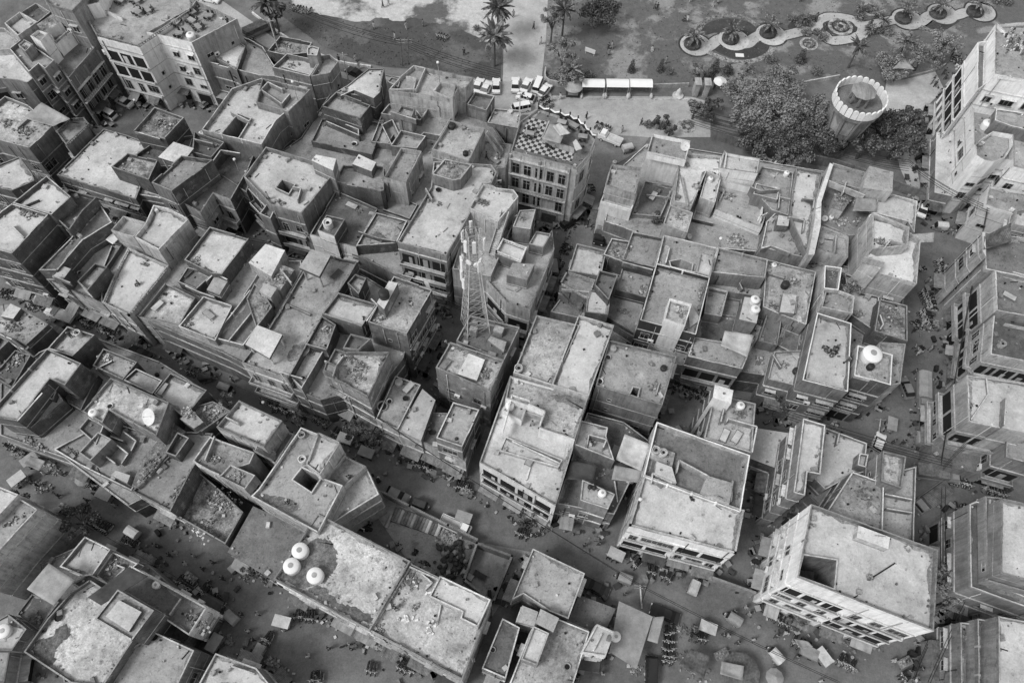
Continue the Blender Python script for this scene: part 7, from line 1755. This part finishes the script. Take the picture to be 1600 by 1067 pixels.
# scalloped black and white edge
P_ = [at('20', x, y, hb['h']) for x, y in ((165, 682), (235, 705), (300, 725), (360, 742), (410, 765), (450, 800), (485, 838), (520, 870))]
m = MB()
for i in range(len(P_) - 1):
    a, c = P_[i], P_[i + 1]
    for k in range(4):
        q0, q1 = a.lerp(c, k / 4), a.lerp(c, (k + 1) / 4); z0 = .9 + .5 * abs(2 * (k / 4) - 1); z1 = .9 + .5 * abs(2 * ((k + 1) / 4) - 1)
        m.face([(q0.x, q0.y, hb['z']), (q1.x, q1.y, hb['z']), (q1.x, q1.y, hb['z'] + z1), (q0.x, q0.y, hb['z'] + z0)], 0)
        m.tube((q0.x, q0.y, hb['z'] + z0), (q1.x, q1.y, hb['z'] + z1), .13, 1, 6)
    m.box((a.x, a.y, hb['z']), (.25, .25, 1.9), 0)
off(hr, m.build('scalloped_parapet', ['dark_paint', 'plaster_white'], hr))
def stairs(t, x0, y0, h0, x1, y1, h1, w, what, mt='coping'):
    a = at(t, x0, y0, h0); c = at(t, x1, y1, h1); d = (c - a); hz = Vector((d.x, d.y, 0)); n = max(4, int(abs(h1 - h0) / .2)); u = hz.normalized(); sd_ = Vector((-u.y, u.x, 0)) * w / 2; m = MB()
    ang = math.atan2(u.y, u.x)
    for i in range(n):
        p = a + hz * ((i + .5) / n); z = h0 + (h1 - h0) * (i + .5) / n
        m.box((0, 0, 0), (hz.length / n * 1.02, w, .18), 0, Matrix.Translation((p.x, p.y, z - .1)) @ Matrix.Rotation(ang, 4, 'Z'))
    o = m.build('outside_stair', [mt]); 
    m = MB()
    for s in (-1, 1): q0 = a + sd_ * s; q1 = c + sd_ * s; m.face([(q0.x, q0.y, h0 - .5), (q1.x, q1.y, h1 - .5), (q1.x, q1.y, h1 + .7), (q0.x, q0.y, h0 + .7)])
    k = m.build('stringer', ['plaster_light'], o); k.modifiers.new('t', 'SOLIDIFY').thickness = .12
    desc(o, what, 'stairs', (a + c) / 2, None)
stairs('C', 352, 225, 11.2, 420, 12, 15.2, 1.1, 'long straight outside stair'); stairs('12', 120, 720, 8, 0, 655, 11, 1.1, 'outside stair'); stairs('31', 460, 870, 8.6, 515, 800, 11.6, .9, 'short dark stair', 'wood'); stairs('10', 1540, 965, 7.4, 1440, 825, 11.4, 1, 'steep outside stair'); stairs('10', 30, 570, 12, 155, 610, 10.5, .9, 'roof stair')
def ladder(t, x0, y0, h0, x1, y1, h1, what):
    a = at(t, x0, y0, h0); c = at(t, x1, y1, h1); m = MB(); s = Vector((.2, 0, 0))
    m.tube(a - s, c - s, .03); m.tube(a + s, c + s, .03)
    for i in range(14): p = a.lerp(c, (i + .5) / 14); m.tube(p - s, p + s, .02, 0, 4)
    o = m.build('ladder', ['steel']); desc(o, what, 'ladder', (a + c) / 2, None)
ladder('21', 722, 195, 8.6, 740, 60, 12, 'tall leaning ladder'); ladder('22', 320, 800, 10.6, 350, 640, 12, 'metal ladder'); ladder('T' and '31', 80, 1060 - 20, 9, 120, 960, 11, 'short ladder')
# ---------------------------------------------------------------- small loose things and rubble
def debris(t, x, y, w, d, n, what, mats=('coping_dull', 'wood', 'roof_dark', 'coping', 'brick_mid'), s=(.15, .7), hgt=.25, cat='rubble'):
    loc, b = surface(t, x, y); m = MB(); rr = random.Random(int(x * 3 + y))
    for i in range(n):
        p = Vector((rr.gauss(0, .42) * w, rr.gauss(0, .42) * d, 0)); a = rr.uniform(0, 3.14)
        M = Matrix.Translation((p.x, p.y, rr.uniform(-.05, .12))) @ Matrix.Rotation(a, 4, 'Z') @ Matrix.Rotation(rr.uniform(-.3, .3), 4, 'X')
        q = rr.uniform(*s) * .62; m.box((0, 0, 0), (q, rr.uniform(.3, 1) * q, rr.uniform(.05, hgt)), rr.randrange(len(mats)), M)
    o = m.build('rubble', list(mats)); o.location = loc + Vector((0, 0, .02)); o.rotation_euler = (0, 0, -.4); desc(o, what, cat, loc, b if b else None); o['kind'] = 'stuff'
for a in [('00', 160, 825, 2.2, 1.2, 60, 'heap of rags and scrap'), ('00', 40, 780, 1.5, 1, 30, 'heap of scrap'), ('00', 1000, 780, 1.8, 1.2, 45, 'litter of boards and rags'), ('00', 1080, 770, 1, .6, 20, 'boards and rags'), ('00', 150, 300, 1.2, .8, 20, 'rooftop junk'),
          ('10', 200, 290, 1.4, .8, 30, 'rooftop scrap'), ('10', 230, 410, 1, .8, 20, 'rooftop scrap'), ('10', 1210, 1040 - 20, 1.5, 1, 60, 'earth and rubble'), ('10', 570, 840, 1, .3, 16, 'line of bricks'), ('10', 420, 780, .5, .5, 14, 'bucket and scrap'),
          ('11', 650, 255, 1, .6, 20, 'pale rag heap'), ('11', 820, 490, 1.3, .6, 36, 'dark scrap heap'), ('11', 700, 480, .8, .4, 20, 'dark scrap heap'), ('11', 1080, 170, .5, 1.2, 30, 'line of rubble'), ('11', 1145, 210, .5, .4, 8, 'small pile of boards'), ('11', 970, 840, 1, .8, 16, 'white sheets of scrap'), ('11', 790, 920, .8, .6, 26, 'twigs and wire'), ('11', 1420, 200, 1.2, .7, 40, 'dark litter'), ('11', 160, 670, 1.4, .9, 50, 'broken board pile'), ('11', 430, 990, 1.2, .6, 40, 'earth rubble'), ('11', 150, 200, 1, .5, 24, 'wire heap'),
          ('12', 620, 130, 2.4, .6, 90, 'earth rubble'), ('12', 350, 60, .6, 1, 24, 'rubble'), ('12', 610, 200, 2, 1.4, 60, 'broken plaster'), ('12', 1420, 210, 1.2, 1.2, 70, 'earth rubble'), ('12', 1260, 40, 1.8, .4, 30, 'line of pipes'), ('12', 945, 425, .5, .8, 12, 'boards'), ('12', 1070, 530, .6, 1, 24, 'kitchen things'), ('12', 1050, 780, 2.2, .8, 70, 'street litter'), ('12', 150, 610, 1, .8, 30, 'roof litter'), ('12', 190, 1000, .7, .4, 10, 'broken slab pieces'),
          ('01', 180, 280, 1.5, 1, 50, 'wet rubble'), ('01', 1230, 560, .8, .8, 40, 'roof litter'), ('01', 1180, 960, .8, .8, 30, 'bags'), ('01', 80, 980, 2, 1.5, 80, 'patched tin and boards'), ('01', 1545, 550, .5, 2, 40, 'plants and pots'), ('01', 900, 580, .6, .4, 10, 'planks'), ('01', 760, 240, 0.5, .4, 10, 'scrap'),
          ('N', 120, 470, 1.2, 2.2, 90, 'pile of loose timber'), ('02', 660, 100, 1, .8, 46, 'earth heap'), ('02', 1180, 450, 1.4, .9, 60, 'roof scrap'), ('02', 1320, 460, 1.4, 1.4, 80, 'broken roofing rubble'), ('02', 1340, 730, 1.2, .8, 50, 'wood scrap'), ('02', 1490, 840, 1.0, .8, 40, 'pale rubble'), ('02', 1120, 920, .5, 2.2, 90, 'line of broken bricks'), ('02', 1380, 990, 2.2, 1.6, 140, 'heap of household debris'), ('02', 940, 790, .8, 2.2, 60, 'broken wall rubble'), ('02', 450, 690, .8, .6, 24, 'white scrap'), ('02', 1370, 420, 1.2, .7, 60, 'overgrown rubble'), ('02', 70, 90, 1, 2, 60, 'timber lengths'),
          ('03', 1260, 110, 1.8, 1.8, 120, 'court debris'), ('03', 690, 330, 1.3, 1.3, 70, 'dark roof junk'), ('03', 240, 670, .8, .8, 30, 'dark tubs and pipes'), ('03', 80, 60, 1, 1, 24, 'roof junk'), ('03', 960, 640, .6, .4, 14, 'scrap'), ('03', 1430, 800, 1.2, .8, 60, 'street heap of sacks'), ('03', 850, 270, 1.6, .8, 50, 'street goods'),
          ('13', 980, 430, 1, .8, 40, 'pile of bricks and bags'), ('13', 900, 450, .5, 1, 26, 'dark bags'), ('13', 910, 560, .4, 1.6, 10, 'sheets and boards'), ('13', 1000, 600, .5, .4, 12, 'dark sack'), ('13', 780, 850, 1.6, .7, 60, 'scrap on a tin roof'), ('13', 770, 730, .8, .8, 30, 'dark moss heap'), ('13', 440, 560, .4, .3, 8, 'white pipes'),
          ('20', 90, 960, .5, .4, 10, 'small scrap'), ('20', 910, 980, 1.2, .8, 20, 'roof scrap'), ('21', 1160, 100, .8, .8, 26, 'roof scrap'), ('21', 1350, 160, 1.2, .8, 50, 'chairs and scrap'), ('21', 1050, 290, .8, .8, 36, 'pale scrap'), ('21', 1400, 440, 2, 1.4, 120, 'court rubbish'), ('21', 640, 510, 1.2, .6, 50, 'brick rubble'), ('21', 720, 480, .6, 1.0, 20, 'boards'), ('21', 820, 740, .6, 1.1, 40, 'sticks'), ('21', 740, 670, .6, .3, 10, 'rags'), ('21', 1060, 880, .8, .8, 30, 'tank room scrap'), ('21', 1180, 760, .3, 1.6, 40, 'pots and plants'), ('21', 1450, 740, .8, .6, 34, 'roof scrap'), ('21', 430, 800, .6, .3, 16, 'scrap'), ('21', 690, 880, 1, .5, 30, 'low roof litter'), ('21', 50, 300, .8, .3, 14, 'wire coils'),
          ('22', 1120, 120 - 60, .6, .6, 20, 'roof scrap'), ('22', 900, 280, .9, .8, 40, 'pale scattered chips'), ('22', 870, 140, .5, .3, 12, 'scrap'), ('22', 500, 610, 1, .6, 24, 'table clutter'), ('22', 450, 710, 1.2, .5, 40, 'kitchen clutter'), ('22', 1420, 440, 1.2, .9, 60, 'dark roof rubbish'), ('22', 960, 700, .5, .4, 14, 'scrap'), ('22', 560, 830, .4, .8, 16, 'scrap'), ('22', 720, 870, .8, .4, 24, 'scrap'), ('22', 330, 800 + 220, .8, .4, 16, 'pots'), ('22', 1550, 120, .8, 1, 40, 'roof scrap'), ('22', 300, 800, .3, .2, 4, 'boards'),
          ('31', 470, 180, 1.5, .8, 60, 'scrap on the small roof'), ('31', 450, 330, 1.2, .5, 40, 'scrap'), ('31', 150, 690, 1.6, .9, 60, 'scattered roof debris'), ('31', 790, 900, 1.6, 1.8, 120, 'broken wood debris'), ('31', 410, 640, 1, 1.8, 90, 'pebbles and rubbish', ('coping', 'steel_light'), (.06, .16), .08), ('31', 30, 840, .8, .8, 30, 'pale sacks'), ('31', 570, 900, .8, 1, 40, 'potted plants'), ('31', 690, 440, .8, .6, 40, 'bush cuttings'), ('31', 200, 470, 1, .6, 40, 'pale broken plaster'), ('31', 870, 180, 1.5, .3, 30, 'creeper'), ('31', 430, 300, .4, .3, 10, 'scrap'), ('31', 560, 320, .4, 1, 24, 'scrap'),
          ('32', 395, 60, 1.4, .7, 30, 'laundry heap', ('cloth_light', 'cloth_light', 'cloth_dark'), (.3, .8), .2), ('32', 100, 150, .5, .6, 20, 'scrap'), ('32', 600, 950, 1.5, 2, 50, 'broken mortar'), ('32', 320, 680, .3, .6, 14, 'scrap'), ('32', 790, 120, .5, .6, 20, 'scrap'), ('33', 640, 410, .6, .5, 16, 'white laths'), ('33', 870, 225, .5, .4, 14, 'scrap'), ('33', 290, 90, .4, .3, 10, 'scrap'), ('33', 420, 790, 2.4, .6, 90, 'street rubbish'), ('33', 480, 960, 2, .5, 70, 'boards and sacks'), ('33', 100, 680, 2.2, .6, 60, 'street goods'),
          ('J', 320, 820, 1, 1.2, 50, 'terrace junk'), ('J', 440, 1000, 1, 2, 60, 'terrace junk'), ('J', 240, 900, .5, 2, 50, 'sacks'), ('E', 560, 160, 3, 3, 160, 'plants and white furniture', ('leaf_dark', 'plastic_white', 'leaf', 'coping'), (.2, .8), .6), ('E', 280, 300, 2.4, 3, 140, 'plants and white pots', ('leaf_dark', 'plastic_white', 'leaf'), (.2, .7), .6), ('F', 590, 190, 1, .8, 30, 'scrap'), ('F', 240, 140, 2.2, .8, 50, 'street goods'), ('F', 420, 620, .6, .6, 14, 'scrap'), ('U', 430, 470, 1, .5, 20, 'boxes'), ('U', 970, 620, 1, .8, 30, 'bush cuttings', ('leaf', 'leaf_dark'), (.2, .5), .3), ('U', 350, 610, .8, .4, 24, 'pale scrap'), ('U', 690, 460, 1.5, .7, 70, 'gravelly debris', ('coping', 'steel'), (.08, .25), .1),
          ('11', 1120, 600 - 0, 2.6, .3, 50, 'laundry on the balcony', ('cloth_light', 'cloth_dark', 'cloth_mid'), (.2, .5), .2), ('02', 120, 690, 2.5, .8, 80, 'street goods'), ('02', 340, 800, 2, .7, 60, 'street goods'), ('02', 620, 890, 2, .7, 70, 'street goods'), ('02', 210, 640, 2, .5, 60, 'street goods'), ('01', 330, 820, 2.4, .7, 60, 'street stall goods'), ('01', 620, 990, 2.4, .7, 60, 'street stall goods'), ('12', 640, 640, 2.6, .6, 70, 'street stall goods'), ('12', 170, 420, 2.2, .6, 60, 'street stall goods'), ('23', 130, 60, 3, .8, 90, 'leaf litter', ('leaf', 'leaf_dark', 'coping'), (.1, .4), .3), ('03', 1330, 560, 2, .6, 60, 'street goods'), ('03', 1240, 690, 2.2, .8, 70, 'street junk'), ('23', 1130, 960, 2.4, 1.6, 120, 'market junk'), ('23', 1030, 720, 1.2, .8, 50, 'dark sacks'), ('23', 780, 985, 1.5, .8, 50, 'roadside junk'), ('13', 100, 960, 1.6, 1.2, 60, 'roadside tin and junk'), ('21', 350, 420, .5, 3, 60, 'dark gutter leaf litter', ('leaf_dark', 'rubber'), (.1, .4), .1), ('F', 80, 620, 1.5, 2.2, 80, 'street goods'), ('Q', 200, 60, 2.5, 1.2, 80, 'street goods'), ('Q', 330, 190, 2, .8, 60, 'street goods')]:
    debris(*a)
# ---------------------------------------------------------------- the fuel seller's yard
def bar(name, t, x, y, L_, r, ang, mt, what, z=0, cat='roll'):
    c = at(t, x, y); m = MB(); m.tube((-L_ / 2, 0, r), (L_ / 2, 0, r), r, 0, 10); m.tube((L_ / 2 - .02, 0, r), (L_ / 2 + .01, 0, r), r * .6, 1, 8)
    o = m.build(name, [mt, 'void']); o.location = (c.x, c.y, z); o.rotation_euler = (0, 0, ang); desc(o, what, cat, (c.x, c.y, z), None, 'metal drums and rolls in the fuel yard')
ra = dirz('13', 1080, 140, 1110, 70)
for i in range(15): bar('drum', '13', 868 + i * 19.5, 20 + i * 6.6, 2.0, .3, ra, ['tin', 'tin_light', 'plastic_grey', 'tin'][i % 4] if i not in (11, 14) else 'plastic_white', 'long metal drum' if i not in (11, 14) else 'white metal drum')
for i in range(9): bar('drum', '13', 640 + (i % 3) * 25, 30 + (i // 3) * 35, 1.9, .3, ra + 1.57, 'car_black', 'black drum stacked', 0)
bar('drum', '13', 645, 100, 1.9, .3, ra + 1.57, 'plastic_white', 'white roll lying before the black drums'); bar('drum', '13', 830, 60, 2, .28, ra, 'plastic_grey', 'grey roll lying apart in the yard')
sk = MB(); sk.lathe((0, 0, 0), [(.2, 0), (.36, .15), (.38, .4), (.25, .62), (0, .68)], 0, 9, 1.15, .85); SK = [sk.mesh('sack', ['cloth_dark'], True), sk.mesh('sack', ['cloth_mid'], True)]
rr = random.Random(3); n = 0
while n < 62:
    x, y = rr.gauss(1245, 52), rr.gauss(300, 60)
    if not (1130 < x < 1340 and 190 < y < 420) or (x - 1130) < (y - 300) * .2: continue
    c = at('13', x, y); o = link('sack', SK[n % 5 == 0], None, (c.x, c.y, rr.choice((0, 0, .35))), rr.uniform(0, 3)); desc(o, 'dark sack', 'sack', c, None, 'dark sacks heaped in the fuel yard'); n += 1
debris('13', 1200, 170, 1.8, 1.4, 240, 'heap of pale split sticks', ('cloth_light', 'coping', 'wood'), (.1, .9), .08, 'firewood'); debris('13', 1000, 245, .6, .5, 14, 'black bundle', ('rubber',), (.2, .5), .4, 'bundle'); debris('13', 1060, 320, .9, .4, 20, 'black bundle', ('rubber', 'cloth_dark'), (.2, .6), .4, 'bundle'); debris('13', 1080, 350, .8, .3, 26, 'pale rags', ('cloth_light', 'cloth_mid'), (.1, .4), .15, 'rags'); debris('13', 900, 200, .6, .6, 20, 'dark scraps', ('wood', 'rubber'), (.1, .3), .2)
# scattered bricks on the littered roof
rr = random.Random(9); BK = MB(); BK.box((0, 0, 0), (.42, .24, .2)); bk = BK.mesh('brick', ['plaster_white'])
for (x, y, k) in [(940, 670, 8), (1080, 740, 10), (1030, 660, 2), (1000, 460, 7), (1100, 700, 4), (1060, 490, 2)]:
    for i in range(k):
        loc, b = surface('13', x + rr.gauss(0, 22), y + rr.gauss(0, 18)); o = link('block', bk, None, loc, rr.uniform(0, 3)); desc(o, 'loose white block', 'block', loc, b, 'loose blocks on the roof')
# black arrow-like rag shapes and hatches
for t, x, y, w, d, what in [('22', 1125, 985, .7, .6, 'black rag'), ('12', 190, 1000, .9, .5, 'dark sheet'), ('12', 1258, 605, .5, .5, 'dark square hatch'), ('11', 965, 820, .5, .3, 'dark rag'), ('32', 405, 75, .6, .4, 'black cloth'), ('01', 1030, 775, .5, .5, 'dark bag'), ('11', 1180, 60, .4, .3, 'small dark rag')]:
    debris(t, x, y, w * .5, d * .5, 14, what, ('rubber', 'cloth_dark'), (.2, .6), .1, 'rag')
m = MB()
for k in range(8): m.box((0, 0, 0), (.3, .02, .02), 0, Matrix.Translation((0, 0, 0)))
loc, b = surface('33', 625, 425); o = link('pole_stub', MB().mesh('x', ['wood']) if 0 else None)
bpy.data.objects.remove(o)
m = MB(); m.tube((0, 0, .02), (3.2, 2.0, .9), .09, 0, 6); m.tube((3.2, 2.0, .9), (3.6, 2.0, .4), .03, 0, 4); o = m.build('fallen_branch', ['hair']); o.location = loc; desc(o, 'black crooked branch lying', 'branch', loc, b)
# loose bits lying on every roof: bricks, offcuts, pipes, pots
rr = random.Random(77)
for root, short, bl in ROOTS:
    m = MB(); cnt = 0
    for b in bl:
        if b['z0']: continue
        I = inset(b['P'], .5); x0, y0, x1, y1 = b['bb']; A = abs(area(b['P'])); n = int(min(60, A * .35))
        mx = (x0 + x1) / 2; my = (y0 + y1) / 2
        for q in range(n):
            if rr.random() < .55:
                i = rr.randrange(len(I)); p = I[i].lerp(I[(i + 1) % len(I)], rr.random()); p = p + Vector((rr.gauss(0, .12), rr.gauss(0, .12)))
            else: p = Vector((rr.uniform(x0, x1), rr.uniform(y0, y1)))
            if not inside(p, inset(b['P'], .3)) or any(inside(p, h) for h in b['ho']): continue
            t_ = solid_at(p, b['z'] + .3, b)
            if t_: continue
            z = b['z']; k = rr.random(); M = Matrix.Translation((p.x, p.y, z)) @ Matrix.Rotation(rr.uniform(0, 3.14), 4, 'Z'); cnt += 1
            if k < .55: s_ = rr.uniform(.08, .3); m.box((0, 0, 0), (s_, s_ * rr.uniform(.4, 1), s_ * rr.uniform(.2, .8)), rr.randrange(4), M)
            elif k < .64: m.box((0, 0, 0), (rr.uniform(.5, 1.4), rr.uniform(.05, .16), .06), rr.choice((1, 2)), M)
            elif k < .9: m.lathe((p.x, p.y, z), [(.1, 0), (.17, .28), (.14, .28), (0, .2)], rr.randrange(4), 7)
            else: m.box((0, 0, 0), (rr.uniform(.5, .9), rr.uniform(.4, .7), rr.uniform(.3, .6)), rr.choice((0, 3)), M)
    if cnt: o = m.build('rubble', ['coping', 'wood', 'rubber', 'coping_dull']); tag(o, 'small loose bricks, pots and offcuts scattered on the ' + short, 'rubble', kind='stuff')
for root, short, bl in ROOTS:
    if short.endswith('courts') or short.endswith('yards'): continue
    m = MB(); cnt = 0
    for b in bl:
        if b['z0'] or b['o'].get('nw') == 1: continue
        P = b['P']; n = len(P)
        for i in range(n):
            if not b['st'][i]: continue
            a, c = P[i], P[(i + 1) % n]; e = c - a; L = e.length; nn = Vector((e.y, -e.x)).normalized()
            for q in range(int(L * 3.2)):
                d = abs(rr.gauss(0, 1.1)) + .35; p = a + e * rr.random() + nn * d
                if solid_at(p, .6) : continue
                k = rr.random(); cnt += 1; M = Matrix.Translation((p.x, p.y, 0)) @ Matrix.Rotation(rr.uniform(0, 3.14), 4, 'Z')
                if k < .6: s_ = rr.uniform(.12, .5); m.box((0, 0, 0), (s_, s_ * rr.uniform(.4, 1), s_ * rr.uniform(.3, 1.1)), rr.randrange(6), M)
                elif k < .75: m.lathe((p.x, p.y, 0), [(.16, 0), (.25, .4), (.2, .45), (0, .4)], rr.randrange(6), 7)
                elif k < .9: m.box((0, 0, .6), (rr.uniform(.7, 1.3), rr.uniform(.5, .9), .05), rr.choice((1, 4, 5)), M); m.box((0, 0, 0), (.5, .4, .6), 2, M)
                else: m.box((0, 0, 0), (rr.uniform(.5, 1.1), .5, rr.uniform(.5, 1)), rr.choice((1, 2, 5)), M)
    if cnt > 3: o = m.build('street_goods', ['coping', 'wood', 'rubber', 'coping_dull', 'cloth_mid', 'cloth_dark']); tag(o, 'goods, crates and litter at the foot of the ' + short, 'goods', kind='stuff')
finish_labels()
# remove proto leftovers: none are kept outside the scene
